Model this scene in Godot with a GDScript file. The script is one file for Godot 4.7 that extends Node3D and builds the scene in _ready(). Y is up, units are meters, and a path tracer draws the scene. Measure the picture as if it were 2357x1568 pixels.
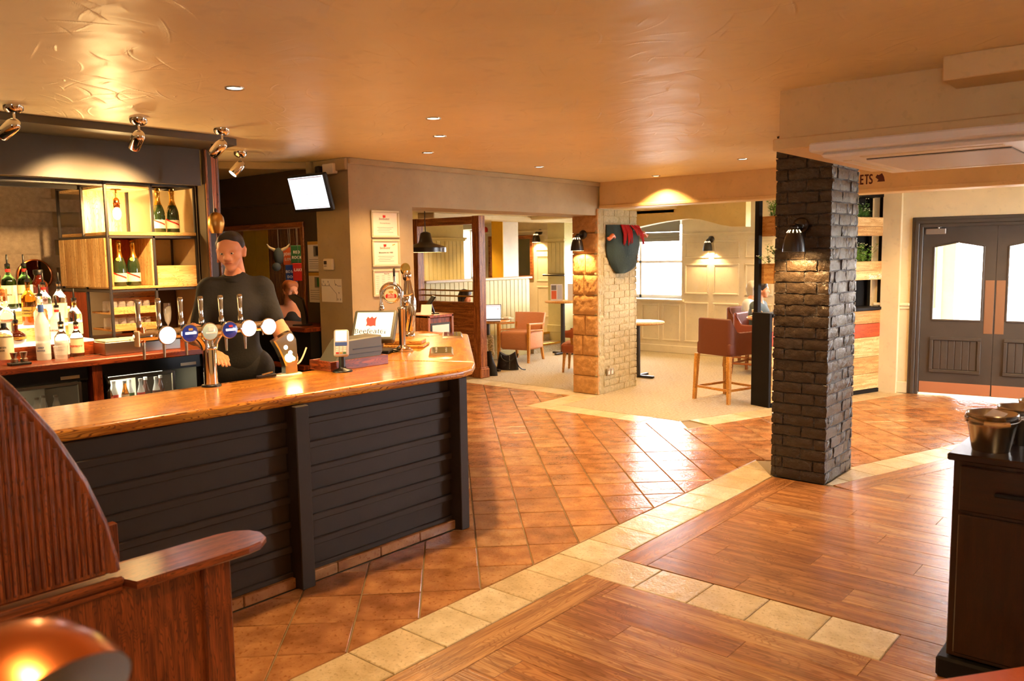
extends Node3D
# A pub bar room. World axes follow the room: the bar front runs along Z, the cross beam along X, y is up, metres.

const CEIL := 2.5
const BAR_TOP := 1.0
const BACK_TOP := 1.08
var mats := {}
var texs := {}
var taken := {}
var rng := RandomNumberGenerator.new()
var wing := Transform3D(Basis(Vector3.UP, -deg_to_rad(19.0)), Vector3(-3.54, 0, -8.37))   # the door wing stands 19 degrees off the room


class Geo:
	var v := PackedVector3Array()
	var n := PackedVector3Array()
	var xf := Transform3D.IDENTITY

	func tri(a: Vector3, b: Vector3, c: Vector3, na: Vector3, nb: Vector3, nc: Vector3) -> void:
		a = xf * a
		b = xf * b
		c = xf * c
		na = (xf.basis * na).normalized()
		nb = (xf.basis * nb).normalized()
		nc = (xf.basis * nc).normalized()
		var cr := (b - a).cross(c - a)
		if cr.length_squared() < 1e-18:
			return
		if cr.dot(na + nb + nc) > 0.0:
			v.append_array([a, c, b])
			n.append_array([na, nc, nb])
		else:
			v.append_array([a, b, c])
			n.append_array([na, nb, nc])

	func ftri(a: Vector3, b: Vector3, c: Vector3, out: Vector3) -> void:
		var f := (b - a).cross(c - a).normalized()
		if f.dot(out) < 0.0:
			f = -f
		tri(a, b, c, f, f, f)

	func quad(a: Vector3, b: Vector3, c: Vector3, d: Vector3, out: Vector3) -> void:
		ftri(a, b, c, out)
		ftri(a, c, d, out)

	# a box, its edges chamfered by ch
	func box(c: Vector3, s: Vector3, ch := 0.0) -> Geo:
		var h := s * 0.5
		if ch <= 0.0:
			for ax in 3:
				for sg in [-1.0, 1.0]:
					var o := Vector3.ZERO
					o[ax] = sg
					var p := []
					for q in [[-1, -1], [1, -1], [1, 1], [-1, 1]]:
						var w := Vector3.ZERO
						w[ax] = h[ax] * sg
						w[(ax + 1) % 3] = h[(ax + 1) % 3] * q[0]
						w[(ax + 2) % 3] = h[(ax + 2) % 3] * q[1]
						p.append(c + w)
					quad(p[0], p[1], p[2], p[3], o)
			return self
		var e := minf(ch, minf(h.x, minf(h.y, h.z)) * 0.95)
		for ax in 3:
			var b := (ax + 1) % 3
			var d := (ax + 2) % 3
			for sg in [-1.0, 1.0]:
				var o := Vector3.ZERO
				o[ax] = sg
				var p := []
				for q in [[-1, -1], [1, -1], [1, 1], [-1, 1]]:
					var w := Vector3.ZERO
					w[ax] = h[ax] * sg
					w[b] = (h[b] - e) * q[0]
					w[d] = (h[d] - e) * q[1]
					p.append(c + w)
				quad(p[0], p[1], p[2], p[3], o)
			for sb in [-1.0, 1.0]:
				for sd in [-1.0, 1.0]:
					var o := Vector3.ZERO
					o[b] = sb
					o[d] = sd
					var p := []
					for q in [[-1, 0], [1, 0], [1, 1], [-1, 1]]:
						var w := Vector3.ZERO
						w[ax] = (h[ax] - e) * q[0]
						w[b] = (h[b] - (e if q[1] else 0.0)) * sb
						w[d] = (h[d] - (0.0 if q[1] else e)) * sd
						p.append(c + w)
					quad(p[0], p[1], p[2], p[3], o)
		for sx in [-1.0, 1.0]:
			for sy in [-1.0, 1.0]:
				for sz in [-1.0, 1.0]:
					ftri(c + Vector3(sx * h.x, sy * (h.y - e), sz * (h.z - e)), c + Vector3(sx * (h.x - e), sy * h.y, sz * (h.z - e)), c + Vector3(sx * (h.x - e), sy * (h.y - e), sz * h.z), Vector3(sx, sy, sz))
		return self

	# box between two corners
	func span(a: Vector3, b: Vector3, ch := 0.0) -> Geo:
		return box((a + b) * 0.5, (b - a).abs(), ch)

	# turned round y: profile of (radius, height) from bottom to top
	func lathe(prof: Array, seg := 20, at := Vector3.ZERO, cap := true) -> Geo:
		var m := prof.size()
		var sn := []
		for i in m - 1:
			var d: Vector2 = prof[i + 1] - prof[i]
			sn.append(Vector2(d.y, -d.x).normalized())
		for i in m - 1:
			var a: Vector2 = prof[i]
			var b: Vector2 = prof[i + 1]
			var q: Vector2 = sn[i]
			var qa := q
			var qb := q
			if i > 0 and q.dot(sn[i - 1]) > 0.55:
				qa = (q + sn[i - 1]).normalized()
			if i < m - 2 and q.dot(sn[i + 1]) > 0.55:
				qb = (q + sn[i + 1]).normalized()
			for k in seg:
				var t0 := TAU * k / seg
				var t1 := TAU * (k + 1) / seg
				var u0 := Vector3(cos(t0), 0, sin(t0))
				var u1 := Vector3(cos(t1), 0, sin(t1))
				var A := at + u0 * a.x + Vector3.UP * a.y
				var B := at + u1 * a.x + Vector3.UP * a.y
				var C := at + u1 * b.x + Vector3.UP * b.y
				var D := at + u0 * b.x + Vector3.UP * b.y
				var na0 := u0 * qa.x + Vector3.UP * qa.y
				var na1 := u1 * qa.x + Vector3.UP * qa.y
				var nb0 := u0 * qb.x + Vector3.UP * qb.y
				var nb1 := u1 * qb.x + Vector3.UP * qb.y
				if a.x > 1e-6:
					tri(A, B, C, na0, na1, nb1)
				if b.x > 1e-6:
					tri(A, C, D, na0, nb1, nb0)
		if cap:
			for e in [[prof[0], Vector3.DOWN], [prof[m - 1], Vector3.UP]]:
				if e[0].x > 1e-6:
					for k in seg:
						var t0 := TAU * k / seg
						var t1 := TAU * (k + 1) / seg
						ftri(at + Vector3.UP * e[0].y, at + Vector3(cos(t0) * e[0].x, e[0].y, sin(t0) * e[0].x), at + Vector3(cos(t1) * e[0].x, e[0].y, sin(t1) * e[0].x), e[1])
		return self

	# a round bar along a path; r a number or one per point
	func tube(path: Array, r, seg := 8, cap := true) -> Geo:
		var m := path.size()
		var side := Vector3.ZERO
		var rings := []
		var nr := []
		for i in m:
			var t: Vector3 = (path[mini(i + 1, m - 1)] - path[maxi(i - 1, 0)]).normalized()
			if side == Vector3.ZERO:
				side = t.cross(Vector3.UP if absf(t.y) < 0.9 else Vector3.RIGHT).normalized()
			else:
				side = (side - t * side.dot(t)).normalized()
			var up := side.cross(t)
			var rad: float = r[i] if r is Array else r
			var ring := []
			var nn := []
			for k in seg:
				var a := TAU * k / seg
				var d := side * cos(a) + up * sin(a)
				nn.append(d)
				ring.append(path[i] + d * rad)
			rings.append(ring)
			nr.append(nn)
		for i in m - 1:
			for k in seg:
				var j := (k + 1) % seg
				tri(rings[i][k], rings[i][j], rings[i + 1][j], nr[i][k], nr[i][j], nr[i + 1][j])
				tri(rings[i][k], rings[i + 1][j], rings[i + 1][k], nr[i][k], nr[i + 1][j], nr[i + 1][k])
		if cap:
			for k in seg:
				var j := (k + 1) % seg
				ftri(path[0], rings[0][k], rings[0][j], path[0] - path[1])
				ftri(path[m - 1], rings[m - 1][k], rings[m - 1][j], path[m - 1] - path[m - 2])
		return self

	static func inset(p: PackedVector2Array, d: float) -> PackedVector2Array:
		var q := PackedVector2Array()
		var m := p.size()
		var cw := Geometry2D.is_polygon_clockwise(p)
		for i in m:
			var a := (p[i] - p[(i + m - 1) % m]).normalized()
			var b := (p[(i + 1) % m] - p[i]).normalized()
			var na := Vector2(-a.y, a.x) * (-1.0 if cw else 1.0)
			var nb := Vector2(-b.y, b.x) * (-1.0 if cw else 1.0)
			var w := na + nb
			if w.length() < 1e-4:
				w = na
			var bis := w.normalized()
			q.append(p[i] + bis * d / maxf(bis.dot(na), 0.35))
		return q

	# polygon in plan (x, z) raised through layers of [inset, y], closed with flat caps
	func prism(p: PackedVector2Array, layers: Array, smooth := false) -> Geo:
		var rings := []
		for l in layers:
			rings.append(inset(p, l[0]) if l[0] != 0.0 else p)
		var m := p.size()
		var cen := Vector2.ZERO
		for w in p:
			cen += w / m
		var cw := Geometry2D.is_polygon_clockwise(p)
		for i in layers.size() - 1:
			for k in m:
				var j := (k + 1) % m
				var e := (p[j] - p[k]).normalized()
				var o := Vector2(-e.y, e.x) * (1.0 if cw else -1.0)
				var A := Vector3(rings[i][k].x, layers[i][1], rings[i][k].y)
				var B := Vector3(rings[i][j].x, layers[i][1], rings[i][j].y)
				var C := Vector3(rings[i + 1][j].x, layers[i + 1][1], rings[i + 1][j].y)
				var D := Vector3(rings[i + 1][k].x, layers[i + 1][1], rings[i + 1][k].y)
				if smooth:
					var ns := []
					for q in [i, i + 1]:
						var s := Vector2.ZERO
						for g in [q - 1, q]:
							if g >= 0 and g < layers.size() - 1:
								var dl := Vector2(layers[g + 1][0] - layers[g][0], layers[g + 1][1] - layers[g][1])
								s += Vector2(dl.y, dl.x).normalized()
						s = s.normalized()
						ns.append(Vector3(o.x * s.x, s.y, o.y * s.x))
					tri(A, B, C, ns[0], ns[0], ns[1])
					tri(A, C, D, ns[0], ns[1], ns[1])
				else:
					var dl := Vector2(layers[i + 1][0] - layers[i][0], layers[i + 1][1] - layers[i][1])
					var up := dl.x * (1.0 if layers[i + 1][1] >= layers[i][1] else -1.0)
					quad(A, B, C, D, Vector3(o.x, up / maxf(absf(dl.y), 1e-4), o.y))
		for e in [0, layers.size() - 1]:
			var t := Geometry2D.triangulate_polygon(rings[e])
			var lo: bool = (layers[0][1] <= layers[layers.size() - 1][1]) == (e == 0)
			for k in range(0, t.size(), 3):
				ftri(Vector3(rings[e][t[k]].x, layers[e][1], rings[e][t[k]].y), Vector3(rings[e][t[k + 1]].x, layers[e][1], rings[e][t[k + 1]].y), Vector3(rings[e][t[k + 2]].x, layers[e][1], rings[e][t[k + 2]].y), Vector3.DOWN if lo else Vector3.UP)
		return self

	# a rounded box or, with h = 0, an ellipsoid
	func blob(c: Vector3, s: Vector3, r := -1.0, seg := 16) -> Geo:
		var h := s * 0.5
		var rr := Vector3(r, r, r) if r > 0.0 else h
		var flat := h - rr
		var rows := maxi(4, seg / 2)
		if rows % 2 == 0:
			rows += 1
		var pts := []
		var nn := []
		for i in rows + 1:
			var th := PI * i / rows
			var rowp := []
			var rown := []
			for k in seg:
				var ph := TAU * (k + 0.5) / seg
				var d := Vector3(sin(th) * cos(ph), cos(th), sin(th) * sin(ph))
				rowp.append(c + d * rr + Vector3(signf(d.x), signf(d.y), signf(d.z)) * flat)
				rown.append((d / rr).normalized())
			pts.append(rowp)
			nn.append(rown)
		for i in rows:
			for k in seg:
				var j := (k + 1) % seg
				tri(pts[i][k], pts[i][j], pts[i + 1][j], nn[i][k], nn[i][j], nn[i + 1][j])
				tri(pts[i][k], pts[i + 1][j], pts[i + 1][k], nn[i][k], nn[i + 1][j], nn[i + 1][k])
		if flat.length() > 1e-5:
			for e in [[0, Vector3.UP], [rows, Vector3.DOWN]]:
				for k in range(1, seg - 1):
					ftri(pts[e[0]][0], pts[e[0]][k], pts[e[0]][k + 1], e[1])
		return self

	# a sheet of points [row][column], smooth; out tells which side its normals face
	func sheet(p: Array, out: Callable, wrap := false) -> Geo:
		var rows := p.size()
		var cols: int = p[0].size()
		var nn := []
		for i in rows:
			var r := []
			for k in cols:
				var du: Vector3 = p[i][(k + 1) % cols if wrap else mini(k + 1, cols - 1)] - p[i][(k + cols - 1) % cols if wrap else maxi(k - 1, 0)]
				var dv: Vector3 = p[mini(i + 1, rows - 1)][k] - p[maxi(i - 1, 0)][k]
				var q := du.cross(dv).normalized()
				if q.dot(out.call(p[i][k])) < 0.0:
					q = -q
				r.append(q)
			nn.append(r)
		for i in rows - 1:
			for k in (cols if wrap else cols - 1):
				var j := (k + 1) % cols
				tri(p[i][k], p[i][j], p[i + 1][j], nn[i][k], nn[i][j], nn[i + 1][j])
				tri(p[i][k], p[i + 1][j], p[i + 1][k], nn[i][k], nn[i + 1][j], nn[i + 1][k])
		return self

	# straight bar of rectangular section between two points
	func bar(a: Vector3, b: Vector3, w: float, d: float, side := Vector3.ZERO, ch := 0.0) -> Geo:
		var z := (b - a).normalized()
		var x := side if side != Vector3.ZERO else z.cross(Vector3.UP if absf(z.y) < 0.95 else Vector3.RIGHT)
		x = (x - z * x.dot(z)).normalized()
		var keep := xf
		xf = keep * Transform3D(Basis(x, z.cross(x), z), (a + b) * 0.5)
		box(Vector3.ZERO, Vector3(w, d, a.distance_to(b)), ch)
		xf = keep
		return self

	# leg or bar that tapers: square section w0 at a to w1 at b
	func taper(a: Vector3, b: Vector3, w0: Vector2, w1: Vector2) -> Geo:
		var p := []
		for e in [[a, w0], [b, w1]]:
			for q in [[-1, -1], [1, -1], [1, 1], [-1, 1]]:
				p.append(e[0] + Vector3(q[0] * e[1].x * 0.5, 0, q[1] * e[1].y * 0.5))
		var mid := (a + b) * 0.5
		for k in 4:
			var j := (k + 1) % 4
			quad(p[k], p[j], p[4 + j], p[4 + k], (p[k] + p[j]) * 0.5 - a)
		quad(p[0], p[1], p[2], p[3], a - mid)
		quad(p[4], p[5], p[6], p[7], b - mid)
		return self

	# inside out
	func flip() -> Geo:
		for i in range(0, v.size(), 3):
			var t := v[i + 1]
			v[i + 1] = v[i + 2]
			v[i + 2] = t
			t = n[i + 1]
			n[i + 1] = n[i + 2]
			n[i + 2] = t
		for i in n.size():
			n[i] = -n[i]
		return self

	func mesh(grain := 0, off := Vector2.ZERO) -> ArrayMesh:
		var uv := PackedVector2Array()
		uv.resize(v.size())
		for i in range(0, v.size(), 3):
			var f := (v[i + 1] - v[i]).cross(v[i + 2] - v[i]).abs()
			var ax := 0 if f.x >= f.y and f.x >= f.z else (1 if f.y >= f.z else 2)
			var a := grain
			var b := 3 - grain - ax
			if ax == grain:
				a = (grain + 1) % 3
				b = (grain + 2) % 3
			for k in 3:
				var w := v[i + k]
				uv[i + k] = Vector2(w[a], w[b]) + off
		var arr := []
		arr.resize(Mesh.ARRAY_MAX)
		arr[Mesh.ARRAY_VERTEX] = v
		arr[Mesh.ARRAY_NORMAL] = n
		arr[Mesh.ARRAY_TEX_UV] = uv
		var m := ArrayMesh.new()
		m.add_surface_from_arrays(Mesh.PRIMITIVE_TRIANGLES, arr)
		return m


func name_in(parent: Node, called: String) -> String:
	var key := str(parent.get_instance_id()) + "/" + called
	taken[key] = taken.get(key, 0) + 1
	return called if taken[key] == 1 else "%s_%03d" % [called, taken[key] - 1]


func put(m: Mesh, called: String, mat, parent: Node = self, at := Transform3D.IDENTITY) -> MeshInstance3D:
	var o := MeshInstance3D.new()
	o.name = name_in(parent, called)
	o.mesh = m
	o.material_override = mats[mat] if mat is String else mat
	o.transform = at
	parent.add_child(o, true)
	return o


func obj(g: Geo, called: String, mat, parent: Node = self, grain := 0, off := Vector2.ZERO) -> MeshInstance3D:
	return put(g.mesh(grain, off), called, mat, parent)


func tag(o: Node, label: String, category: String, group := "") -> Node:
	o.set_meta("label", label)
	o.set_meta("category", category)
	if group:
		o.set_meta("group", group)
	return o


func thing(called: String, label: String, category: String, at := Vector3.ZERO, turn := 0.0, group := "") -> Node3D:
	var o := Node3D.new()
	o.name = name_in(self, called)
	add_child(o, true)
	o.position = at
	o.rotation.y = turn
	tag(o, label, category, group)
	return o


func struct(called: String, label: String, category: String) -> Node3D:
	var o := thing(called, label, category)
	o.set_meta("kind", "structure")
	return o


func copy(src: Node3D, label: String, at: Vector3, turn := 0.0) -> Node3D:
	var o: Node3D = src.duplicate()
	o.name = name_in(self, str(src.name).trim_suffix("_001"))
	add_child(o, true)
	o.position = at
	o.rotation.y = turn
	o.set_meta("label", label)
	return o


func lettering(s: String, height: float, mat, parent: Node, at: Transform3D, called := "lettering", depth := 0.0015, serif := false, bold := 400) -> MeshInstance3D:
	var f := SystemFont.new()
	f.font_names = PackedStringArray(["Droid Serif" if serif else "Droid Sans"])
	f.font_weight = bold
	var t := TextMesh.new()
	t.font = f
	t.text = s
	t.font_size = 24
	t.pixel_size = height / 24.0
	t.depth = depth
	t.curve_step = 3.0
	return put(t, called, mat, parent, at)


func xf(at: Vector3, yaw := 0.0, pitch := 0.0, roll := 0.0) -> Transform3D:
	return Transform3D(Basis.from_euler(Vector3(deg_to_rad(pitch), deg_to_rad(yaw), deg_to_rad(roll))), at)


func look_along(dir: Vector3, at: Vector3, up := Vector3.UP) -> Transform3D:      # local +Z faces dir
	var z := dir.normalized()
	var x := (up if absf(z.dot(up)) < 0.99 else Vector3.RIGHT).cross(z).normalized()
	return Transform3D(Basis(x, z.cross(x), z), at)


func omni(parent: Node, at: Vector3, e: float, c: Color, size := 0.03) -> void:
	var l := OmniLight3D.new()
	l.name = name_in(parent, "lamp_light")
	l.light_energy = e
	l.light_color = c
	l.light_size = size
	l.omni_range = 30.0
	l.omni_attenuation = 2.0
	l.shadow_enabled = true
	l.position = at
	parent.add_child(l, true)


func spot(parent: Node, at: Vector3, dir: Vector3, e: float, c: Color, angle: float, blend := 0.6, size := 0.03) -> void:
	var l := SpotLight3D.new()
	l.name = name_in(parent, "lamp_light")
	l.light_energy = e
	l.light_color = c
	l.light_size = size
	l.spot_range = 30.0
	l.spot_attenuation = 2.0
	l.spot_angle = angle
	l.spot_angle_attenuation = blend
	l.shadow_enabled = true
	parent.add_child(l, true)
	l.position = at
	var z := -dir.normalized()
	var x := (Vector3.UP if absf(z.y) < 0.99 else Vector3.RIGHT).cross(z).normalized()
	l.basis = Basis(x, z.cross(x), z)


func area(parent: Node, at: Transform3D, size: Vector2, e: float, c: Color) -> void:
	var l := AreaLight3D.new()
	l.name = name_in(parent, "lamp_light")
	l.area_size = size
	l.light_energy = e
	l.light_color = c
	l.area_range = 30.0
	l.area_attenuation = 2.0
	l.shadow_enabled = true
	parent.add_child(l, true)
	l.transform = at


# ---------------------------------------------------------------- materials

func noise_bytes(w: int, h: int, freq: float, seed_: int, oct := 4, type := FastNoiseLite.TYPE_SIMPLEX_SMOOTH, fractal := FastNoiseLite.FRACTAL_FBM, out_w := 0, out_h := 0) -> PackedByteArray:
	var f := FastNoiseLite.new()
	f.seed = seed_
	f.noise_type = type
	f.frequency = freq
	f.fractal_type = fractal
	f.fractal_octaves = oct
	var im := f.get_seamless_image(w, h, false, false, 0.1, true)
	if out_w:
		im.resize(out_w, out_h, Image.INTERPOLATE_CUBIC)
	im.convert(Image.FORMAT_L8)
	return im.get_data()


func from_bytes(b: PackedByteArray, w: int, h: int, rgb := true) -> ImageTexture:
	return ImageTexture.create_from_image(Image.create_from_data(w, h, false, Image.FORMAT_RGB8 if rgb else Image.FORMAT_L8, b))


# grain runs along u; returns [colour, relief]
func wood_tex(seed_: int, dark: Color, light: Color, streak: float, line: Color, line_amount: float, w := 512, h := 512) -> Array:
	var fine := noise_bytes(32, h, 0.09, seed_, 4, FastNoiseLite.TYPE_SIMPLEX, FastNoiseLite.FRACTAL_FBM, w, h)
	var broad := noise_bytes(64, 256, 0.03, seed_ + 1, 3, FastNoiseLite.TYPE_SIMPLEX_SMOOTH, FastNoiseLite.FRACTAL_FBM, w, h)
	var cat := noise_bytes(96, 256, 0.018, seed_ + 2, 2, FastNoiseLite.TYPE_SIMPLEX_SMOOTH, FastNoiseLite.FRACTAL_FBM, w, h)
	var out := PackedByteArray()
	out.resize(w * h * 3)
	var rel := PackedByteArray()
	rel.resize(w * h)
	for i in w * h:
		var ring := absf(fposmod(cat[i] / 255.0 * 11.0, 1.0) - 0.5) * 2.0
		var t := clampf(0.5 + (broad[i] / 255.0 - 0.5) * 1.5 + (fine[i] / 255.0 - 0.5) * streak, 0.0, 1.0)
		var c := dark.lerp(light, t)
		var lm := clampf((ring - 0.66) * 4.0, 0.0, 1.0) * line_amount * (0.4 + fine[i] / 255.0)
		c = c.lerp(line, clampf(lm, 0.0, 1.0))
		out[i * 3] = int(c.r * 255.0)
		out[i * 3 + 1] = int(c.g * 255.0)
		out[i * 3 + 2] = int(c.b * 255.0)
		rel[i] = int(clampf(0.3 + 0.7 * fine[i] / 255.0 - 0.5 * lm, 0.0, 1.0) * 255.0)
	return [from_bytes(out, w, h), from_bytes(rel, w, h, false)]


# mottled surface of two colours with specks of a third; returns [colour, relief]
func mottle_tex(seed_: int, a: Color, b: Color, freq: float, contrast: float, speck: Color, speck_amount: float, w := 512) -> Array:
	var big := noise_bytes(w, w, freq, seed_, 4)
	var small := noise_bytes(w, w, freq * 7.0, seed_ + 1, 3)
	var out := PackedByteArray()
	out.resize(w * w * 3)
	var rel := PackedByteArray()
	rel.resize(w * w)
	for i in w * w:
		var t := clampf(0.5 + (big[i] / 255.0 - 0.5) * contrast, 0.0, 1.0)
		var c := a.lerp(b, t)
		var s := clampf((small[i] / 255.0 - 0.66) * 6.0, 0.0, 1.0) * speck_amount
		c = c.lerp(speck, s)
		out[i * 3] = int(c.r * 255.0)
		out[i * 3 + 1] = int(c.g * 255.0)
		out[i * 3 + 2] = int(c.b * 255.0)
		rel[i] = int(clampf(0.65 * big[i] / 255.0 + 0.35 * small[i] / 255.0 - s * 0.3, 0.0, 1.0) * 255.0)
	return [from_bytes(out, w, w), from_bytes(rel, w, w, false)]


# trowelled plaster: soft waves with swept ridges; relief only
func trowel_tex(seed_: int, strokes: int, w := 1024) -> ImageTexture:
	var soft := noise_bytes(w, w, 0.006, seed_, 3)
	var f := PackedFloat32Array()
	f.resize(w * w)
	for i in w * w:
		f[i] = soft[i] / 255.0 * 0.35 + 0.3
	var r := RandomNumberGenerator.new()
	r.seed = seed_
	for s in strokes:
		var p := Vector2(r.randf() * w, r.randf() * w)
		var ang := r.randfn(0.35, 0.7)
		var bend := r.randfn(0.0, 0.006)
		var lng := int(r.randf_range(20, 150))
		var hgt := r.randf_range(0.06, 0.32) * (1.0 if r.randf() < 0.75 else -0.8)
		for k in lng:
			p += Vector2(cos(ang), sin(ang))
			ang += bend
			var fade := sin(PI * k / lng) * hgt
			var side := Vector2(-sin(ang), cos(ang))
			for q in range(-2, 9):
				var pp := p + side * q
				var ix := posmod(int(pp.x), w) + posmod(int(pp.y), w) * w
				var prof := (1.0 - absf(q) / 3.0) if q <= 0 else (1.0 - q / 9.0) * 0.55
				f[ix] = clampf(f[ix] + fade * maxf(prof, 0.0) * 0.5, 0.0, 1.0)
	var rel := PackedByteArray()
	rel.resize(w * w)
	for i in w * w:
		rel[i] = int(f[i] * 255.0)
	return from_bytes(rel, w, w, false)


func mk(called: String, col: Color, rough: float, o := {}) -> StandardMaterial3D:
	var m := StandardMaterial3D.new()
	m.resource_name = called
	m.albedo_color = col
	m.roughness = rough
	m.metallic = o.get("metal", 0.0)
	m.metallic_specular = o.get("spec", 0.5)
	if o.has("tex"):
		m.albedo_texture = o.tex
	if o.has("bump"):
		m.heightmap_enabled = true
		m.heightmap_texture = o.bump
		m.heightmap_scale = o.get("depth", 0.3)
	if o.has("scale"):
		m.uv1_scale = o.scale
	if o.has("glow"):
		m.emission_enabled = true
		m.emission = o.glow
		m.emission_energy_multiplier = o.get("power", 1.0)
	if o.has("coat"):
		m.clearcoat_enabled = true
		m.clearcoat = o.coat
		m.clearcoat_roughness = o.get("coat_rough", 0.1)
	if o.has("rim"):
		m.rim_enabled = true
		m.rim = o.rim
		m.rim_tint = 0.6
	if o.has("alpha"):
		m.transparency = BaseMaterial3D.TRANSPARENCY_ALPHA
		m.albedo_color.a = o.alpha
	if o.has("glass"):
		m.refraction_enabled = true
		m.refraction_scale = o.glass
		m.albedo_color.a = o.get("body", 0.0)
	if o.has("backlight"):
		m.backlight_enabled = true
		m.backlight = o.backlight
	if o.has("tri"):
		m.uv1_triplanar = true
		m.uv1_world_triplanar = true
	mats[called] = m
	return m


func hexc(s: String) -> Color:
	return Color.html(s)


func build_materials() -> void:
	var one := Vector3.ONE
	# painted plaster
	var tro := trowel_tex(11, 420)
	var pm := mottle_tex(21, hexc("f0f0f0"), hexc("ffffff"), 0.004, 1.2, hexc("dcdcdc"), 0.25)
	mk("ceiling_paint", hexc("f0deb2"), 0.4, {"tex": pm[0], "bump": tro, "depth": 2.2, "scale": one * 0.34})
	mk("taupe_paint", hexc("ad9a74"), 0.62, {"tex": pm[0], "bump": pm[1], "depth": 0.12, "scale": one * 1.2})
	mk("charcoal_paint", hexc("50432f"), 0.42, {"tex": pm[0], "bump": pm[1], "depth": 0.05, "scale": one * 2.0})
	mk("cream_paint", hexc("eadcb2"), 0.5, {"tex": pm[0], "bump": tro, "depth": 0.25, "scale": one * 0.7})
	mk("beam_paint", hexc("e2c48c"), 0.42, {"tex": pm[0], "bump": pm[1], "depth": 0.04, "scale": one})
	mk("panel_white", hexc("ece4d0"), 0.45, {"tex": pm[0], "scale": one})
	mk("sage_paint", hexc("d5cb92"), 0.42, {"tex": pm[0], "scale": one})
	mk("arch_paint", hexc("e4d08c"), 0.5, {"tex": pm[0], "scale": one})
	mk("yellow_paint", hexc("f2c22e"), 0.5, {"tex": pm[0], "scale": one})
	mk("door_paint", hexc("4a433a"), 0.38, {"tex": pm[0], "bump": pm[1], "depth": 0.04, "scale": one * 2.0})
	mk("conifer_leaf", hexc("26380e"), 0.6)
	mk("bar_paint", hexc("30241a"), 0.65, {"tex": pm[0], "bump": pm[1], "depth": 0.06, "scale": one * 3.0})
	mk("black_paint", hexc("14110f"), 0.6, {"spec": 0.3})
	mk("white_plastic", hexc("e9e6e0"), 0.4)
	mk("cream_plastic", hexc("e3d8bc"), 0.45)
	mk("black_plastic", hexc("121211"), 0.35)
	mk("grey_plastic", hexc("55554a"), 0.45)
	mk("rubber", hexc("0d0d0d"), 0.7)
	# floors
	var tc := mottle_tex(31, hexc("936a44"), hexc("ba8f62"), 0.007, 1.5, hexc("7b4a24"), 0.55)
	for k in 4:
		mk("terracotta_%d" % k, [hexc("ffffff"), hexc("f2e2d4"), hexc("e6d2c4"), hexc("fff0e0")][k], 0.22, {"tex": tc[0], "bump": tc[1], "depth": 0.3, "scale": one * 1.3})
	var ct := mottle_tex(41, hexc("c6b996"), hexc("ded3b6"), 0.008, 1.3, hexc("9c8a5c"), 0.6)
	for k in 3:
		mk("cream_tile_%d" % k, [hexc("ffffff"), hexc("f6efe4"), hexc("efe6d8")][k], 0.3, {"tex": ct[0], "bump": ct[1], "depth": 0.35, "scale": one * 1.5})
	mk("grout", hexc("8a7a58"), 0.85, {"bump": tc[1], "depth": 0.2, "scale": one * 3.0})
	var fw := wood_tex(51, hexc("8f6540"), hexc("c0935f"), 1.3, hexc("5b3116"), 0.35)
	for k in 4:
		mk("floor_plank_%d" % k, [hexc("ffffff"), hexc("ecdccb"), hexc("f6e4d0"), hexc("dcc6b2")][k], 0.27, {"tex": fw[0], "bump": fw[1], "depth": 0.06, "scale": Vector3(0.7, 1.7, 1)})
	var cp := mottle_tex(61, hexc("a3926f"), hexc("bcae8d"), 0.02, 1.4, hexc("83734f"), 0.7)
	mk("carpet", hexc("ffffff"), 0.95, {"tex": cp[0], "bump": cp[1], "depth": 1.0, "scale": one * 2.5, "rim": 0.3})
	# wood
	var oak := wood_tex(71, hexc("b87a2c"), hexc("e2ae58"), 1.1, hexc("6d3a10"), 0.95)
	mk("counter_oak", hexc("fbe2b0"), 0.28, {"tex": oak[0], "bump": oak[1], "depth": 0.03, "scale": Vector3(1.3, 2.4, 1), "coat": 0.5, "coat_rough": 0.12})
	mk("oak", hexc("ffffff"), 0.4, {"tex": oak[0], "bump": oak[1], "depth": 0.03, "scale": Vector3(1.5, 4.0, 1)})
	mk("beech", hexc("fff0cc"), 0.38, {"tex": oak[0], "scale": Vector3(2.0, 6.0, 1)})
	var red := wood_tex(81, hexc("783f1a"), hexc("c07a40"), 1.2, hexc("35140a"), 0.5)
	mk("red_wood", hexc("ffffff"), 0.35, {"tex": red[0], "bump": red[1], "depth": 0.04, "scale": Vector3(1.0, 3.0, 1), "coat": 0.25, "coat_rough": 0.25})
	mk("settle_wood", hexc("c09a84"), 0.36, {"tex": red[0], "bump": red[1], "depth": 0.05, "scale": Vector3(1.2, 4.0, 1), "coat": 0.3, "coat_rough": 0.25})
	mk("back_counter_wood", hexc("d8a184"), 0.38, {"tex": red[0], "bump": red[1], "depth": 0.03, "scale": Vector3(1.2, 3.0, 1)})
	mk("cabinet_wood", hexc("3a2a22"), 0.3, {"tex": red[0], "bump": red[1], "depth": 0.03, "scale": Vector3(1.5, 4.0, 1), "coat": 0.4, "coat_rough": 0.15})
	var pine := wood_tex(91, hexc("c89a58"), hexc("ecc98a"), 0.9, hexc("8f5f2c"), 0.55)
	for k in 4:
		mk("pine_%d" % k, [hexc("ffffff"), hexc("e8dcc8"), hexc("f0c08c"), hexc("d9c3a0")][k], 0.6, {"tex": pine[0], "bump": pine[1], "depth": 0.08, "scale": Vector3(1.2, 3.0, 1)})
	mk("orange_board", hexc("d0692a"), 0.55, {"tex": pine[0], "bump": pine[1], "depth": 0.08, "scale": Vector3(1.2, 3.0, 1)})
	# metals and glass
	mk("chrome", hexc("e6e2da"), 0.08, {"metal": 1.0})
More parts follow.
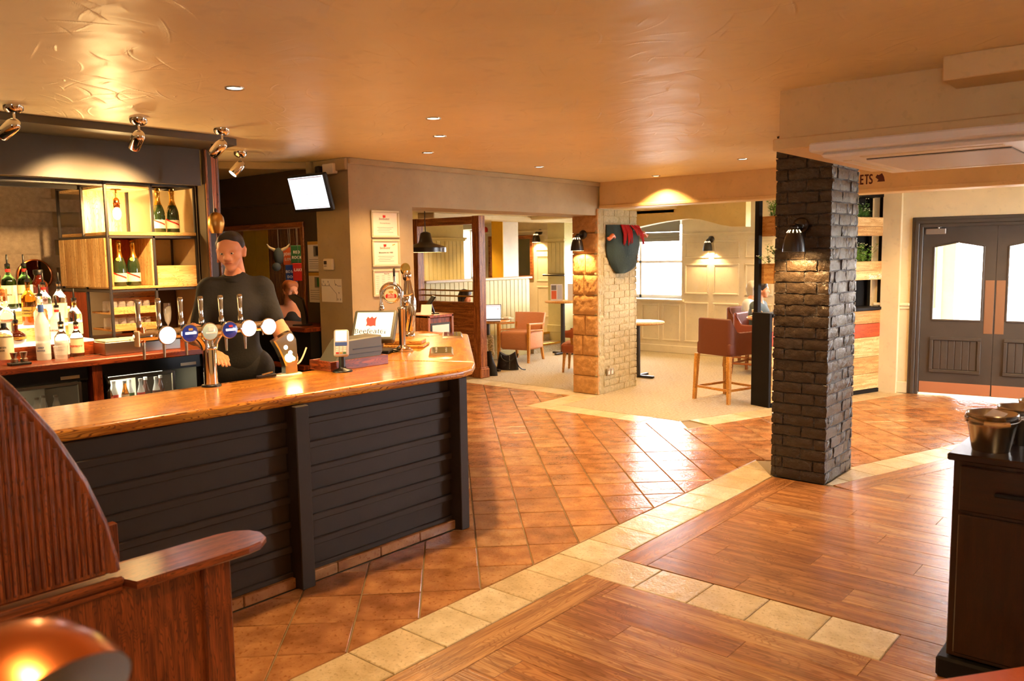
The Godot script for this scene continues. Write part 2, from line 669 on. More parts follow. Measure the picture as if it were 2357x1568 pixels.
	mk("brushed_steel", hexc("b9b4aa"), 0.28, {"metal": 1.0})
	mk("galvanised", hexc("b7b3ab"), 0.26, {"metal": 1.0})
	mk("copper", hexc("cf7a45"), 0.22, {"metal": 1.0})
	mk("brass", hexc("d9ad54"), 0.2, {"metal": 1.0})
	mk("bell_bronze", hexc("c69a52"), 0.36, {"metal": 1.0})
	mk("lamp_black", hexc("171412"), 0.3, {"spec": 0.6})
	mk("lamp_inside", hexc("f2ead8"), 0.6)
	mk("black_steel", hexc("2b2520"), 0.42)
	mk("pane", hexc("ffffff"), 0.02, {"alpha": 0.04})
	mk("kick_copper", hexc("c98a62"), 0.4, {"metal": 0.35})
	mk("mirror", hexc("e4e2dc"), 0.03, {"metal": 1.0})
	mk("bottle_clear", hexc("ffffff"), 0.02, {"glass": 0.05})
	mk("bottle_green", hexc("3f6a22"), 0.03, {"glass": 0.05})
	mk("bottle_dark", hexc("20301a"), 0.05, {"coat": 0.6})
	mk("bottle_frost", hexc("e8eef2"), 0.4, {"alpha": 0.7})
	mk("whisky", hexc("c9761c"), 0.05, {"glass": 0.045})
	mk("red_liqueur", hexc("4a1206"), 0.08, {"coat": 0.8})
	mk("glassware", hexc("ffffff"), 0.03, {"alpha": 0.16})
	# cloth, leather, skin
	mk("leather_brown", hexc("663418"), 0.52, {"bump": pm[1], "depth": 0.1, "scale": one * 6.0})
	mk("leather_red", hexc("7d3a26"), 0.5, {"bump": pm[1], "depth": 0.1, "scale": one * 6.0})
	mk("leather_tan", hexc("a2552c"), 0.35, {"bump": pm[1], "depth": 0.1, "scale": one * 6.0})
	mk("leather_orange", hexc("b85c34"), 0.42, {"bump": pm[1], "depth": 0.1, "scale": one * 6.0})
	mk("leather_black", hexc("15110f"), 0.3, {"bump": pm[1], "depth": 0.1, "scale": one * 6.0})
	mk("velvet", hexc("cc8a60"), 0.8, {"bump": cp[1], "depth": 0.3, "rim": 0.6, "scale": one * 2.0})
	mk("felt_green", hexc("2e3f3c"), 0.95, {"bump": cp[1], "depth": 0.2, "scale": one * 4.0, "rim": 0.3})
	mk("wool_red", hexc("b3191b"), 0.9)
	mk("blind_cloth", hexc("8f9492"), 0.9, {"backlight": hexc("50504a")})
	mk("shirt_black", hexc("161412"), 0.8, {"bump": cp[1], "depth": 0.1, "scale": one * 5.0})
	mk("shirt_grey", hexc("4d5a5e"), 0.9)
	mk("blouse_pale", hexc("c8ccd0"), 0.9)
	mk("skin", hexc("d99873"), 0.5, {"spec": 0.4})
	mk("hair_ginger", hexc("a05a22"), 0.6)
	mk("hair_dark", hexc("241a14"), 0.6)
	mk("hair_grey", hexc("b9b2a8"), 0.6)
	mk("skirt_floral", hexc("c8b48c"), 0.9, {"tex": mottle_tex(101, hexc("8f8a5a"), hexc("efe2c4"), 0.03, 2.4, hexc("8c5a3a"), 0.8, 256)[0], "scale": one * 4.0})
	# paper, print
	mk("paper", hexc("ece7db"), 0.8)
	mk("print_black", hexc("2a2622"), 0.8)
	mk("print_grey", hexc("7d7870"), 0.8)
	mk("print_red", hexc("c32318"), 0.7)
	mk("print_maroon", hexc("4a1016"), 0.6)
	mk("print_gold", hexc("c8983c"), 0.5)
	mk("print_green", hexc("2f6a3a"), 0.6)
	mk("print_blue", hexc("2c4f9a"), 0.6)
	mk("print_white", hexc("f3efe6"), 0.6)
	mk("print_orange", hexc("d5622c"), 0.6)
	mk("label_cream", hexc("efe0bc"), 0.6)
	mk("frame_paint", hexc("c9c0a0"), 0.5)
	# things that give off light
	mk("bulb_warm", hexc("ffffff"), 0.5, {"glow": hexc("ffd9a0"), "power": 6.0})
	mk("bulb_hot", hexc("ffffff"), 0.5, {"glow": hexc("ffe2b4"), "power": 14.0})
	mk("downlight_face", hexc("ffffff"), 0.5, {"glow": hexc("fff0d4"), "power": 6.0})
	mk("step_glow", hexc("ffffff"), 0.5, {"glow": hexc("fff0c0"), "power": 2.2})
	mk("lens_glow", hexc("ffffff"), 0.2, {"glow": hexc("f4f6ff"), "power": 3.0})
	mk("lens_navy", hexc("1c2550"), 0.15, {"glow": hexc("28357a"), "power": 0.6})
	mk("lens_sage", hexc("9aa88e"), 0.15, {"glow": hexc("a8b49a"), "power": 0.55})
	mk("lens_green", hexc("ffffff"), 0.2, {"glow": hexc("dcff70"), "power": 3.0})
	mk("screen_white", hexc("ffffff"), 0.3, {"glow": hexc("eef6ff"), "power": 1.6})
	mk("screen_pale", hexc("ffffff"), 0.3, {"glow": hexc("eef4e4"), "power": 0.6})
	mk("screen_blue", hexc("ffffff"), 0.3, {"glow": hexc("7f95b8"), "power": 0.7})
	mk("fridge_glow", hexc("ffffff"), 0.5, {"glow": hexc("fff8e0"), "power": 2.0})
	mk("fridge_inside", hexc("cfcab8"), 0.5)
	mk("leaf_green", hexc("86ac4c"), 0.5, {"backlight": hexc("4a6a20")})
	mk("leaf_dark", hexc("5f8a38"), 0.5, {"backlight": hexc("324a1a")})
	mk("petal_white", hexc("e8ebcf"), 0.6, {"backlight": hexc("707058")})
	mk("paving", hexc("b9b5aa"), 0.8, {"tex": pm[0], "scale": one})
	mk("render_white", hexc("eceae4"), 0.7)
	# painted masonry
	var br := mottle_tex(111, hexc("e0e0e0"), hexc("ffffff"), 0.012, 1.2, hexc("c0c0c0"), 0.4)
	mk("black_brick", hexc("3d3226"), 0.26, {"tex": br[0], "bump": br[1], "depth": 0.6, "scale": one * 3.0})
	mk("black_mortar", hexc("29231d"), 0.36, {"bump": br[1], "depth": 0.9, "scale": one * 5.0})
	mk("cream_brick", hexc("c9b98c"), 0.7, {"tex": br[0], "bump": br[1], "depth": 0.6, "scale": one * 3.0})
	mk("cream_mortar", hexc("b9a97c"), 0.8, {"bump": br[1], "depth": 0.9, "scale": one * 5.0})
	mk("sandstone", hexc("d2a062"), 0.75, {"tex": br[0], "bump": br[1], "depth": 0.7, "scale": one * 2.0})
	mk("mirror_brick", hexc("b7a48a"), 0.7, {"tex": br[0], "bump": br[1], "depth": 0.5, "scale": one * 3.0})


# ---------------------------------------------------------------- the room

func pv(a: Array) -> PackedVector2Array:
	var p := PackedVector2Array()
	for q in a:
		p.append(Vector2(q[0], q[1]))
	return p


func area_of(p: PackedVector2Array) -> float:
	var s := 0.0
	for i in p.size():
		s += p[i].cross(p[(i + 1) % p.size()])
	return absf(s) * 0.5


# lays pieces of one grid over a region, each cut to the region's edge and laid as its own part
func lay(parent: Node, called: String, region: PackedVector2Array, origin: Vector2, ang: float, pitch: Vector2, joint: float, mat: String, variants: int, stagger := 0.0, bevel := 0.004) -> void:
	var ux := Vector2(cos(ang), sin(ang))
	var uy := Vector2(-sin(ang), cos(ang))
	var lo := Vector2(1e9, 1e9)
	var hi := -lo
	for p in region:
		var q := Vector2((p - origin).dot(ux), (p - origin).dot(uy))
		lo = lo.min(q)
		hi = hi.max(q)
	var whole := {}
	for j in range(floori(lo.y / pitch.y), ceili(hi.y / pitch.y)):
		var shift := 0.0
		if stagger > 0.0:
			shift = fposmod(j * 0.618, 1.0) * pitch.x
		for i in range(floori(lo.x / pitch.x) - 1, ceili(hi.x / pitch.x) + 1):
			var x0 := i * pitch.x + shift + joint * 0.5
			var y0 := j * pitch.y + joint * 0.5
			var w := pitch.x - joint
			var h := pitch.y - joint
			var sq := PackedVector2Array()
			for c in [[0, 0], [1, 0], [1, 1], [0, 1]]:
				sq.append(origin + ux * (x0 + w * c[0]) + uy * (y0 + h * c[1]))
			for cut in Geometry2D.intersect_polygons(sq, region):
				var a := area_of(cut)
				if a < 0.0004:
					continue
				var k := rng.randi() % variants
				var lift := rng.randfn(0.0, 0.15 * bevel)
				var cen := origin + ux * (x0 + w * 0.5) + uy * (y0 + h * 0.5)
				var at := Transform3D(Basis(Vector3.UP, -ang), Vector3(cen.x, lift, cen.y))
				at.basis = at.basis * Basis.from_euler(Vector3(rng.randfn(0, 0.5 * bevel), 0, rng.randfn(0, 0.5 * bevel * minf(1.0, 0.3 / pitch.x))))
				if absf(a - w * h) < 1e-5:
					var v := rng.randi() % 5
					if not whole.has(v):
						whole[v] = Geo.new().prism(pv([[-w / 2, -h / 2], [w / 2, -h / 2], [w / 2, h / 2], [-w / 2, h / 2]]), [[0, -0.012], [0, -0.8 * bevel], [bevel, 0]]).mesh(0, Vector2(v * 0.37, v * 0.61))
					put(whole[v], called, "%s_%d" % [mat, k], parent, at)
				else:
					var loc := PackedVector2Array()
					for p in cut:
						loc.append(Vector2((p - cen).dot(ux), (p - cen).dot(uy)))
					put(Geo.new().prism(loc, [[0, -0.012], [0, -0.8 * bevel], [bevel * 0.8, 0]]).mesh(0, Vector2(rng.randf(), rng.randf())), called, "%s_%d" % [mat, k], parent, at)


func build_floor() -> void:
	var fl := struct("floor", "pub floor of terracotta tiles, cream tile bands, brown planks and carpet", "floor")
	obj(Geo.new().span(Vector3(-13, -0.15, -13), Vector3(3, -0.009, 3)), "screed", "grout", fl)
	var u := Vector2(sin(deg_to_rad(19.0)), -cos(deg_to_rad(19.0)))
	var s3 := Vector2(-2.07, -6.372)
	var s3l := Vector2(-1.985, -5.841)
	var e3 := s3 + u * 4.6
	var e3l := s3l + u * 5.0
	var dj := Vector2(-3.957, -7.192)
	var djo := Vector2(-3.73, -6.92)
	# terracotta, laid diagonally
	var terra := pv([[-2.725, 1.6], [-2.725, -6.2], [-2.42, -6.372], [s3.x, s3.y], [e3.x, e3.y], [-0.55, -10.45], [-2.64, -10.2], [-2.64, -10.13], [djo.x, djo.y], [-5.755, -6.92], [-5.755, -7.76], [-7.62, -7.76], [-7.62, -5.2], [-5.0, -5.0], [-3.46, -3.5], [-3.46, 1.6]])
	lay(fl, "terracotta_tile", terra, Vector2(-2.725, -2.065), deg_to_rad(45.0), Vector2(0.299, 0.299), 0.007, "terracotta", 4)
	# cream bands
	lay(fl, "cream_tile", pv([[-2.722, 1.6], [-2.422, 1.6], [-2.422, -5.79], [-2.722, -6.19]]), Vector2(-2.722, -2.959), 0.0, Vector2(0.3, 0.2968), 0.006, "cream_tile", 3)
	lay(fl, "cream_tile", pv([[-2.42, -3.693], [-0.952, -3.693], [-0.952, -3.402], [-2.42, -3.402]]), Vector2(-2.136, -3.695), 0.0, Vector2(0.2968, 0.295), 0.006, "cream_tile", 3)
	lay(fl, "cream_tile", PackedVector2Array([s3, e3, e3l, s3l, Vector2(-2.03, -5.83), Vector2(-2.03, -6.37)]), s3, deg_to_rad(-71.0), Vector2(0.2968, 0.33), 0.006, "cream_tile", 3)
	lay(fl, "cream_tile", pv([[-7.62, -7.765], [-5.46, -7.765], [-5.46, -8.07], [-7.62, -8.07]]), Vector2(-5.755, -8.07), 0.0, Vector2(0.2968, 0.305), 0.006, "cream_tile", 3)
	lay(fl, "cream_tile", pv([[-5.75, -7.195], [-5.455, -7.195], [-5.455, -7.765], [-5.75, -7.765]]), Vector2(-5.75, -7.195), 0.0, Vector2(0.2968, 0.2968), 0.006, "cream_tile", 3)
	lay(fl, "cream_tile", pv([[-5.75, -6.925], [djo.x, djo.y - 0.003], [dj.x, dj.y], [-5.75, -7.192]]), Vector2(-5.75, -7.21), 0.0, Vector2(0.2968, 0.29), 0.006, "cream_tile", 3)
	var out := Vector2(-2.64, -10.13)
	lay(fl, "cream_tile", PackedVector2Array([djo, out, out + Vector2(-0.28, -0.05), dj]), djo, deg_to_rad(-71.0), Vector2(0.2968, 0.3), 0.006, "cream_tile", 3)
	# planks, with a border plank beside the band
	lay(fl, "border_plank", pv([[-2.417, 1.6], [-2.235, 1.6], [-2.235, -3.398], [-2.417, -3.398]]), Vector2(-2.417, -3.3), deg_to_rad(90.0), Vector2(1.9, 0.4), 0.0016, "floor_plank", 2, 0.0, 0.0012)
	lay(fl, "border_plank", pv([[-2.417, -3.697], [-2.235, -3.697], [-2.235, -5.79], [-2.417, -5.79]]), Vector2(-2.417, -5.9), deg_to_rad(90.0), Vector2(2.4, 0.4), 0.0016, "floor_plank", 2, 0.0, 0.0012)
	var w3 := s3l + Vector2(0.17, 0.06)
	lay(fl, "border_plank", PackedVector2Array([s3l, e3l, e3l + Vector2(0.17, 0.06), w3]), s3l, deg_to_rad(-71.0), Vector2(2.2, 0.5), 0.0016, "floor_plank", 2, 0.0, 0.0012)
	lay(fl, "plank", pv([[-2.232, -3.398], [-0.948, -3.398], [-0.948, -3.697], [2.2, -3.697], [2.2, 1.6], [-2.232, 1.6]]), Vector2(-2.2, -3.4), 0.0, Vector2(1.22, 0.184), 0.0014, "floor_plank", 4, 1.0, 0.0012)
	lay(fl, "plank", PackedVector2Array([Vector2(-2.232, -3.7), Vector2(2.2, -3.7), Vector2(2.2, -9.6), e3l + Vector2(0.173, 0.06), w3 + Vector2(0.003, 0), Vector2(-1.9, -5.79), Vector2(-2.232, -5.79)]), Vector2(-2.2, -3.7), 0.0, Vector2(1.22, 0.184), 0.0014, "floor_plank", 4, 1.0, 0.0012)
	# carpets
	obj(Geo.new().prism(pv([[-12.6, -8.073], [-5.46, -8.073], [-5.455, -7.195], [dj.x, dj.y], [-2.93, -10.14], [-2.95, -12.1], [-12.6, -12.1]]), [[0, -0.02], [0, 0.001]]), "carpet", "carpet", fl)
	obj(Geo.new().prism(pv([[-12.6, -4.7], [-7.63, -4.7], [-7.63, -8.073], [-12.6, -8.073]]), [[0, -0.02], [0, 0.001]]), "carpet", "carpet", fl)
	# bar staff side
	obj(Geo.new().prism(pv([[-9.5, 2.2], [-4.1, 2.2], [-4.1, -3.4], [-5.4, -4.7], [-9.5, -4.7]]), [[0, -0.02], [0, -0.002]]), "rubber_mat", "rubber", fl)


func wall_piece(parent: Node, a: Vector3, b: Vector3, called: String, mat: String) -> void:
	obj(Geo.new().span(a, b), called, mat, parent)


# rectangular planted moulding on a face; frame corner (x0, y0)-(x1, y1) in the local plane z = 0
func moulding(parent: Node, at: Transform3D, x0: float, y0: float, x1: float, y1: float, mat: String, w := 0.028, d := 0.014, called := "panel_moulding") -> void:
	var g := Geo.new()
	g.xf = at
	for r in [[x0, y0, x1, y0 + w], [x0, y1 - w, x1, y1], [x0, y0 + w, x0 + w, y1 - w], [x1 - w, y0 + w, x1, y1 - w]]:
		g.span(Vector3(r[0], r[1], 0), Vector3(r[2], r[3], d), 0.005)
	obj(g, called, mat, parent)


func build_shell() -> void:
	var ce := struct("ceiling", "cream trowelled plaster ceiling over the bar", "ceiling")
	obj(Geo.new().span(Vector3(-13, CEIL, -13), Vector3(3, CEIL + 0.15, 3)), "plaster", "ceiling_paint", ce)
	var cl := struct("ceiling_dining", "lower yellow-lit ceiling of the dining area beyond the opening", "ceiling")
	obj(Geo.new().span(Vector3(-12.6, 2.3, -12.1), Vector3(-5.86, 2.499, -4.82)), "plaster", "cream_paint", cl)
	obj(Geo.new().span(Vector3(-8.9, 2.22, -12.1), Vector3(-8.55, 2.3, -8.3), 0.01), "ceiling_beam", "cream_paint", cl)
	obj(Geo.new().span(Vector3(-8.55, 2.24, -10.75), Vector3(-5.9, 2.3, -10.5), 0.01), "ceiling_beam", "cream_paint", cl)

	# north wall: panelled, two windows
	var wn := struct("wall_north", "cream panelled far wall with a moulded rail, behind the tall chairs", "wall")
	for r in [[-12.6, 0, -11.66, CEIL], [-11.66, 0, -11.36, 1.2], [-11.66, 2.2, -11.36, CEIL], [-11.36, 0, -8.45, CEIL], [-8.45, 0, -6.66, 0.9], [-8.45, 2.2, -6.66, CEIL], [-6.66, 0, -4.85, CEIL], [-4.85, 0, -3.95, 0.9], [-4.85, 2.2, -3.95, CEIL], [-3.95, 0, -2.6, CEIL]]:
		wall_piece(wn, Vector3(r[0], r[1], -12.1), Vector3(r[2], r[3], -12.45), "plaster", "panel_white")
	var nf := Transform3D(Basis.IDENTITY, Vector3(0, 0, -12.1))
	for c in [[-6.6, -6.17], [-6.09, -5.65], [-5.55, -5.1], [-3.9, -3.45]]:
		for r in [[0.2, 0.86], [0.99, 1.49], [1.58, 1.86]]:
			moulding(wn, nf, c[0], r[0], c[1], r[1], "panel_white")
	for c in [[-7.42, -7.08], [-7.02, -6.68], [-7.9, -7.5]]:
		moulding(wn, nf, c[0], 0.2, c[1], 0.82, "panel_white")
	for c in [[-12.5, -12.1], [-12.0, -11.7], [-11.3, -10.98], [-9.72, -9.4], [-9.3, -8.98]]:
		for r in [[0.5, 1.08], [1.17, 1.66], [1.75, 2.05]]:
			moulding(wn, nf, c[0], r[0], c[1], r[1], "panel_white")
	obj(Geo.new().span(Vector3(-6.64, 1.955, -12.1), Vector3(-2.95, 1.985, -12.055), 0.006).span(Vector3(-6.64, 1.93, -12.1), Vector3(-2.95, 1.957, -12.075), 0.004), "picture_rail", "panel_white", wn)
	obj(Geo.new().span(Vector3(-11.34, 2.1, -12.1), Vector3(-8.7, 2.13, -12.06), 0.006), "picture_rail", "panel_white", wn)
	obj(Geo.new().span(Vector3(-7.95, 0, -12.1), Vector3(-2.95, 0.13, -12.075), 0.008), "skirting", "panel_white", wn)
	# windows
	var w1 := struct("window_1", "bright sash window under the grey blind on the far wall", "window")
	var fr := Geo.new()
	for r in [[-8.45, 0.9, -8.39, 2.2], [-7.62, 0.9, -7.57, 2.2], [-6.72, 0.9, -6.66, 2.2], [-8.45, 0.9, -6.66, 0.96], [-8.45, 2.14, -6.66, 2.2], [-8.45, 1.50, -6.66, 1.545]]:
		fr.span(Vector3(r[0], r[1], -12.4), Vector3(r[2], r[3], -12.34), 0.006)
	obj(fr, "window_frame", "white_plastic", w1)
	for q in [[-8.39, -7.62], [-7.57, -6.72]]:
		obj(Geo.new().span(Vector3(q[0], 0.96, -12.372), Vector3(q[1], 1.5, -12.368)), "pane", "pane", w1)
		obj(Geo.new().span(Vector3(q[0], 1.545, -12.372), Vector3(q[1], 2.14, -12.368)), "pane", "pane", w1)
	var w5 := struct("window_5", "bright window of the bay behind the black pillar", "window")
	var fr5 := Geo.new()
	for r in [[-4.85, 0.9, -4.8, 2.2], [-4.0, 0.9, -3.95, 2.2], [-4.85, 0.9, -3.95, 0.95], [-4.85, 2.15, -3.95, 2.2], [-4.85, 1.5, -3.95, 1.54]]:
		fr5.span(Vector3(r[0], r[1], -12.4), Vector3(r[2], r[3], -12.34), 0.006)
	obj(fr5, "window_frame", "white_plastic", w5)
	for q in [[0.95, 1.5], [1.54, 2.15]]:
		obj(Geo.new().span(Vector3(-4.8, q[0], -12.372), Vector3(-4.0, q[1], -12.368)), "pane", "pane", w5)
	obj(Geo.new().span(Vector3(-8.5, 0.865, -12.34), Vector3(-6.61, 0.9, -12.06), 0.008), "window_sill", "panel_white", w1)
	var w2 := struct("window_2", "narrow bright window beyond the boarded partition", "window")
	var fr2 := Geo.new()
	for r in [[-11.66, 1.2, -11.63, 2.2], [-11.39, 1.2, -11.36, 2.2], [-11.66, 1.2, -11.36, 1.24], [-11.66, 2.16, -11.36, 2.2]]:
		fr2.span(Vector3(r[0], r[1], -12.4), Vector3(r[2], r[3], -12.35), 0.005)
	obj(fr2, "window_frame", "white_plastic", w2)
	obj(Geo.new().span(Vector3(-11.63, 1.24, -12.377), Vector3(-11.39, 2.16, -12.373)), "pane", "pane", w2)

	# west and service walls
	var ww := struct("wall_west", "plain cream end wall of the dining area", "wall")
	wall_piece(ww, Vector3(-12.6, 0, -12.45), Vector3(-12.9, CEIL, -4.8), "plaster", "sage_paint")
	var wb := struct("wall_back_bar", "plain dim wall behind the back bar shelves", "wall")
	wall_piece(wb, Vector3(-6.9, 0, 2.2), Vector3(-7.1, CEIL, -3.05), "plaster", "taupe_paint")
	wall_piece(wb, Vector3(-7.1, 0, -2.85), Vector3(-9.5, CEIL, -3.05), "plaster", "taupe_paint")
	wall_piece(wb, Vector3(-12.9, 0, -4.65), Vector3(-9.5, CEIL, -4.82), "plaster", "taupe_paint")
	wall_piece(wb, Vector3(-9.5, 0, -2.85), Vector3(-9.7, CEIL, -4.8), "plaster", "taupe_paint")
	var wh := struct("wall_hatch", "charcoal wall with the serving hatch behind the bar", "wall")
	for r in [[-9.5, 0, -8.1, CEIL], [-8.1, 0, -6.59, 1.02], [-8.1, 1.97, -6.59, CEIL], [-6.59, 0, -5.95, CEIL]]:
		wall_piece(wh, Vector3(r[0], r[1], -4.65), Vector3(r[2], r[3], -4.82), "plaster", "charcoal_paint")
	obj(Geo.new().span(Vector3(-9.5, 2.2, -4.6), Vector3(-5.95, CEIL, -4.66), 0.01), "bulkhead_band", "charcoal_paint", wh)
	for r in [[-8.1, 1.97, -6.54, 2.02], [-6.59, 1.02, -6.54, 1.97]]:
		obj(Geo.new().span(Vector3(r[0], r[1], -4.63), Vector3(r[2], r[3], -4.83), 0.006), "hatch_frame", "red_wood", wh, 0 if r[3] > 2.0 else 1)

	# wall with the certificates, and its opening
	var wi := struct("wall_inner", "taupe wall and header with the opening to the dining area", "wall")
	wall_piece(wi, Vector3(-5.95, 0, -4.36), Vector3(-5.5, CEIL, -5.07), "plaster", "taupe_paint")
	wall_piece(wi, Vector3(-5.95, 2.12, -5.07), Vector3(-5.5, CEIL, -8.05), "header", "taupe_paint")
	wall_piece(wi, Vector3(-5.95, 0, -4.82), Vector3(-6.0, CEIL, -5.05), "plaster", "taupe_paint")
	obj(Geo.new().span(Vector3(-5.5, 2.452, -4.36), Vector3(-5.47, CEIL, -8.05), 0.006), "cornice", "taupe_paint", wi)
	obj(Geo.new().span(Vector3(-5.97, 2.4, -4.36), Vector3(-5.5, CEIL, -4.33), 0.006), "cornice", "taupe_paint", wi)
	obj(Geo.new().span(Vector3(-6.0, 2.4, -4.3), Vector3(-5.93, CEIL, -4.62), 0.006), "cornice", "taupe_paint", wi)
	obj(Geo.new().bar(Vector3(-6.47, 2.47, -3.72), Vector3(-6.0, 2.47, -4.34), 0.05, 0.06, Vector3.ZERO, 0.005), "ceiling_trim", "taupe_paint", wi)

	# cross beam
	var be := struct("beam_cross", "cream boxed cross beam lettered with a toilets sign", "beam")
	obj(Geo.new().span(Vector3(-5.48, 2.235, -8.0), Vector3(1.6, CEIL, -8.26)), "boxing", "beam_paint", be)
	obj(Geo.new().span(Vector3(-5.48, 2.2, -7.985), Vector3(1.6, 2.237, -8.275), 0.006), "edge_trim", "beam_paint", be)
	lettering("TOILETS", 0.128, "print_maroon", be, Transform3D(Basis.from_scale(Vector3(0.58, 1, 1)), Vector3(-2.575, 2.327, -7.999)), "lettering", 0.002, false, 700)
	var ar := Geo.new()
	ar.xf = Transform3D(Basis(Vector3.RIGHT, PI / 2), Vector3(-2.367, 2.328, -7.998))
	ar.prism(pv([[-0.045, -0.012], [-0.03, -0.036], [-0.016, -0.03], [0.012, -0.045], [0.03, -0.01], [0.038, 0.03], [-0.03, 0.03], [-0.018, 0.012]]), [[0, -0.001], [0, 0.001]])
	obj(ar, "arrow_mark", "print_maroon", be)

	# arched timber beam in the far bay
	var ab := struct("beam_arched", "yellow-cream arched beam crossing the far window bay", "beam")
	var pts := [[-7.3, -2.5], [-7.3, -2.0], [-6.9, -2.09]]
	for k in 13:
		var t := k / 12.0
		var x := lerpf(-6.8, -4.86, t)
		var y := 0.0
		if x < -5.66:
			y = 2.15 - 0.12 * pow((-5.66 - x) / 1.0, 1.6)
		else:
			y = 2.15 - 0.135 * (0.5 - 0.5 * cos(PI * clampf((x + 5.66) / 0.7, 0.0, 1.0)))
		pts.append([x, -y])
	pts.append_array([[-4.82, -2.01], [-4.82, -2.5]])
	var gb := Geo.new()
	gb.xf = Transform3D(Basis(Vector3.RIGHT, PI / 2), Vector3(0, 0, -10.5))
	var poly := PackedVector2Array()
	for q in pts:
		poly.append(Vector2(q[0], q[1]))
	gb.prism(poly, [[0, -0.16], [0, 0.0]])
	obj(gb, "timber", "arch_paint", ab)

	# entrance wall with the double doors, stands 7.4 degrees off the room
	var dw := struct("wall_entrance", "cream wall with a dado rail round the entrance doors", "wall")
	dw.position = Vector3(-2.64, 0, -10.18)
	dw.rotation.y = deg_to_rad(7.43)
	for r in [[-0.42, 0, 0.02, CEIL], [0.02, 2.02, 1.68, CEIL], [1.68, 0, 4.6, CEIL]]:
		wall_piece(dw, Vector3(r[0], r[1], 0), Vector3(r[2], r[3], -0.2), "plaster", "cream_paint")
	for r in [[-0.4, -0.005], [1.7, 4.2]]:
		obj(Geo.new().span(Vector3(r[0], 1.02, 0), Vector3(r[1], 1.055, 0.03), 0.008).span(Vector3(r[0], 0.985, 0), Vector3(r[1], 1.02, 0.015), 0.005), "dado_rail", "cream_paint", dw)
		obj(Geo.new().span(Vector3(r[0], 0, 0), Vector3(r[1], 0.135, 0.022), 0.006), "skirting", "cream_paint", dw)
	var wr := struct("wall_side_bay", "cream side wall of the window bay behind the planters", "wall")
	for r in [[-10.1, -10.5, 0, CEIL], [-10.5, -11.8, 0, 0.9], [-10.5, -11.8, 2.2, CEIL], [-11.8, -12.45, 0, CEIL]]:
		wall_piece(wr, Vector3(-2.95, r[2], r[0]), Vector3(-2.75, r[3], r[1]), "plaster", "cream_paint")
	var w4 := struct("window_4", "bay side window behind the planter troughs", "window")
	var f4 := Geo.new()
	for r in [[-10.5, -10.55, 0.9, 2.2], [-11.75, -11.8, 0.9, 2.2], [-10.5, -11.8, 0.9, 0.95], [-10.5, -11.8, 2.15, 2.2]]:
		f4.span(Vector3(-2.85, r[2], r[0]), Vector3(-2.79, r[3], r[1]), 0.006)
	obj(f4, "window_frame", "white_plastic", w4)
	obj(Geo.new().span(Vector3(-2.822, 0.95, -10.55), Vector3(-2.818, 2.15, -11.75)), "pane", "pane", w4)

	# east wall with windows that light the pillar, south wall behind the viewer
	var we := struct("wall_east", "cream wall with a tall window along the right side", "wall")
	for r in [[2.2, -7.6, 0, CEIL], [-7.6, -9.9, 0, 0.75], [-7.6, -9.9, 2.15, CEIL], [-9.9, -11.2, 0, CEIL]]:
		wall_piece(we, Vector3(1.6, r[2], r[0]), Vector3(1.85, r[3], r[1]), "plaster", "cream_paint")
	for z in [[-7.6, -9.9, 3]]:
		var wx := struct("window_%d" % z[2], "tall clear window in the right wall beside the doors", "window")
		var gf := Geo.new()
		for r in [[z[0], z[0] - 0.06, 0.75, 2.15], [z[1] + 0.06, z[1], 0.75, 2.15], [z[0], z[1], 0.75, 0.81], [z[0], z[1], 2.09, 2.15], [(z[0] + z[1]) / 2 + 0.02, (z[0] + z[1]) / 2 - 0.02, 0.75, 2.15]]:
			gf.span(Vector3(1.74, r[2], r[0]), Vector3(1.8, r[3], r[1]), 0.006)
		obj(gf, "window_frame", "white_plastic", wx)
		for q in [[z[0] - 0.06, (z[0] + z[1]) / 2 + 0.02], [(z[0] + z[1]) / 2 - 0.02, z[1] + 0.06]]:
			obj(Geo.new().span(Vector3(1.768, 0.81, q[0]), Vector3(1.772, 2.09, q[1])), "pane", "pane", wx)
	var ws := struct("wall_south", "cream wall behind the viewer", "wall")
	for r in [[-7.1, 0, 0.45, CEIL], [0.45, 0, 1.1, 1.1], [0.45, 2.0, 1.1, CEIL], [1.1, 0, 1.85, CEIL]]:
		wall_piece(ws, Vector3(r[0], r[1], 2.2), Vector3(r[2], r[3], 2.4), "plaster", "cream_paint")
	var w6 := struct("window_6", "window in the wall behind the viewer", "window")
	var f6 := Geo.new()
	for r in [[0.45, 1.1, 0.5, 2.0], [1.05, 1.1, 1.1, 2.0], [0.45, 1.1, 1.1, 1.15], [0.45, 1.95, 1.1, 2.0]]:
		f6.span(Vector3(r[0], r[1], 2.3), Vector3(r[2], r[3], 2.36), 0.006)
	obj(f6, "window_frame", "white_plastic", w6)
	obj(Geo.new().span(Vector3(0.5, 1.15, 2.328), Vector3(1.05, 1.95, 2.332)), "pane", "pane", w6)

	build_bulkhead()
	build_doors()
	build_masonry()
	build_outside()


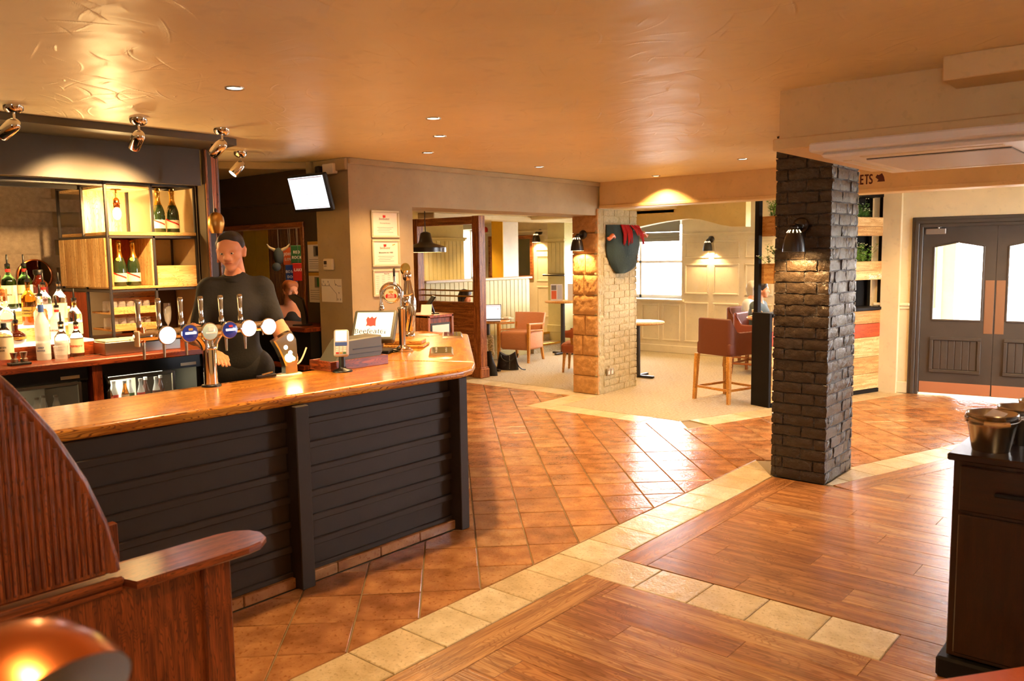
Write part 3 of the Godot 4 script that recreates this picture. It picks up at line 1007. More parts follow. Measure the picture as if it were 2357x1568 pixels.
func build_bulkhead() -> void:
	var b := struct("trim_bulkhead", "cream boxed bulkhead hanging from the ceiling beside the black pillar", "bulkhead")
	obj(Geo.new().span(Vector3(-1.75, 2.255, -4.2), Vector3(1.6, CEIL, -5.78)), "boxing", "beam_paint", b)
	obj(Geo.new().span(Vector3(-1.775, 2.195, -4.175), Vector3(1.6, 2.257, -5.79), 0.006), "edge_trim", "beam_paint", b)
	obj(Geo.new().span(Vector3(-0.93, 2.395, -3.95), Vector3(1.6, CEIL, -4.2), 0.004), "duct_box", "beam_paint", b)
	var a := thing("air_conditioner", "white ceiling air conditioner under the bulkhead by the pillar", "air conditioner", Vector3(-1.02, 2.195, -4.62))
	# frame 0.98 x 1.24, hanging 0.05
	obj(Geo.new().span(Vector3(-0.5, -0.045, -0.62), Vector3(0.5, 0, 0.62), 0.008), "flange", "white_plastic", a)
	obj(Geo.new().span(Vector3(-0.46, -0.07, -0.57), Vector3(0.46, -0.044, 0.57), 0.02), "fascia", "white_plastic", a)
	for s in [-1.0, 1.0]:
		obj(Geo.new().span(Vector3(s * 0.40 - 0.022, -0.074, -0.36), Vector3(s * 0.40 + 0.022, -0.068, 0.36), 0.002), "air_flap", "cream_plastic", a)
		obj(Geo.new().span(Vector3(-0.3, -0.074, s * 0.475 - 0.022), Vector3(0.3, -0.068, s * 0.475 + 0.022), 0.002), "air_flap", "cream_plastic", a)
	obj(Geo.new().span(Vector3(-0.31, -0.073, -0.36), Vector3(0.31, -0.0695, 0.36)), "grille_well", "black_plastic", a)
	var slat := Geo.new().span(Vector3(-0.31, -0.006, -0.004), Vector3(0.31, 0.0, 0.004), 0.001).mesh()
	for k in 40:
		put(slat, "grille_slat", "white_plastic", a, Transform3D(Basis.IDENTITY, Vector3(0, -0.073, -0.351 + k * 0.018)))
	obj(Geo.new().span(Vector3(0.2, -0.078, -0.1), Vector3(0.29, -0.072, 0.06), 0.002), "sensor_panel", "white_plastic", a)
	var lp := thing("ceiling_light_panel", "white lit ceiling panel at the edge beside the air conditioner", "light", Vector3(-0.1, 2.195, -4.55))
	obj(Geo.new().span(Vector3(-0.28, -0.03, -0.45), Vector3(0.28, 0, 0.45), 0.006), "frame", "white_plastic", lp)
	obj(Geo.new().span(Vector3(-0.25, -0.034, -0.42), Vector3(0.25, -0.029, 0.42)), "diffuser", mk("panel_glow", hexc("ffffff"), 0.5, {"glow": hexc("f4f7ff"), "power": 2.5}), lp)
	area(lp, Transform3D(Basis(Vector3.RIGHT, -PI / 2), Vector3(0, -0.04, 0)), Vector2(0.5, 0.84), 0.5, hexc("f4f7ff"))


func build_doors() -> void:
	var fr := struct("door_frame", "dark grey moulded frame round the entrance doors", "door frame")
	var at := Transform3D(Basis(Vector3.UP, deg_to_rad(7.43)), Vector3(-2.64, 0, -10.18))
	fr.transform = at
	var g := Geo.new()
	for s in [[0.0, 0.022], [0.035, 0.04], [0.075, 0.028]]:
		g.span(Vector3(s[0] - 0.005, 0, -0.12), Vector3(s[0] + 0.035, 2.03 - s[0], s[1]), 0.006)
		g.span(Vector3(1.68 - s[0] - 0.03, 0, -0.12), Vector3(1.685 - s[0], 2.03 - s[0], s[1]), 0.006)
		g.span(Vector3(-0.005 + s[0], 1.995 - s[0], -0.12), Vector3(1.685 - s[0], 2.035 - s[0], s[1]), 0.006)
	obj(g, "architrave", "door_paint", fr)
	for k in 2:
		var d := struct("door_%d" % (k + 1), ["dark grey entrance door with the steel closer, arched glass and boarded lower panel", "dark grey entrance door beside the cabinet, cut off at the picture edge"][k], "door")
		d.transform = at
		var x0 := 0.112 if k == 0 else 0.842
		var x1 := 0.8385 if k == 0 else 1.567
		var z0 := -0.075
		var z1 := -0.03
		var gx0 := x0 + 0.11
		var gx1 := x1 - 0.122
		var mid := (gx0 + gx1) / 2
		# leaf cut round the arched light
		var leaf := Geo.new()
		leaf.xf = Transform3D(Basis(Vector3.RIGHT, PI / 2), Vector3(0, 0, 0))
		for q in [[[x0, 0.02], [x0, 1.945], [gx0, 1.945], [gx0, 0.02]], [[gx1, 0.02], [gx1, 1.945], [x1, 1.945], [x1, 0.02]], [[gx0, 0.02], [gx0, 0.865], [gx1, 0.865], [gx1, 0.02]], [[gx0, 1.7], [gx0, 1.945], [gx1, 1.945], [gx1, 1.7], [mid, 1.75]]]:
			var p := PackedVector2Array()
			for w in q:
				p.append(Vector2(w[0], -w[1]))
			leaf.prism(p, [[0, z0], [0, z1]])
		obj(leaf, "leaf", "door_paint", d, 1)
		var gl := Geo.new()
		gl.xf = Transform3D(Basis(Vector3.RIGHT, PI / 2), Vector3(0, 0, 0))
		gl.prism(pv([[gx0, -0.865], [gx0, -1.7], [mid, -1.75], [gx1, -1.7], [gx1, -0.865]]), [[0, -0.055], [0, -0.05]])
		obj(gl, "pane", "pane", d)
		var bead := Geo.new()
		for e in [[gx0, 0.865, gx0, 1.7], [gx0, 1.7, mid, 1.75], [mid, 1.75, gx1, 1.7], [gx1, 1.7, gx1, 0.865], [gx1, 0.865, gx0, 0.865]]:
			bead.bar(Vector3(e[0], e[1], z1 - 0.002), Vector3(e[2], e[3], z1 - 0.002), 0.022, 0.022, Vector3(0, 0, 1), 0.006)
		obj(bead, "glazing_bead", "door_paint", d)
		var px0 := gx0 - 0.01
		var px1 := gx1 + 0.01
		moulding(d, Transform3D(Basis.IDENTITY, Vector3(0, 0, z1)), px0, 0.262, px1, 0.672, "door_paint", 0.035, 0.02)
		for i in 6:
			var bw := (px1 - px0 - 0.08) / 6.0
			var bx := px0 + 0.04 + bw * i
			obj(Geo.new().span(Vector3(bx + 0.003, 0.3, z1 - 0.004), Vector3(bx + bw - 0.003, 0.635, z1 + 0.006), 0.004), "board", "door_paint", d, 1)
		obj(Geo.new().span(Vector3(x0 + 0.005, 0.022, z1), Vector3(x1 - 0.005, 0.15, z1 + 0.003)), "kick_plate", "kick_copper", d)
		if k == 0:
			obj(Geo.new().span(Vector3(x1 - 0.02, 0.02, z0 - 0.012), Vector3(x1 + 0.02, 1.945, z0)), "meeting_strip", "door_paint", d)
		var hx := x1 - 0.095 if k == 0 else x0 + 0.008
		obj(Geo.new().span(Vector3(hx, 0.725, z1), Vector3(hx + 0.087, 1.32, z1 + 0.003), 0.001), "push_plate", mk("push_plate_%d" % k, hexc("b58a66"), 0.35, {"metal": 0.8}), d)
		if k == 0:
			obj(Geo.new().span(Vector3(x0 + 0.02, 1.84, z1), Vector3(x0 + 0.225, 1.905, z1 + 0.05), 0.006), "closer_body", "brushed_steel", d)
			obj(Geo.new().bar(Vector3(x0 + 0.15, 1.915, z1 + 0.04), Vector3(x0 + 0.33, 1.955, z1 + 0.02), 0.016, 0.008).bar(Vector3(x0 + 0.06, 1.94, 0.0), Vector3(x0 + 0.33, 1.955, z1 + 0.02), 0.014, 0.006).lathe([Vector2(0.012, 0), Vector2(0.012, 0.02)], 10, Vector3(x0 + 0.15, 1.9, z1 + 0.03)), "closer_arm", "brushed_steel", d)


func brick_meshes(len_: float, h: float, d: float, rough: float, count: int, seed_: int, ch := 0.008) -> Array:
	var r := RandomNumberGenerator.new()
	r.seed = seed_
	var out := []
	for k in count:
		var g := Geo.new()
		# face split into a small uneven grid so edges wander and the surface bulges
		var nx := 6
		var ny := 3
		var p := []
		for j in ny + 1:
			var row := []
			for i in nx + 1:
				var edge := i == 0 or i == nx or j == 0 or j == ny
				var x := (float(i) / nx - 0.5) * len_ + r.randfn(0, rough * 0.35)
				var y := (float(j) / ny - 0.5) * h + r.randfn(0, rough * 0.35)
				var z := r.randfn(0, rough * 0.3) - (ch * r.randf_range(0.5, 1.4) if edge else 0.0)
				row.append(Vector3(x, y, z))
			p.append(row)
		g.sheet(p, func(_q): return Vector3(0, 0, 1))
		for i in nx:
			g.quad(p[0][i], p[0][i + 1], Vector3(p[0][i + 1].x, p[0][i + 1].y, -d), Vector3(p[0][i].x, p[0][i].y, -d), Vector3.DOWN)
			g.quad(p[ny][i], p[ny][i + 1], Vector3(p[ny][i + 1].x, p[ny][i + 1].y, -d), Vector3(p[ny][i].x, p[ny][i].y, -d), Vector3.UP)
		for j in ny:
			g.quad(p[j][0], p[j + 1][0], Vector3(p[j + 1][0].x, p[j + 1][0].y, -d), Vector3(p[j][0].x, p[j][0].y, -d), Vector3.LEFT)
			g.quad(p[j][nx], p[j + 1][nx], Vector3(p[j + 1][nx].x, p[j + 1][nx].y, -d), Vector3(p[j][nx].x, p[j][nx].y, -d), Vector3.RIGHT)
		out.append(g.mesh(0, Vector2(r.randf(), r.randf())))
	return out


# courses of bricks on one face: at = face frame (local x along, y up, z out)
func brick_face(parent: Node, at: Transform3D, width: float, y0: float, y1: float, course: float, bond: Array, mat: String, rough: float, seed_: int, proud := 0.008) -> void:
	var kinds := {}
	var y := y0
	var c := 0
	while y < y1 - 0.02:
		var hh := minf(course, y1 - y)
		var x := 0.0
		var row: Array = bond[c % bond.size()]
		var i := 0
		while x < width - 0.012:
			var l: float = minf(row[i % row.size()], width - x)
			if width - x - l < 0.04:
				l = width - x
			var key := "%d_%d" % [int(l * 200), int(hh * 500)]
			if not kinds.has(key):
				kinds[key] = brick_meshes(l - 0.009, hh - 0.01, 0.02 + proud, rough, 3, seed_ + kinds.size(), 0.0035)
			var t := xf(Vector3(x + l / 2, y + hh / 2, proud + rng.randfn(0, 0.0022)), rng.randfn(0, 0.5), 0, rng.randfn(0, 0.4))
			put(kinds[key][rng.randi() % 3], "brick", mat, parent, at * t)
			x += l
			i += 1
		y += course
		c += 1


func build_masonry() -> void:
	# black painted pillar
	var p := struct("pillar_black", "black gloss-painted brick pillar standing between the tiles and the planks", "pillar")
	obj(Geo.new().span(Vector3(-2.428, 0, -5.812), Vector3(-2.042, CEIL, -6.358)), "mortar_core", "black_mortar", p)
	var a := [[0.225, 0.112, 0.225], [0.112, 0.225, 0.112]]
	brick_face(p, Transform3D(Basis.IDENTITY, Vector3(-2.44, 0, -5.812)), 0.41, 0, CEIL, 0.0806, [[0.225, 0.19], [0.09, 0.225, 0.1]], "black_brick", 0.006, 300)
	brick_face(p, Transform3D(Basis(Vector3.UP, PI / 2), Vector3(-2.042, 0, -5.8)), 0.57, 0, CEIL, 0.0806, [[0.11, 0.225, 0.11, 0.13], [0.225, 0.11, 0.225], [0.06, 0.11, 0.225, 0.11]], "black_brick", 0.006, 330)
	brick_face(p, Transform3D(Basis(Vector3.UP, -PI / 2), Vector3(-2.428, 0, -6.37)), 0.57, 0, CEIL, 0.0806, a, "black_brick", 0.006, 360)
	brick_face(p, Transform3D(Basis(Vector3.UP, PI), Vector3(-2.03, 0, -6.358)), 0.41, 0, CEIL, 0.0806, a, "black_brick", 0.006, 390)
	# column of sandstone and cream-painted brick
	var c := struct("column_stone", "column with a rough sandstone face and a cream-painted brick side", "column")
	obj(Geo.new().span(Vector3(-5.84, 0, -7.98), Vector3(-5.496, 2.2, -8.815)), "mortar_core", "cream_mortar", c)
	brick_face(c, Transform3D(Basis(Vector3.UP, PI / 2), Vector3(-5.496, 0, -8.1)), 0.73, 0, 2.2, 0.0815, [[0.225, 0.225, 0.112], [0.112, 0.225, 0.225, 0.17]], "cream_brick", 0.004, 420)
	brick_face(c, Transform3D(Basis(Vector3.UP, PI), Vector3(-5.48, 0, -8.815)), 0.37, 0, 2.2, 0.0815, [[0.225, 0.15], [0.112, 0.225]], "cream_brick", 0.004, 450)
	var rows := [0.0, 0.22, 0.465, 0.707, 0.95, 1.186, 1.428, 1.675, 1.92, 2.2]
	var r := RandomNumberGenerator.new()
	r.seed = 77
	for k in rows.size() - 1:
		var cuts := [0.0, 0.37] if k in [0, 1, 4, 7, 8] else [0.0, 0.19 + r.randfn(0, 0.02), 0.37]
		for i in cuts.size() - 1:
			stone(c, Vector3(-5.85 + cuts[i], rows[k], -7.965), Vector3(-5.85 + cuts[i + 1], rows[k + 1], -7.965), r.randi(), Vector3(0, 0, 1))
		# the stones return round the corner
		var dep := 0.08 + 0.07 * (k % 2)
		stone(c, Vector3(-5.497, rows[k], -7.97 - dep), Vector3(-5.497, rows[k + 1], -7.955), r.randi(), Vector3(1, 0, 0), "cream_brick")
		stone(c, Vector3(-5.842, rows[k], -8.8), Vector3(-5.842, rows[k + 1], -7.965), r.randi(), Vector3(-1, 0, 0))


func stone(parent: Node, a: Vector3, b: Vector3, seed_: int, out: Vector3, mat := "sandstone") -> void:
	var f := FastNoiseLite.new()
	f.seed = seed_ % 10000
	f.frequency = 13.0
	f.fractal_type = FastNoiseLite.FRACTAL_RIDGED
	f.fractal_octaves = 3
	var nx := 9
	var ny := 8
	var e := 0.004
	var p := []
	var along := Vector3(0, 0, 1) if out.x != 0.0 else Vector3(1, 0, 0)
	var w: float = (b - a).dot(along)
	var h := b.y - a.y
	for j in ny + 1:
		var row := []
		for i in nx + 1:
			var u := lerpf(e, w - e, float(i) / nx)
			var v := lerpf(e, h - e, float(j) / ny)
			var rim := minf(minf(u, w - u), minf(v, h - v))
			var bulge := smoothstep(0.0, 0.03, rim)
			row.append(a + along * u + Vector3.UP * v + out * (bulge * (0.012 + 0.017 * f.get_noise_2d(u, v))))
		p.append(row)
	var g := Geo.new().sheet(p, func(_q): return out)
	for i in nx:
		g.quad(p[0][i], p[0][i + 1], p[0][i + 1] - out * 0.03, p[0][i] - out * 0.03, Vector3.DOWN)
		g.quad(p[ny][i], p[ny][i + 1], p[ny][i + 1] - out * 0.03, p[ny][i] - out * 0.03, Vector3.UP)
	for j in ny:
		g.quad(p[j][0], p[j + 1][0], p[j + 1][0] - out * 0.03, p[j][0] - out * 0.03, -along)
		g.quad(p[j][nx], p[j + 1][nx], p[j + 1][nx] - out * 0.03, p[j][nx] - out * 0.03, along)
	obj(g, "stone", mat, parent)


func build_outside() -> void:
	var gr := struct("ground_outside", "pale paved yard outside the windows and doors", "ground")
	obj(Geo.new().span(Vector3(-40, -0.3, -60), Vector3(30, -0.16, 12)), "paving", "paving", gr)
	var hb := thing("white_shed", "white rendered outbuilding seen through the entrance door glass", "building", Vector3(0.8, -0.16, -19.0), 0.2)
	obj(Geo.new().span(Vector3(-3.2, 0, -1.5), Vector3(4.5, 2.1, 1.5)), "wall", "render_white", hb)
	obj(Geo.new().span(Vector3(-3.35, 2.1, -1.65), Vector3(4.65, 2.22, 1.65), 0.02), "roof", "paving", hb)
	var tr := thing("conifer", "green conifer outside the entrance door glass", "tree", Vector3(-3.55, -0.16, -14.6))
	obj(Geo.new().lathe([Vector2(0.09, 0), Vector2(0.06, 3.4)], 8), "trunk", "back_counter_wood", tr)
	var leaf := Geo.new()
	var r := RandomNumberGenerator.new()
	r.seed = 9
	for k in 1400:
		var y := r.randf_range(0.3, 3.7)
		var rad := 0.62 * (1.0 - pow(absf(y - 1.4) / 2.5, 2.0)) * sqrt(r.randf_range(0.45, 1.0))
		var a := r.randf() * TAU
		var c := Vector3(cos(a) * rad, y, sin(a) * rad)
		var d := Vector3(cos(a), r.randf_range(-0.8, 0.6), sin(a)).normalized() * 0.13
		var s := d.cross(Vector3.UP).normalized() * 0.03
		leaf.ftri(c - s, c + s, c + d, Vector3.UP)
	var fo := obj(leaf, "foliage", "conifer_leaf", tr)
	fo.set_meta("kind", "stuff")


# ---------------------------------------------------------------- the bar

const WARM := Color(1.0, 0.80, 0.54)

func front_x(z: float) -> float:       # front edge of the counter, a touch out of line with the panels
	return -3.385 - 0.055 * (z + 3.52)


func build_bar() -> void:
	var b := thing("bar", "long dark panelled bar front with a golden oak counter top", "bar counter")
	# carcass and cladding
	obj(Geo.new().prism(pv([[-3.53, 0.9], [-3.53, -3.5], [-4.9, -4.9], [-5.5, -4.95], [-5.5, -4.5], [-5.1, -4.5], [-3.95, -3.35], [-3.95, 0.9]]), [[0, 0.0], [0, 0.945]]), "carcass", "bar_paint", b)
	var posts := [[-3.56, -3.49], [-2.41, -2.33], [-0.9, -0.82]]
	for p in posts:
		obj(Geo.new().span(Vector3(-3.53, 0, p[0]), Vector3(-3.415, 0.945, p[1]), 0.004), "post", "bar_paint", b, 1)
	for s in [[-3.49, -2.41], [-2.33, -0.9], [-0.82, 0.9]]:
		var ys := [0.075, 0.2, 0.33, 0.458, 0.588, 0.718, 0.845, 0.945]
		for k in 7:
			obj(Geo.new().span(Vector3(-3.53, ys[k] + 0.002, s[0] + 0.001), Vector3(-3.505, ys[k + 1] - 0.002, s[1] - 0.001), 0.003), "board", "bar_paint", b, 2, Vector2(k * 0.3, k * 0.7))
			if k > 0:
				obj(Geo.new().span(Vector3(-3.51, ys[k] - 0.018, s[0]), Vector3(-3.488, ys[k] + 0.018, s[1]), 0.004), "batten", "bar_paint", b, 2)
		obj(Geo.new().span(Vector3(-3.53, 0.055, s[0]), Vector3(-3.49, 0.082, s[1]), 0.004), "base_rail", "bar_paint", b, 2)
		var z: float = s[0]
		while z < s[1] - 0.02:
			var z1 := minf(z + 0.299, s[1])
			obj(Geo.new().span(Vector3(-3.53, 0.0, z + 0.002), Vector3(-3.468, 0.056, z1 - 0.002), 0.004), "skirting_tile", "terracotta_%d" % (rng.randi() % 4), b)
			z = z1
	# cladding of the slanted return
	for k in 7:
		var ys := [0.075, 0.2, 0.33, 0.458, 0.588, 0.718, 0.845, 0.945]
		obj(Geo.new().bar(Vector3(-3.545, (ys[k] + ys[k + 1]) / 2, -3.515), Vector3(-4.9, (ys[k] + ys[k + 1]) / 2, -4.9), 0.02, ys[k + 1] - ys[k] - 0.004, Vector3(1, 0, -1), 0.003), "board", "bar_paint", b)
	# counter top in two boards with a mitre
	var edge := [[0.022, 0.945], [0.006, 0.951], [0.0, 0.962], [0.0, 0.984], [0.006, 0.995], [0.02, 1.0]]
	var p1 := pv([[front_x(0.9), 0.9], [front_x(-2.4), -2.4], [front_x(-3.5), -3.5], [-3.43, -3.63], [-3.56, -3.79], [-4.13, -3.5], [-4.13, 0.9]])
	var cm := Geo.new().prism(p1, edge, true)
	obj(cm, "counter_top", "counter_oak", b, 2)
	var gd := Geo.new()
	var turn := Basis(Vector3.UP, deg_to_rad(45.0))
	var p2 := PackedVector2Array()
	for q in [[-3.563, -3.792], [-4.9, -5.135], [-5.49, -5.13], [-5.49, -4.37], [-4.99, -4.37], [-4.133, -3.503]]:
		var w := turn.inverse() * Vector3(q[0], 0, q[1])
		p2.append(Vector2(w.x, w.z))
	gd.prism(p2, edge, true)
	put(gd.mesh(2, Vector2(0.3, 0.2)), "counter_top", "counter_oak", b, Transform3D(turn, Vector3.ZERO))
	build_font()
	build_counter_things()
	build_ceiling_lights()


func build_font() -> void:
	# a chrome bar of seven taps on one column
	var f := thing("beer_font", "chrome multi-tap beer font with lit oval badges on the counter", "beer tap", Vector3(-4.06, BAR_TOP, -2.25))
	var col := []
	for y in [0.012, 0.03, 0.1, 0.19]:
		col.append(y)
	var oval := func(y: float, rx: float, rz: float, cz := 0.0) -> Array:
		var r := []
		for k in 20:
			var a := TAU * k / 20.0
			r.append(Vector3(cos(a) * rx, y, cz + sin(a) * rz))
		return r
	var out := func(p: Vector3) -> Vector3: return Vector3(p.x, 0, p.z)
	obj(Geo.new().lathe([Vector2(0.0, 0.0), Vector2(0.052, 0.0), Vector2(0.052, 0.008), Vector2(0.045, 0.013), Vector2(0.0, 0.013)], 24), "foot", "black_plastic", f)
	obj(Geo.new().sheet([oval.call(0.012, 0.034, 0.038), oval.call(0.1, 0.033, 0.037), oval.call(0.205, 0.033, 0.037)], out, true), "column", "chrome", f)
	obj(Geo.new().sheet([oval.call(0.2, 0.036, 0.04), oval.call(0.206, 0.038, 0.042), oval.call(0.212, 0.036, 0.04)], out, true), "collar", "chrome", f)
	for s in [-1.0, 0.0, 1.0]:
		var path := []
		for k in 9:
			var t := k / 8.0
			path.append(Vector3(0, 0.2 + 0.1 * t, s * (0.022 + 0.075 * t * t)))
		obj(Geo.new().tube(path, [0.024, 0.024, 0.023, 0.022, 0.021, 0.021, 0.021, 0.022, 0.024], 12), "neck", "chrome", f)
	obj(Geo.new().tube([Vector3(0, 0.3, 0.4), Vector3(0, 0.3, 0.38), Vector3(0, 0.3, -0.33), Vector3(0, 0.3, -0.35)], [0.012, 0.03, 0.03, 0.012], 16), "cross_tube", "chrome", f)
	var zs := [0.362, 0.258, 0.139, 0.027, -0.088, -0.203, -0.328]
	var faces := ["label_cream", "lens_glow", "lens_navy", "lens_sage", "lens_navy", "lens_glow", "lens_glow"]
	for k in 7:
		var tp := Node3D.new()
		tp.name = name_in(f, "tap")
		f.add_child(tp, true)
		tp.position = Vector3(0, 0.3, zs[k])
		var body := Geo.new()
		body.xf = Transform3D(Basis(Vector3.BACK, -PI / 2), Vector3(0.02, 0, 0))
		if k > 0:
			body.lathe([Vector2(0.02, 0), Vector2(0.024, 0.012), Vector2(0.042, 0.022), Vector2(0.048, 0.034), Vector2(0.048, 0.042), Vector2(0.044, 0.046)], 24)
		else:
			body.xf = Transform3D.IDENTITY
			body.lathe([Vector2(0.022, -0.03), Vector2(0.026, 0), Vector2(0.022, 0.045)], 16)
		obj(body, "badge_housing", "chrome" if k else "copper", tp)
		var lens := Geo.new()
		lens.xf = Transform3D(Basis(Vector3.UP, deg_to_rad(-48.0) if k == 0 else 0.0) * Basis(Vector3.BACK, -PI / 2), Vector3(0.066 if k else 0.03, 0, 0))
		lens.lathe([Vector2(0.043, 0), Vector2(0.043, 0.001), Vector2(0.03, 0.006), Vector2(0.015, 0.009), Vector2(0.0, 0.01)], 24)
		if k == 0:
			lens.xf = Transform3D(Basis.IDENTITY, Vector3(0.0, 0.0, 0.0))
			lens = Geo.new().box(Vector3(0.012, -0.01, 0.028), Vector3(0.045, 0.08, 0.012), 0.004)
		obj(lens, "badge_lens" if k else "side_badge", faces[k], tp)
		if k == 2 or k == 4:
			obj(Geo.new().box(Vector3(0.075, 0.002, 0), Vector3(0.004, 0.012, 0.06), 0.001), "badge_print", mk("badge_white_%d" % k, hexc("ffffff"), 0.3, {"glow": hexc("f0f0f0"), "power": 1.0}), tp)
			obj(Geo.new().box(Vector3(0.074, 0.021, 0), Vector3(0.004, 0.011, 0.022), 0.001), "badge_print", "print_gold" if k == 2 else "print_red", tp)
		if k == 3:
			obj(Geo.new().box(Vector3(0.075, -0.006, 0), Vector3(0.004, 0.008, 0.06), 0.001).box(Vector3(0.075, 0.016, 0.0), Vector3(0.004, 0.022, 0.03), 0.001), "badge_print", "print_white", tp)
		if k in [1, 5, 6]:
			omni(tp, Vector3(0.09, 0, 0), 0.02, hexc("dfe6ff"), 0.04)
		if k < 6:
			obj(Geo.new().lathe([Vector2(0.012, 0.026), Vector2(0.012, 0.045)], 12), "stem_collar", "black_plastic", tp)
			obj(Geo.new().lathe([Vector2(0.0, 0.043), Vector2(0.013, 0.043), Vector2(0.0135, 0.066), Vector2(0.0115, 0.07), Vector2(0.0095, 0.075), Vector2(0.0115, 0.12), Vector2(0.0135, 0.165), Vector2(0.0135, 0.18), Vector2(0.0105, 0.186), Vector2(0.0, 0.187)], 14, Vector3(-0.004, 0, 0.008)), "handle", "chrome", tp)
			obj(Geo.new().lathe([Vector2(0.0055, -0.115), Vector2(0.0075, -0.075), Vector2(0.0085, -0.03)], 10, Vector3(0.02, 0, 0)), "nozzle", "brushed_steel", tp)
		else:
			obj(Geo.new().lathe([Vector2(0.004, -0.05), Vector2(0.004, -0.03)], 8), "nozzle", "brushed_steel", tp)

	# small curved font
	var s := thing("curved_font", "small curved chrome font with round lit badges and an oval white foot", "beer tap", Vector3(-4.06, BAR_TOP, -2.73))
	var foot := Geo.new()
	foot.xf = Transform3D(Basis.from_scale(Vector3(0.6, 1, 1)), Vector3.ZERO)
	foot.lathe([Vector2(0.0, 0), Vector2(0.092, 0.0), Vector2(0.092, 0.008), Vector2(0.084, 0.012), Vector2(0.0, 0.012)], 32)
	obj(foot, "foot", "cream_plastic", s)
	var left := [[0.0, 0.028], [0.05, 0.026], [0.1, 0.045], [0.15, 0.068], [0.2, 0.098]]
	var right := [[0.0, -0.055], [0.05, -0.053], [0.1, -0.056], [0.15, -0.056], [0.2, -0.052], [0.25, -0.02]]
	var pl := PackedVector2Array()
	for q in left:
		pl.append(Vector2(q[1], -q[0] - 0.01))
	pl.append(Vector2(0.01, -0.252))
	for i in right.size():
		pl.append(Vector2(right[right.size() - 1 - i][1], -right[right.size() - 1 - i][0] - 0.01))
	var gb := Geo.new()
	gb.xf = Transform3D(Basis(Vector3(0, 0, 1), Vector3(1, 0, 0), Vector3(0, -1, 0)), Vector3.ZERO)
	gb.prism(pl, [[0.006, -0.028], [0.0, -0.02], [0.0, 0.02], [0.006, 0.028]])
	obj(gb, "blade", "chrome", s)
	for q in [[0.223, -0.008, 0.022, "lens_glow"], [0.168, 0.025, 0.013, "lens_glow"], [0.135, -0.004, 0.013, "lens_glow"], [0.098, -0.022, 0.014, "lens_green"]]:
		var l := Geo.new()
		l.xf = Transform3D(Basis(Vector3.BACK, -PI / 2), Vector3(0.028, q[0], q[1]))
		l.lathe([Vector2(q[2], 0), Vector2(q[2] * 0.9, 0.004), Vector2(0.0, 0.006)], 18)
		obj(l, "badge", q[3], s)
	omni(s, Vector3(0.06, 0.1, -0.02), 0.02, hexc("e8ff90"), 0.03)


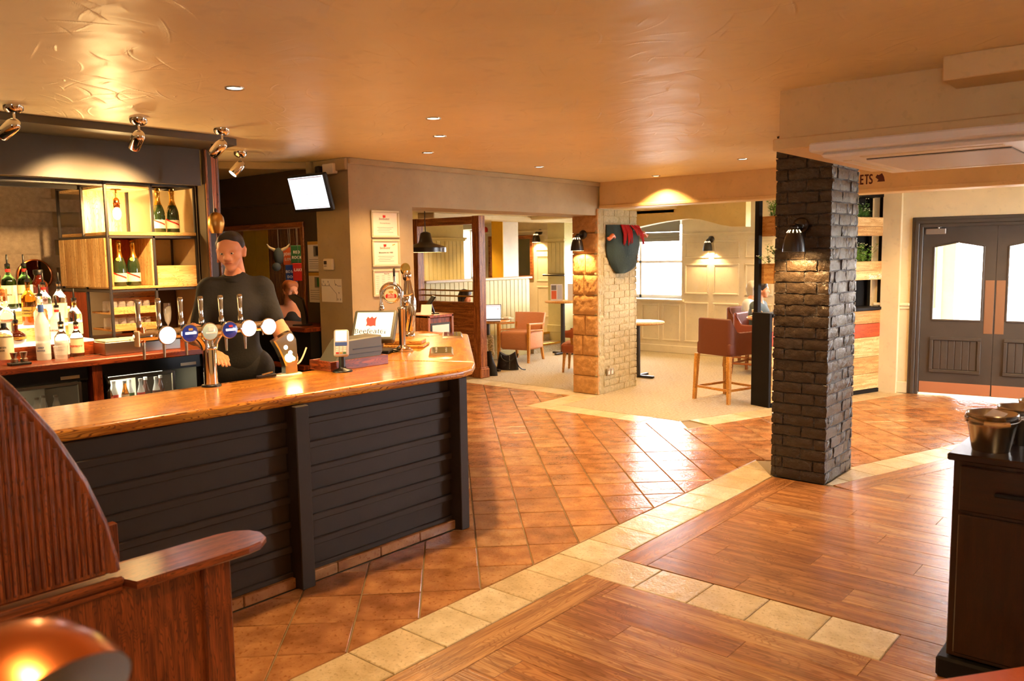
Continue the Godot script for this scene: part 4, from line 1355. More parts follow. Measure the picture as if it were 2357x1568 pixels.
func build_counter_things() -> void:
	# arched tap with the round medal, built square to the room's long diagonal
	var t := thing("arched_tap", "arched chrome lager tap with a round red and cream badge", "beer tap", Vector3(-4.37, BAR_TOP, -3.9), deg_to_rad(40.6))
	obj(Geo.new().lathe([Vector2(0.0, 0), Vector2(0.082, 0.0), Vector2(0.082, 0.008), Vector2(0.07, 0.012), Vector2(0.07, 0.02), Vector2(0.055, 0.024), Vector2(0.055, 0.032), Vector2(0.035, 0.042), Vector2(0.024, 0.05)], 28), "base", "chrome", t)
	obj(Geo.new().lathe([Vector2(0.023, 0.045), Vector2(0.024, 0.3), Vector2(0.028, 0.303), Vector2(0.028, 0.318), Vector2(0.022, 0.322)], 20), "column", "brushed_steel", t)
	var arc := [Vector3(0, 0.32, 0), Vector3(0.002, 0.38, 0)]
	for k in 13:
		var a := PI * k / 12.0
		arc.append(Vector3(-0.07 + cos(a) * 0.073, 0.415 + sin(a) * 0.073, 0))
	arc.append(Vector3(-0.143, 0.345, 0))
	obj(Geo.new().tube(arc, 0.013, 12), "arch", "chrome", t)
	obj(Geo.new().lathe([Vector2(0.004, 0.205), Vector2(0.006, 0.25), Vector2(0.009, 0.285), Vector2(0.018, 0.3), Vector2(0.02, 0.318), Vector2(0.014, 0.33), Vector2(0.016, 0.345)], 14, Vector3(-0.143, 0, 0)), "spout", "chrome", t)
	var md := Geo.new()
	md.xf = Transform3D(Basis(Vector3.RIGHT, PI / 2), Vector3(-0.07, 0.408, -0.012))
	md.lathe([Vector2(0.06, 0), Vector2(0.063, 0.012), Vector2(0.06, 0.024), Vector2(0.05, 0.028), Vector2(0.048, 0.022), Vector2(0.0, 0.022)], 28)
	obj(md, "badge_ring", "chrome", t)
	var mc := Geo.new()
	mc.xf = Transform3D(Basis(Vector3.RIGHT, PI / 2), Vector3(-0.07, 0.408, 0.01))
	mc.lathe([Vector2(0.0475, 0), Vector2(0.0475, 0.002), Vector2(0.0, 0.002)], 28)
	var bd := obj(mc, "badge", "label_cream", t)
	var cart := Geo.new()
	cart.xf = Transform3D(Basis(Vector3.RIGHT, PI / 2), Vector3(-0.07, 0.405, 0.0115))
	cart.prism(pv([[-0.038, 0.018], [-0.04, 0.0], [-0.03, -0.012], [-0.012, -0.008], [0.0, -0.016], [0.012, -0.008], [0.03, -0.012], [0.04, 0.0], [0.038, 0.018]]), [[0, 0], [0, 0.0016]])
	obj(cart, "badge_cartouche", "print_red", bd)
	obj(Geo.new().box(Vector3(-0.07, 0.43, 0.0125), Vector3(0.03, 0.012, 0.001), 0.0003), "badge_horn", "print_gold", bd)
	lettering("STELLA", 0.0145, "print_white", bd, xf(Vector3(-0.07, 0.409, 0.0136)), "lettering", 0.0006, false, 700)
	lettering("ARTOIS", 0.0145, "print_white", bd, xf(Vector3(-0.07, 0.396, 0.0136)), "lettering", 0.0006, false, 700)
	obj(Geo.new().lathe([Vector2(0.014, 0.484), Vector2(0.014, 0.497), Vector2(0.008, 0.5), Vector2(0.01, 0.54)], 12, Vector3(-0.046, 0, 0)), "handle_stem", "chrome", t)
	obj(Geo.new().lathe([Vector2(0.008, 0.54), Vector2(0.0085, 0.59), Vector2(0.0, 0.602)], 12, Vector3(-0.046, 0, 0)), "handle", "black_plastic", t)
	obj(Geo.new().tube([Vector3(0.01, 0.4, 0), Vector3(0.05, 0.405, 0), Vector3(0.08, 0.42, 0)], 0.008, 8).blob(Vector3(0.035, 0.36, 0), Vector3(0.04, 0.06, 0.03), 0.012, 12), "side_valve", "chrome", t)

	# wooden box with the tall twisted font
	var wb := thing("font_plinth", "stepped pale oak plinth under the tall twisted font", "plinth", Vector3(-4.63, BAR_TOP, -4.15), deg_to_rad(36.0))
	obj(Geo.new().box(Vector3(0, 0.011, 0), Vector3(0.34, 0.022, 0.26), 0.006), "base_board", "oak", wb)
	obj(Geo.new().box(Vector3(0.01, 0.037, 0), Vector3(0.28, 0.03, 0.2), 0.005), "top_board", "oak", wb)
	var of := thing("twisted_font", "tall twisted chrome font with a round top badge on an oak plinth", "beer tap", Vector3(-4.68, BAR_TOP + 0.052, -4.24), deg_to_rad(40.6))
	obj(Geo.new().lathe([Vector2(0, 0), Vector2(0.045, 0), Vector2(0.05, 0.02), Vector2(0.042, 0.045), Vector2(0.03, 0.052), Vector2(0.022, 0.06)], 20), "foot", "chrome", of)
	var rows := []
	for j in 25:
		var tt := j / 24.0
		var y := 0.055 + tt * 0.4
		var r := 0.02 + 0.028 * pow(sin(PI * clampf(tt * 0.85 + 0.12, 0, 1)), 1.2)
		var row := []
		for k in 30:
			var a := TAU * k / 30.0
			row.append(Vector3(cos(a), 0, sin(a)) * r * (1.0 + 0.16 * cos(6.0 * a + tt * 5.0)) + Vector3(0.012 * sin(tt * 3.0), y, 0))
		rows.append(row)
	obj(Geo.new().sheet(rows, func(p: Vector3): return Vector3(p.x, 0, p.z), true), "twisted_column", "chrome", of)
	obj(Geo.new().lathe([Vector2(0.02, 0.44), Vector2(0.032, 0.455), Vector2(0.034, 0.5), Vector2(0.02, 0.52)], 18), "neck", "chrome", of)
	var td := Geo.new()
	td.xf = xf(Vector3(-0.01, 0.53, 0.0), 50.0, 90.0)
	td.lathe([Vector2(0.0, -0.008), Vector2(0.045, -0.008), Vector2(0.048, 0.0), Vector2(0.045, 0.008), Vector2(0.0, 0.008)], 22)
	obj(td, "top_badge", "brass", of)
	obj(Geo.new().tube([Vector3(-0.02, 0.36, 0), Vector3(-0.08, 0.36, 0.01), Vector3(-0.11, 0.345, 0.01)], 0.009, 8), "tap_lever", "chrome", of)
	obj(Geo.new().tube([Vector3(-0.13, -0.02, 0.05), Vector3(-0.13, 0.12, 0.05), Vector3(-0.13, 0.16, 0.05)], [0.02, 0.018, 0.012], 12), "side_column", "chrome", of)

	# drip trays of steel with slots
	var tray := thing("drip_tray", "slotted chrome drip tray lying on the counter corner", "drip tray", Vector3(-4.1, BAR_TOP, -4.02), deg_to_rad(45.0), "drip trays on the counter")
	obj(Geo.new().prism(pv([[-0.085, -0.21], [0.085, -0.21], [0.085, 0.21], [-0.085, 0.21]]), [[0, 0.0], [0, 0.006], [0.014, 0.02]]), "plate", "chrome", tray)
	for i in 2:
		for j in 3:
			obj(Geo.new().box(Vector3(-0.035 + 0.07 * i, 0.0195, -0.11 + j * 0.11), Vector3(0.014, 0.003, 0.07), 0.001), "slot", "black_plastic", tray)
	copy(tray, "slotted chrome drip tray lying near the wall end of the counter", Vector3(-4.86, BAR_TOP, -4.9), deg_to_rad(45.0))
	tag(obj(Geo.new().span(Vector3(-5.16, BAR_TOP, -4.9), Vector3(-5.02, BAR_TOP + 0.006, -4.78), 0.001), "napkin", "paper"), "white folded napkin lying beside the chrome drip tray", "napkin")

	# card machine on its post
	var cr := thing("card_machine", "grey card payment machine on a black post", "card machine", Vector3(-3.92, BAR_TOP, -3.016), deg_to_rad(47.0))
	obj(Geo.new().lathe([Vector2(0, 0), Vector2(0.06, 0), Vector2(0.06, 0.005), Vector2(0.05, 0.012), Vector2(0.024, 0.02), Vector2(0.02, 0.03)], 24), "foot", "black_plastic", cr)
	obj(Geo.new().lathe([Vector2(0.02, 0.02), Vector2(0.019, 0.12)], 16), "post", "black_plastic", cr)
	var hd := Transform3D(Basis(Vector3.RIGHT, deg_to_rad(-22.0)), Vector3(0, 0.172, 0.012))
	var g := Geo.new()
	g.xf = hd
	g.blob(Vector3(0, 0, 0), Vector3(0.088, 0.165, 0.034), 0.014, 16)
	obj(g, "housing", mk("terminal_grey", hexc("b8b4ac"), 0.35), cr)
	var g2 := Geo.new()
	g2.xf = hd
	g2.box(Vector3(0, 0.04, 0.017), Vector3(0.064, 0.062, 0.003), 0.001)
	obj(g2, "display", "screen_white", cr)
	var g3 := Geo.new()
	g3.xf = hd
	g3.box(Vector3(0, -0.01, 0.0175), Vector3(0.07, 0.022, 0.004), 0.0015)
	obj(g3, "key_bezel", "print_blue", cr)
	for r in 4:
		for c in 3:
			var gk := Geo.new()
			gk.xf = hd
			gk.box(Vector3(-0.021 + c * 0.021, -0.03 - r * 0.012, 0.0185), Vector3(0.017, 0.009, 0.004), 0.0015)
			obj(gk, "key", "white_plastic" if r < 3 else ["print_red", "print_gold", "print_green"][c], cr)

	# till: wooden tray, printer, slanted screen
	var ty := thing("wooden_tray", "red-brown wooden tray under the till printer", "tray", Vector3(-4.065, BAR_TOP, -3.18))
	for r in [[-0.105, -0.23, -0.09, 0.22], [0.09, -0.23, 0.105, 0.22], [-0.09, 0.205, 0.09, 0.22], [-0.09, -0.23, 0.09, -0.215]]:
		obj(Geo.new().span(Vector3(r[0], 0, r[1]), Vector3(r[2], 0.06, r[3]), 0.002), "side", "back_counter_wood", ty, 2 if r[3] - r[1] > 0.1 else 0)
	obj(Geo.new().span(Vector3(-0.09, 0, -0.215), Vector3(0.09, 0.012, 0.205)), "bottom", "back_counter_wood", ty, 2)
	var pr := thing("till_printer", "dark olive till printer standing in a wooden tray", "printer", Vector3(-4.065, BAR_TOP + 0.012, -3.18))
	var gp := Geo.new()
	gp.xf = Transform3D(Basis(Vector3(0, 0, 1), Vector3(1, 0, 0), Vector3(0, -1, 0)), Vector3.ZERO)
	gp.prism(pv([[0.2, 0.0], [0.09, -0.135], [0.06, -0.165], [-0.2, -0.175], [-0.205, -0.07], [-0.16, 0.0]]), [[0.008, -0.085], [0.0, -0.077], [0.0, 0.077], [0.008, 0.085]])
	obj(gp, "housing", "grey_plastic", pr)
	obj(Geo.new().box(Vector3(0.0, 0.115, -0.207), Vector3(0.13, 0.006, 0.01), 0.002), "paper_slot", "black_plastic", pr)
	obj(Geo.new().box(Vector3(0.086, 0.105, -0.08), Vector3(0.004, 0.006, 0.23), 0.001).box(Vector3(0.086, 0.075, -0.06), Vector3(0.004, 0.004, 0.25), 0.001), "groove", "black_plastic", pr)
	var pos := thing("till_screen", "tilted till screen showing a red and black logo", "till", Vector3(-4.46, BAR_TOP, -3.72), deg_to_rad(34.0))
	var sx := Transform3D(Basis(Vector3.RIGHT, deg_to_rad(-36.0)), Vector3(0, 0.2, 0))
	var gs := Geo.new()
	gs.xf = sx
	gs.blob(Vector3(0, 0, -0.02), Vector3(0.31, 0.25, 0.06), 0.018, 16)
	obj(gs, "housing", "grey_plastic", pos)
	var gg := Geo.new()
	gg.xf = sx
	gg.box(Vector3(0, 0, 0.0105), Vector3(0.262, 0.2, 0.003), 0.001)
	var scr := obj(gg, "screen", "screen_pale", pos)
	var logo := Geo.new()
	logo.xf = sx * Transform3D(Basis(Vector3.RIGHT, PI / 2), Vector3(-0.02, 0.02, 0.0122))
	logo.prism(pv([[-0.035, 0.035], [-0.03, 0.01], [-0.04, -0.02], [-0.03, -0.045], [-0.015, -0.03], [0.0, -0.045], [0.015, -0.03], [0.035, -0.045], [0.03, -0.01], [0.035, 0.035], [0.02, 0.028], [0.0, 0.036], [-0.02, 0.028]]), [[0, 0], [0, 0.0008]])
	obj(logo, "logo", mk("screen_red", hexc("c8443a"), 0.4, {"glow": hexc("c8443a"), "power": 0.7}), scr)
	lettering("Beefeater", 0.052, "print_black", scr, sx * xf(Vector3(-0.015, -0.055, 0.0125)), "lettering", 0.0006, true, 400)
	for k in 4:
		var gk := Geo.new()
		gk.xf = sx
		gk.box(Vector3(0.095, 0.075 - k * 0.04, 0.0125), Vector3(0.05, 0.02, 0.001))
		obj(gk, "screen_key", "screen_blue", scr)
	obj(Geo.new().box(Vector3(0, 0.012, -0.06), Vector3(0.22, 0.024, 0.2), 0.006).bar(Vector3(0, 0.02, -0.08), Vector3(0, 0.18, -0.03), 0.12, 0.05), "stand", "black_plastic", pos)
	# cable from the small font
	var cb := []
	for k in 12:
		var q := k / 11.0
		cb.append(Vector3(-4.16 - 0.12 * q, 1.06 - 0.05 * sin(PI * q) + 0.06 * q, -2.82 - 0.2 * q))
	tag(obj(Geo.new().tube(cb, 0.006, 6), "cable", "cream_plastic"), "pale grey cable sagging behind the curved font", "cable")
	# bottle opener / corkscrew left on the counter
	var co := thing("corkscrew", "dark metal corkscrew lying on the inner counter edge", "corkscrew", Vector3(-4.07, BAR_TOP, -2.6), deg_to_rad(70.0))
	obj(Geo.new().bar(Vector3(-0.06, 0.01, 0), Vector3(0.05, 0.016, 0), 0.02, 0.016, Vector3.ZERO, 0.003), "body", "black_steel", co)
	obj(Geo.new().bar(Vector3(-0.03, 0.022, 0.004), Vector3(0.03, 0.034, 0.004), 0.012, 0.008).bar(Vector3(0.01, 0.02, -0.01), Vector3(0.08, 0.012, -0.006), 0.01, 0.006), "lever", "brushed_steel", co)

	# order station behind the far end of the counter
	var os := thing("order_station", "brown wooden order station with a sloped tablet at the counter end", "cabinet", Vector3(-5.66, 0, -5.42))
	obj(Geo.new().span(Vector3(-0.28, 0.0, -0.15), Vector3(0.12, 1.1, 0.15), 0.006), "body", "back_counter_wood", os, 1)
	for r in [[-0.3, -0.17, 0.14, -0.14], [-0.3, 0.14, 0.14, 0.17]]:
		obj(Geo.new().span(Vector3(r[0], 0.0, r[1]), Vector3(r[2], 1.13, r[3]), 0.004), "end_panel", "red_wood", os, 1)
	obj(Geo.new().span(Vector3(-0.3, 1.1, -0.17), Vector3(0.14, 1.125, 0.17), 0.004), "top", "back_counter_wood", os)
	obj(Geo.new().span(Vector3(0.12, 0.72, -0.13), Vector3(0.132, 1.05, 0.13), 0.003), "notice_frame", "black_steel", os)
	obj(Geo.new().span(Vector3(0.131, 0.74, -0.11), Vector3(0.134, 1.03, 0.11)), "notice", "paper", os)
	var tb := thing("tablet", "black tablet tilted on a stand on the order station", "tablet", Vector3(-5.7, 1.125, -5.45), deg_to_rad(-35.0))
	var gt := Geo.new()
	gt.xf = xf(Vector3(0, 0.11, 0), 0, -35.0)
	gt.box(Vector3.ZERO, Vector3(0.2, 0.15, 0.014), 0.004)
	obj(gt, "body", "black_plastic", tb)
	obj(Geo.new().tube([Vector3(0, 0, -0.04), Vector3(0, 0.1, -0.01)], 0.01, 8).box(Vector3(0, 0.005, -0.03), Vector3(0.1, 0.01, 0.1), 0.003), "stand", "black_plastic", tb)
	tag(obj(Geo.new().bar(Vector3(-5.6, 1.126, -5.3), Vector3(-5.65, 1.22, -5.36), 0.1, 0.006), "menu_card", "paper"), "white card leaning beside the tilted tablet", "card")


func build_ceiling_lights() -> void:
	# recessed downlights
	var spots := [[-3.635, -2.216, "over the counter near the bar spots"], [-3.6, -3.51, "over the counter corner, nearest of a row of three"], [-4.097, -4.05, "over the counter, middle one of a row of three"], [-4.808, -4.617, "over the counter, farthest of a row of three"], [-4.881, -6.128, "in front of the taupe header"], [-4.603, -7.79, "close to the cross beam, lighting its face"], [-3.249, -6.993, "beside the black pillar towards the beam"], [-1.3, -6.9, "above the planks beyond the bulkhead"], [-0.9, -0.6, "above the viewer towards the bar"], [0.6, -1.9, "above the viewer towards the cabinet"], [-1.4, -9.3, "above the tiles by the doors"], [-2.4, -9.0, "above the planter divider"], [-5.2, -9.7, "in the window bay before the arched beam"], [-6.5, -11.2, "in the window bay beside the far window"], [-4.3, -9.6, "in the window bay over the tall chair"], [-4.6, -11.3, "in the window bay over the couple"], [-7.2, -9.4, "in the dining area over the tub chair"], [-9.8, -11.4, "in the dining area before the framed mirror"], [-9.7, -9.6, "in the dining area before the boarded partition"]]
	var first: Node3D
	for k in spots.size():
		var s = spots[k]
		var d: Node3D
		if k == 0:
			d = thing("downlight", "", "downlight", Vector3(s[0], CEIL, s[1]), 0.0, "recessed ceiling downlights")
			obj(Geo.new().lathe([Vector2(0.036, -0.003), Vector2(0.046, -0.007), Vector2(0.048, 0.001)], 24, Vector3.ZERO, false), "ring", "brushed_steel", d)
			obj(Geo.new().lathe([Vector2(0.0, -0.002), Vector2(0.037, -0.002), Vector2(0.037, 0.001)], 20, Vector3.ZERO, false), "lamp_face", "downlight_face", d)
			spot(d, Vector3(0, -0.012, 0), Vector3.DOWN, 3.3, WARM, 62.0, 0.5, 0.03)
			first = d
		else:
			d = copy(first, "", Vector3(s[0], 2.3 if s[0] < -6.8 else CEIL, s[1]))
		d.set_meta("label", "recessed steel-rimmed downlight " + s[2])
	# spotlights over the bar
	var aim := [[-4.815, -1.643, Vector3(-0.6, -0.5, 0.4), "at the left end of the bar"], [-4.763, -2.276, Vector3(-0.6, -0.5, 0.0), "pointing straight at the shelf unit"], [-4.784, -2.812, Vector3(-0.5, -0.55, 0.35), "next to the chamfered fascia corner"], [-5.72, -3.509, Vector3(-0.15, -0.7, 0.6), "beyond the fascia, shining towards the viewer"]]
	for k in 4:
		var a = aim[k]
		var h := thing("ceiling_spot", "chrome ceiling spotlight " + a[3], "spotlight", Vector3(a[0], CEIL, a[1]), 0.0, "chrome spotlights over the bar")
		var dir: Vector3 = a[2].normalized()
		obj(Geo.new().lathe([Vector2(0.03, -0.045), Vector2(0.046, -0.03), Vector2(0.05, -0.006), Vector2(0.05, 0.0)], 20), "ceiling_rose", "chrome", h)
		var joint := Vector3(0, -0.1, 0)
		obj(Geo.new().tube([Vector3(0, -0.04, 0), joint], 0.007, 8), "stem", "chrome", h)
		var hd := Geo.new()
		var y := -dir
		var x := y.cross(Vector3(0, 0, 1)).normalized()
		hd.xf = Transform3D(Basis(x, y, x.cross(y)), joint)
		hd.lathe([Vector2(0.034, -0.1), Vector2(0.036, -0.095), Vector2(0.036, -0.012), Vector2(0.03, 0.01), Vector2(0.016, 0.024), Vector2(0.0, 0.027)], 20, Vector3.ZERO, false)
		obj(hd, "head", "chrome", h)
		var fc := Geo.new()
		fc.xf = hd.xf
		fc.lathe([Vector2(0.0, -0.092), Vector2(0.034, -0.092), Vector2(0.034, -0.088)], 16)
		obj(fc, "lamp_face", "downlight_face", h)
		spot(h, joint + dir * 0.105, dir, 4.5, WARM, 44.0, 0.7, 0.025)


# ---------------------------------------------------------------- back bar

func flat_bottle_label(g: Geo, r: float, y0: float, y1: float) -> Geo:
	return g.lathe([Vector2(r, y0), Vector2(r, y1)], 24, Vector3.ZERO, false)


# a spirit bottle: profile by kind, cap or pourer, label band
func bottle(called: String, label: String, at: Vector3, h: float, r: float, glass: String, cap: String, band: String, words: Array, o := {}) -> Node3D:
	var b := thing(called, label, "bottle", at, deg_to_rad(52.0), o.get("group", "spirit bottles on the back bar"))
	var pour: bool = o.get("pourer", false)
	var bh: float = h - (0.075 if pour else 0.0)
	var neck: float = o.get("neck", 0.013)
	var sh: float = o.get("shoulder", 0.62)
	var prof := [Vector2(0, 0), Vector2(r * 0.94, 0), Vector2(r, 0.006), Vector2(r, bh * sh), Vector2(r * 0.92, bh * (sh + 0.05)), Vector2(r * 0.6, bh * (sh + 0.13)), Vector2(neck, bh * (sh + 0.21)), Vector2(neck, bh * 0.93), Vector2(neck * 1.15, bh * 0.94), Vector2(neck * 1.15, bh), Vector2(0, bh)]
	if o.get("round", false):
		prof = [Vector2(0, 0), Vector2(r * 0.55, 0), Vector2(r * 0.85, bh * 0.1), Vector2(r, bh * 0.28), Vector2(r * 0.9, bh * 0.45), Vector2(r * 0.5, bh * 0.56), Vector2(neck, bh * 0.63), Vector2(neck, bh), Vector2(0, bh)]
	obj(Geo.new().lathe(prof, 24), "glass_body", glass, b)
	if o.has("liquid"):
		obj(Geo.new().lathe([Vector2(0, 0.004), Vector2(r * 0.9, 0.004), Vector2(r * 0.93, 0.01), Vector2(r * 0.93, bh * sh * 0.9), Vector2(0, bh * sh * 0.9)], 20), "liquid", o.liquid, b)
	if pour:
		obj(Geo.new().lathe([Vector2(neck * 1.2, bh - 0.002), Vector2(neck * 1.25, bh + 0.012), Vector2(0.006, bh + 0.018), Vector2(0.005, h - 0.004), Vector2(0.0, h)], 12), "pourer", "black_plastic", b)
		obj(Geo.new().lathe([Vector2(neck * 1.1, bh * 0.86), Vector2(neck * 1.12, bh * 0.93)], 16, Vector3.ZERO, false), "neck_band", cap, b)
	else:
		obj(Geo.new().lathe([Vector2(neck * 1.2, bh * 0.88), Vector2(neck * 1.25, bh * 0.99), Vector2(neck * 1.1, bh + 0.003), Vector2(0, bh + 0.003)], 16), "cap", cap, b)
	if band:
		var y0: float = bh * o.get("low", 0.12)
		var y1: float = bh * o.get("high", 0.5)
		var lb := obj(flat_bottle_label(Geo.new(), r * 1.012, y0, y1), "label_band", band, b)
		var ink: String = o.get("ink", "print_black")
		var ys: float = (y0 + y1) / 2 + 0.008 * (words.size() - 1)
		for w in words:
			lettering(w, o.get("type", 0.014), ink, lb, xf(Vector3(0, ys, r * 1.02 - 0.0005)), "lettering", 0.001, o.get("serif", false), 700)
			ys -= 0.018
	return b


func champagne(label: String, at: Vector3, low: bool) -> void:
	var b := thing("champagne_bottle", label, "bottle", at, deg_to_rad(54.0), "champagne bottles on the shelf unit")
	obj(Geo.new().lathe([Vector2(0, 0), Vector2(0.041, 0), Vector2(0.044, 0.006), Vector2(0.044, 0.12), Vector2(0.042, 0.145), Vector2(0.033, 0.18), Vector2(0.022, 0.205), Vector2(0.0155, 0.23), Vector2(0.0145, 0.29), Vector2(0.0, 0.29)], 24), "glass_body", "bottle_dark", b)
	obj(Geo.new().lathe([Vector2(0.0275, 0.195), Vector2(0.0235, 0.205), Vector2(0.0175, 0.228), Vector2(0.0165, 0.27), Vector2(0.019, 0.275), Vector2(0.0195, 0.3), Vector2(0.016, 0.312), Vector2(0.0, 0.315)], 20), "foil", "brass", b)
	var lb := obj(Geo.new().lathe([Vector2(0.0446, 0.03), Vector2(0.0446, 0.09)], 28, Vector3.ZERO, false), "label_band", "label_cream", b)
	# slanted red sash across the label
	var p := []
	for j in 2:
		var row := []
		for k in 13:
			var a := lerpf(-1.25, 1.25, k / 12.0)
			row.append(Vector3(sin(a) * 0.0452, 0.072 - 0.022 * (k / 6.0 - 1.0) + j * 0.011, cos(a) * 0.0452))
		p.append(row)
	obj(Geo.new().sheet(p, func(q: Vector3): return Vector3(q.x, 0, q.z)), "sash", "print_red", lb)
	if low:
		var sl := Geo.new()
		sl.xf = xf(Vector3(0, 0.185, 0.031), 0, 65.0)
		sl.lathe([Vector2(0.0, 0), Vector2(0.014, 0), Vector2(0.014, 0.002), Vector2(0.0, 0.003)], 18)
		obj(sl, "neck_seal", "print_gold", b)


func build_back_bar() -> void:
	# fascia
	var f := struct("trim_fascia", "dark brown fascia board and panel over the back bar", "fascia")
	obj(Geo.new().prism(pv([[-5.08, 2.2], [-5.08, -2.95], [-5.16, -3.14], [-5.62, -3.2], [-5.62, 2.2]]), [[0, 2.455], [0, 2.499]]), "soffit_board", "charcoal_paint", f)
	obj(Geo.new().span(Vector3(-5.5, 2.2, 2.2), Vector3(-5.53, 2.456, -3.05)), "fascia_panel", "charcoal_paint", f)
	obj(Geo.new().span(Vector3(-5.49, 1.08, -3.07), Vector3(-5.6, 2.456, -3.19), 0.006), "post", "charcoal_paint", f)
	for z in [-3.085, -3.165]:
		obj(Geo.new().span(Vector3(-5.475, 1.08, z - 0.008), Vector3(-5.492, 2.456, z + 0.008), 0.003), "post_bead", "red_wood", f, 1)

	# counter with fridges under it
	var bc := thing("back_counter", "red-brown wooden back counter behind the bar", "counter")
	obj(Geo.new().prism(pv([[-5.17, 2.0], [-5.17, -3.2], [-6.85, -3.2], [-6.85, 2.0]]), [[0.004, 1.04], [0, 1.045], [0, 1.074], [0.006, 1.08]]), "top", "back_counter_wood", bc, 2)
	for z in [1.9, -1.1, -2.14, -2.9]:
		obj(Geo.new().span(Vector3(-5.22, 0, z - 0.03), Vector3(-5.9, 1.04, z + 0.03)), "upright", "back_counter_wood", bc, 1)
	obj(Geo.new().span(Vector3(-5.95, 0, 2.0), Vector3(-5.9, 1.04, -3.2)), "back_board", "bar_paint", bc)
	obj(Geo.new().span(Vector3(-5.22, 0, -2.93), Vector3(-5.3, 1.04, -3.2)), "side_panel", "charcoal_paint", bc)
	for k in 2:
		var z0: float = [-1.14, -2.18][k]
		var z1: float = [-2.1, -2.86][k]
		var fr := thing("bottle_fridge", ["black under-counter fridge with a pale interior and little bottles", "black under-counter fridge with bright bottles under the steel box"][k], "fridge", Vector3(-5.26, 0, (z0 + z1) / 2), 0.0, "under-counter fridges")
		var w := z0 - z1
		var inner: float = -w / 2 + [0.06, 0.22][k]
		obj(Geo.new().span(Vector3(-0.58, 0.05, -w / 2), Vector3(-0.02, 0.08, w / 2)).span(Vector3(-0.58, 0.95, -w / 2), Vector3(-0.0, 1.03, w / 2)).span(Vector3(-0.6, 0.05, -w / 2), Vector3(-0.57, 1.0, w / 2)).span(Vector3(-0.58, 0.05, -w / 2), Vector3(-0.02, 1.0, -w / 2 + 0.04)).span(Vector3(-0.58, 0.05, w / 2 - 0.04), Vector3(-0.02, 1.0, w / 2)), "cabinet", "black_plastic", fr)
		obj(Geo.new().span(Vector3(-0.56, 0.1, inner), Vector3(-0.55, 0.95, w / 2 - 0.05)), "back_liner", "fridge_inside", fr)
		obj(Geo.new().span(Vector3(-0.55, 0.7, inner), Vector3(-0.05, 0.71, w / 2 - 0.05)), "wire_shelf", "brushed_steel", fr)
		obj(Geo.new().span(Vector3(-0.02, 0.1, inner - 0.02), Vector3(0.0, 0.94, inner), 0.003).span(Vector3(-0.02, 0.1, w / 2 - 0.05), Vector3(0.0, 0.94, w / 2 - 0.03), 0.003).span(Vector3(-0.02, 0.925, inner), Vector3(0.0, 0.945, w / 2 - 0.05), 0.003), "door_frame", "brushed_steel", fr)
		obj(Geo.new().span(Vector3(-0.012, 0.1, inner), Vector3(-0.008, 0.925, w / 2 - 0.05)), "door_pane", "pane", fr)
		obj(Geo.new().span(Vector3(-0.5, 0.93, inner + 0.02), Vector3(-0.1, 0.94, w / 2 - 0.07)), "interior_light", "fridge_glow" if k == 1 else "fridge_inside", fr)
		area(fr, Transform3D(Basis(Vector3.RIGHT, -PI / 2), Vector3(-0.3, 0.925, (inner + w / 2 - 0.05) / 2)), Vector2(0.3, 0.3), [0.07, 0.5][k], hexc("fff3d0"))
		var hb := []
		for q in 8:
			hb.append(Vector3(0.0 + 0.05 * sin(PI * q / 7.0), 0.86 + 0.014 * q, w / 2 - 0.02))
		obj(Geo.new().tube(hb, 0.012, 8), "handle", "black_plastic", fr)
		obj(Geo.new().span(Vector3(0.0, 0.965, -w / 2 + 0.05), Vector3(0.002, 0.985, -w / 2 + 0.16)), "name_plate", "label_cream", fr)
		if k == 0:
			obj(Geo.new().span(Vector3(-0.09, 0.86, -0.12), Vector3(-0.085, 0.9, 0.05)), "warning_sticker", "print_orange", fr)
	# bottles in the fridges
	var tints := ["print_orange", "print_red", "label_cream", "print_green", "print_red", "print_maroon", "print_maroon", "print_maroon"]
	for k in 8:
		var z := -2.26 - k * 0.052
		var fb := thing("soft_drink_bottle", "small bottle in the lit fridge with %s label" % ["an orange", "a red", "a cream", "a green", "a second red", "a maroon", "a second maroon", "the rightmost maroon"][k], "bottle", Vector3(-5.36 - 0.04 * (k % 2), 0.71, z), 0.0, "bottles in the lit fridge")
		obj(Geo.new().lathe([Vector2(0, 0), Vector2(0.022, 0), Vector2(0.024, 0.01), Vector2(0.024, 0.1), Vector2(0.011, 0.15), Vector2(0.01, 0.18), Vector2(0, 0.18)], 14), "glass_body", ["whisky", "bottle_frost", "whisky", "bottle_frost", "bottle_frost", "red_liqueur", "bottle_frost", "red_liqueur"][k], fb)
		obj(Geo.new().lathe([Vector2(0.012, 0.172), Vector2(0.0125, 0.19), Vector2(0, 0.192)], 12), "cap", "white_plastic", fb)
		obj(flat_bottle_label(Geo.new(), 0.0245, 0.04, 0.1), "label_band", tints[k], fb)
	for k in 7:
		var mb := thing("mixer_bottle", "small red-capped mixer bottle in the pale fridge" if k < 2 else "small steel-capped mixer bottle in the pale fridge", "bottle", Vector3(-5.38 - 0.05 * (k % 2), 0.71, -1.62 - k * 0.055), 0.0, "mixers in the pale fridge")
		obj(Geo.new().lathe([Vector2(0, 0), Vector2(0.022, 0), Vector2(0.022, 0.09), Vector2(0.012, 0.12), Vector2(0.012, 0.14), Vector2(0, 0.14)], 12), "glass_body", "glassware", mb)
		obj(Geo.new().lathe([Vector2(0.014, 0.138), Vector2(0.014, 0.15), Vector2(0, 0.151)], 12), "cap", "print_red" if k < 2 else "brushed_steel", mb)

	# lit bottle steps
	var st := thing("bottle_steps", "stepped glowing display plinth under the spirit bottles", "display plinth")
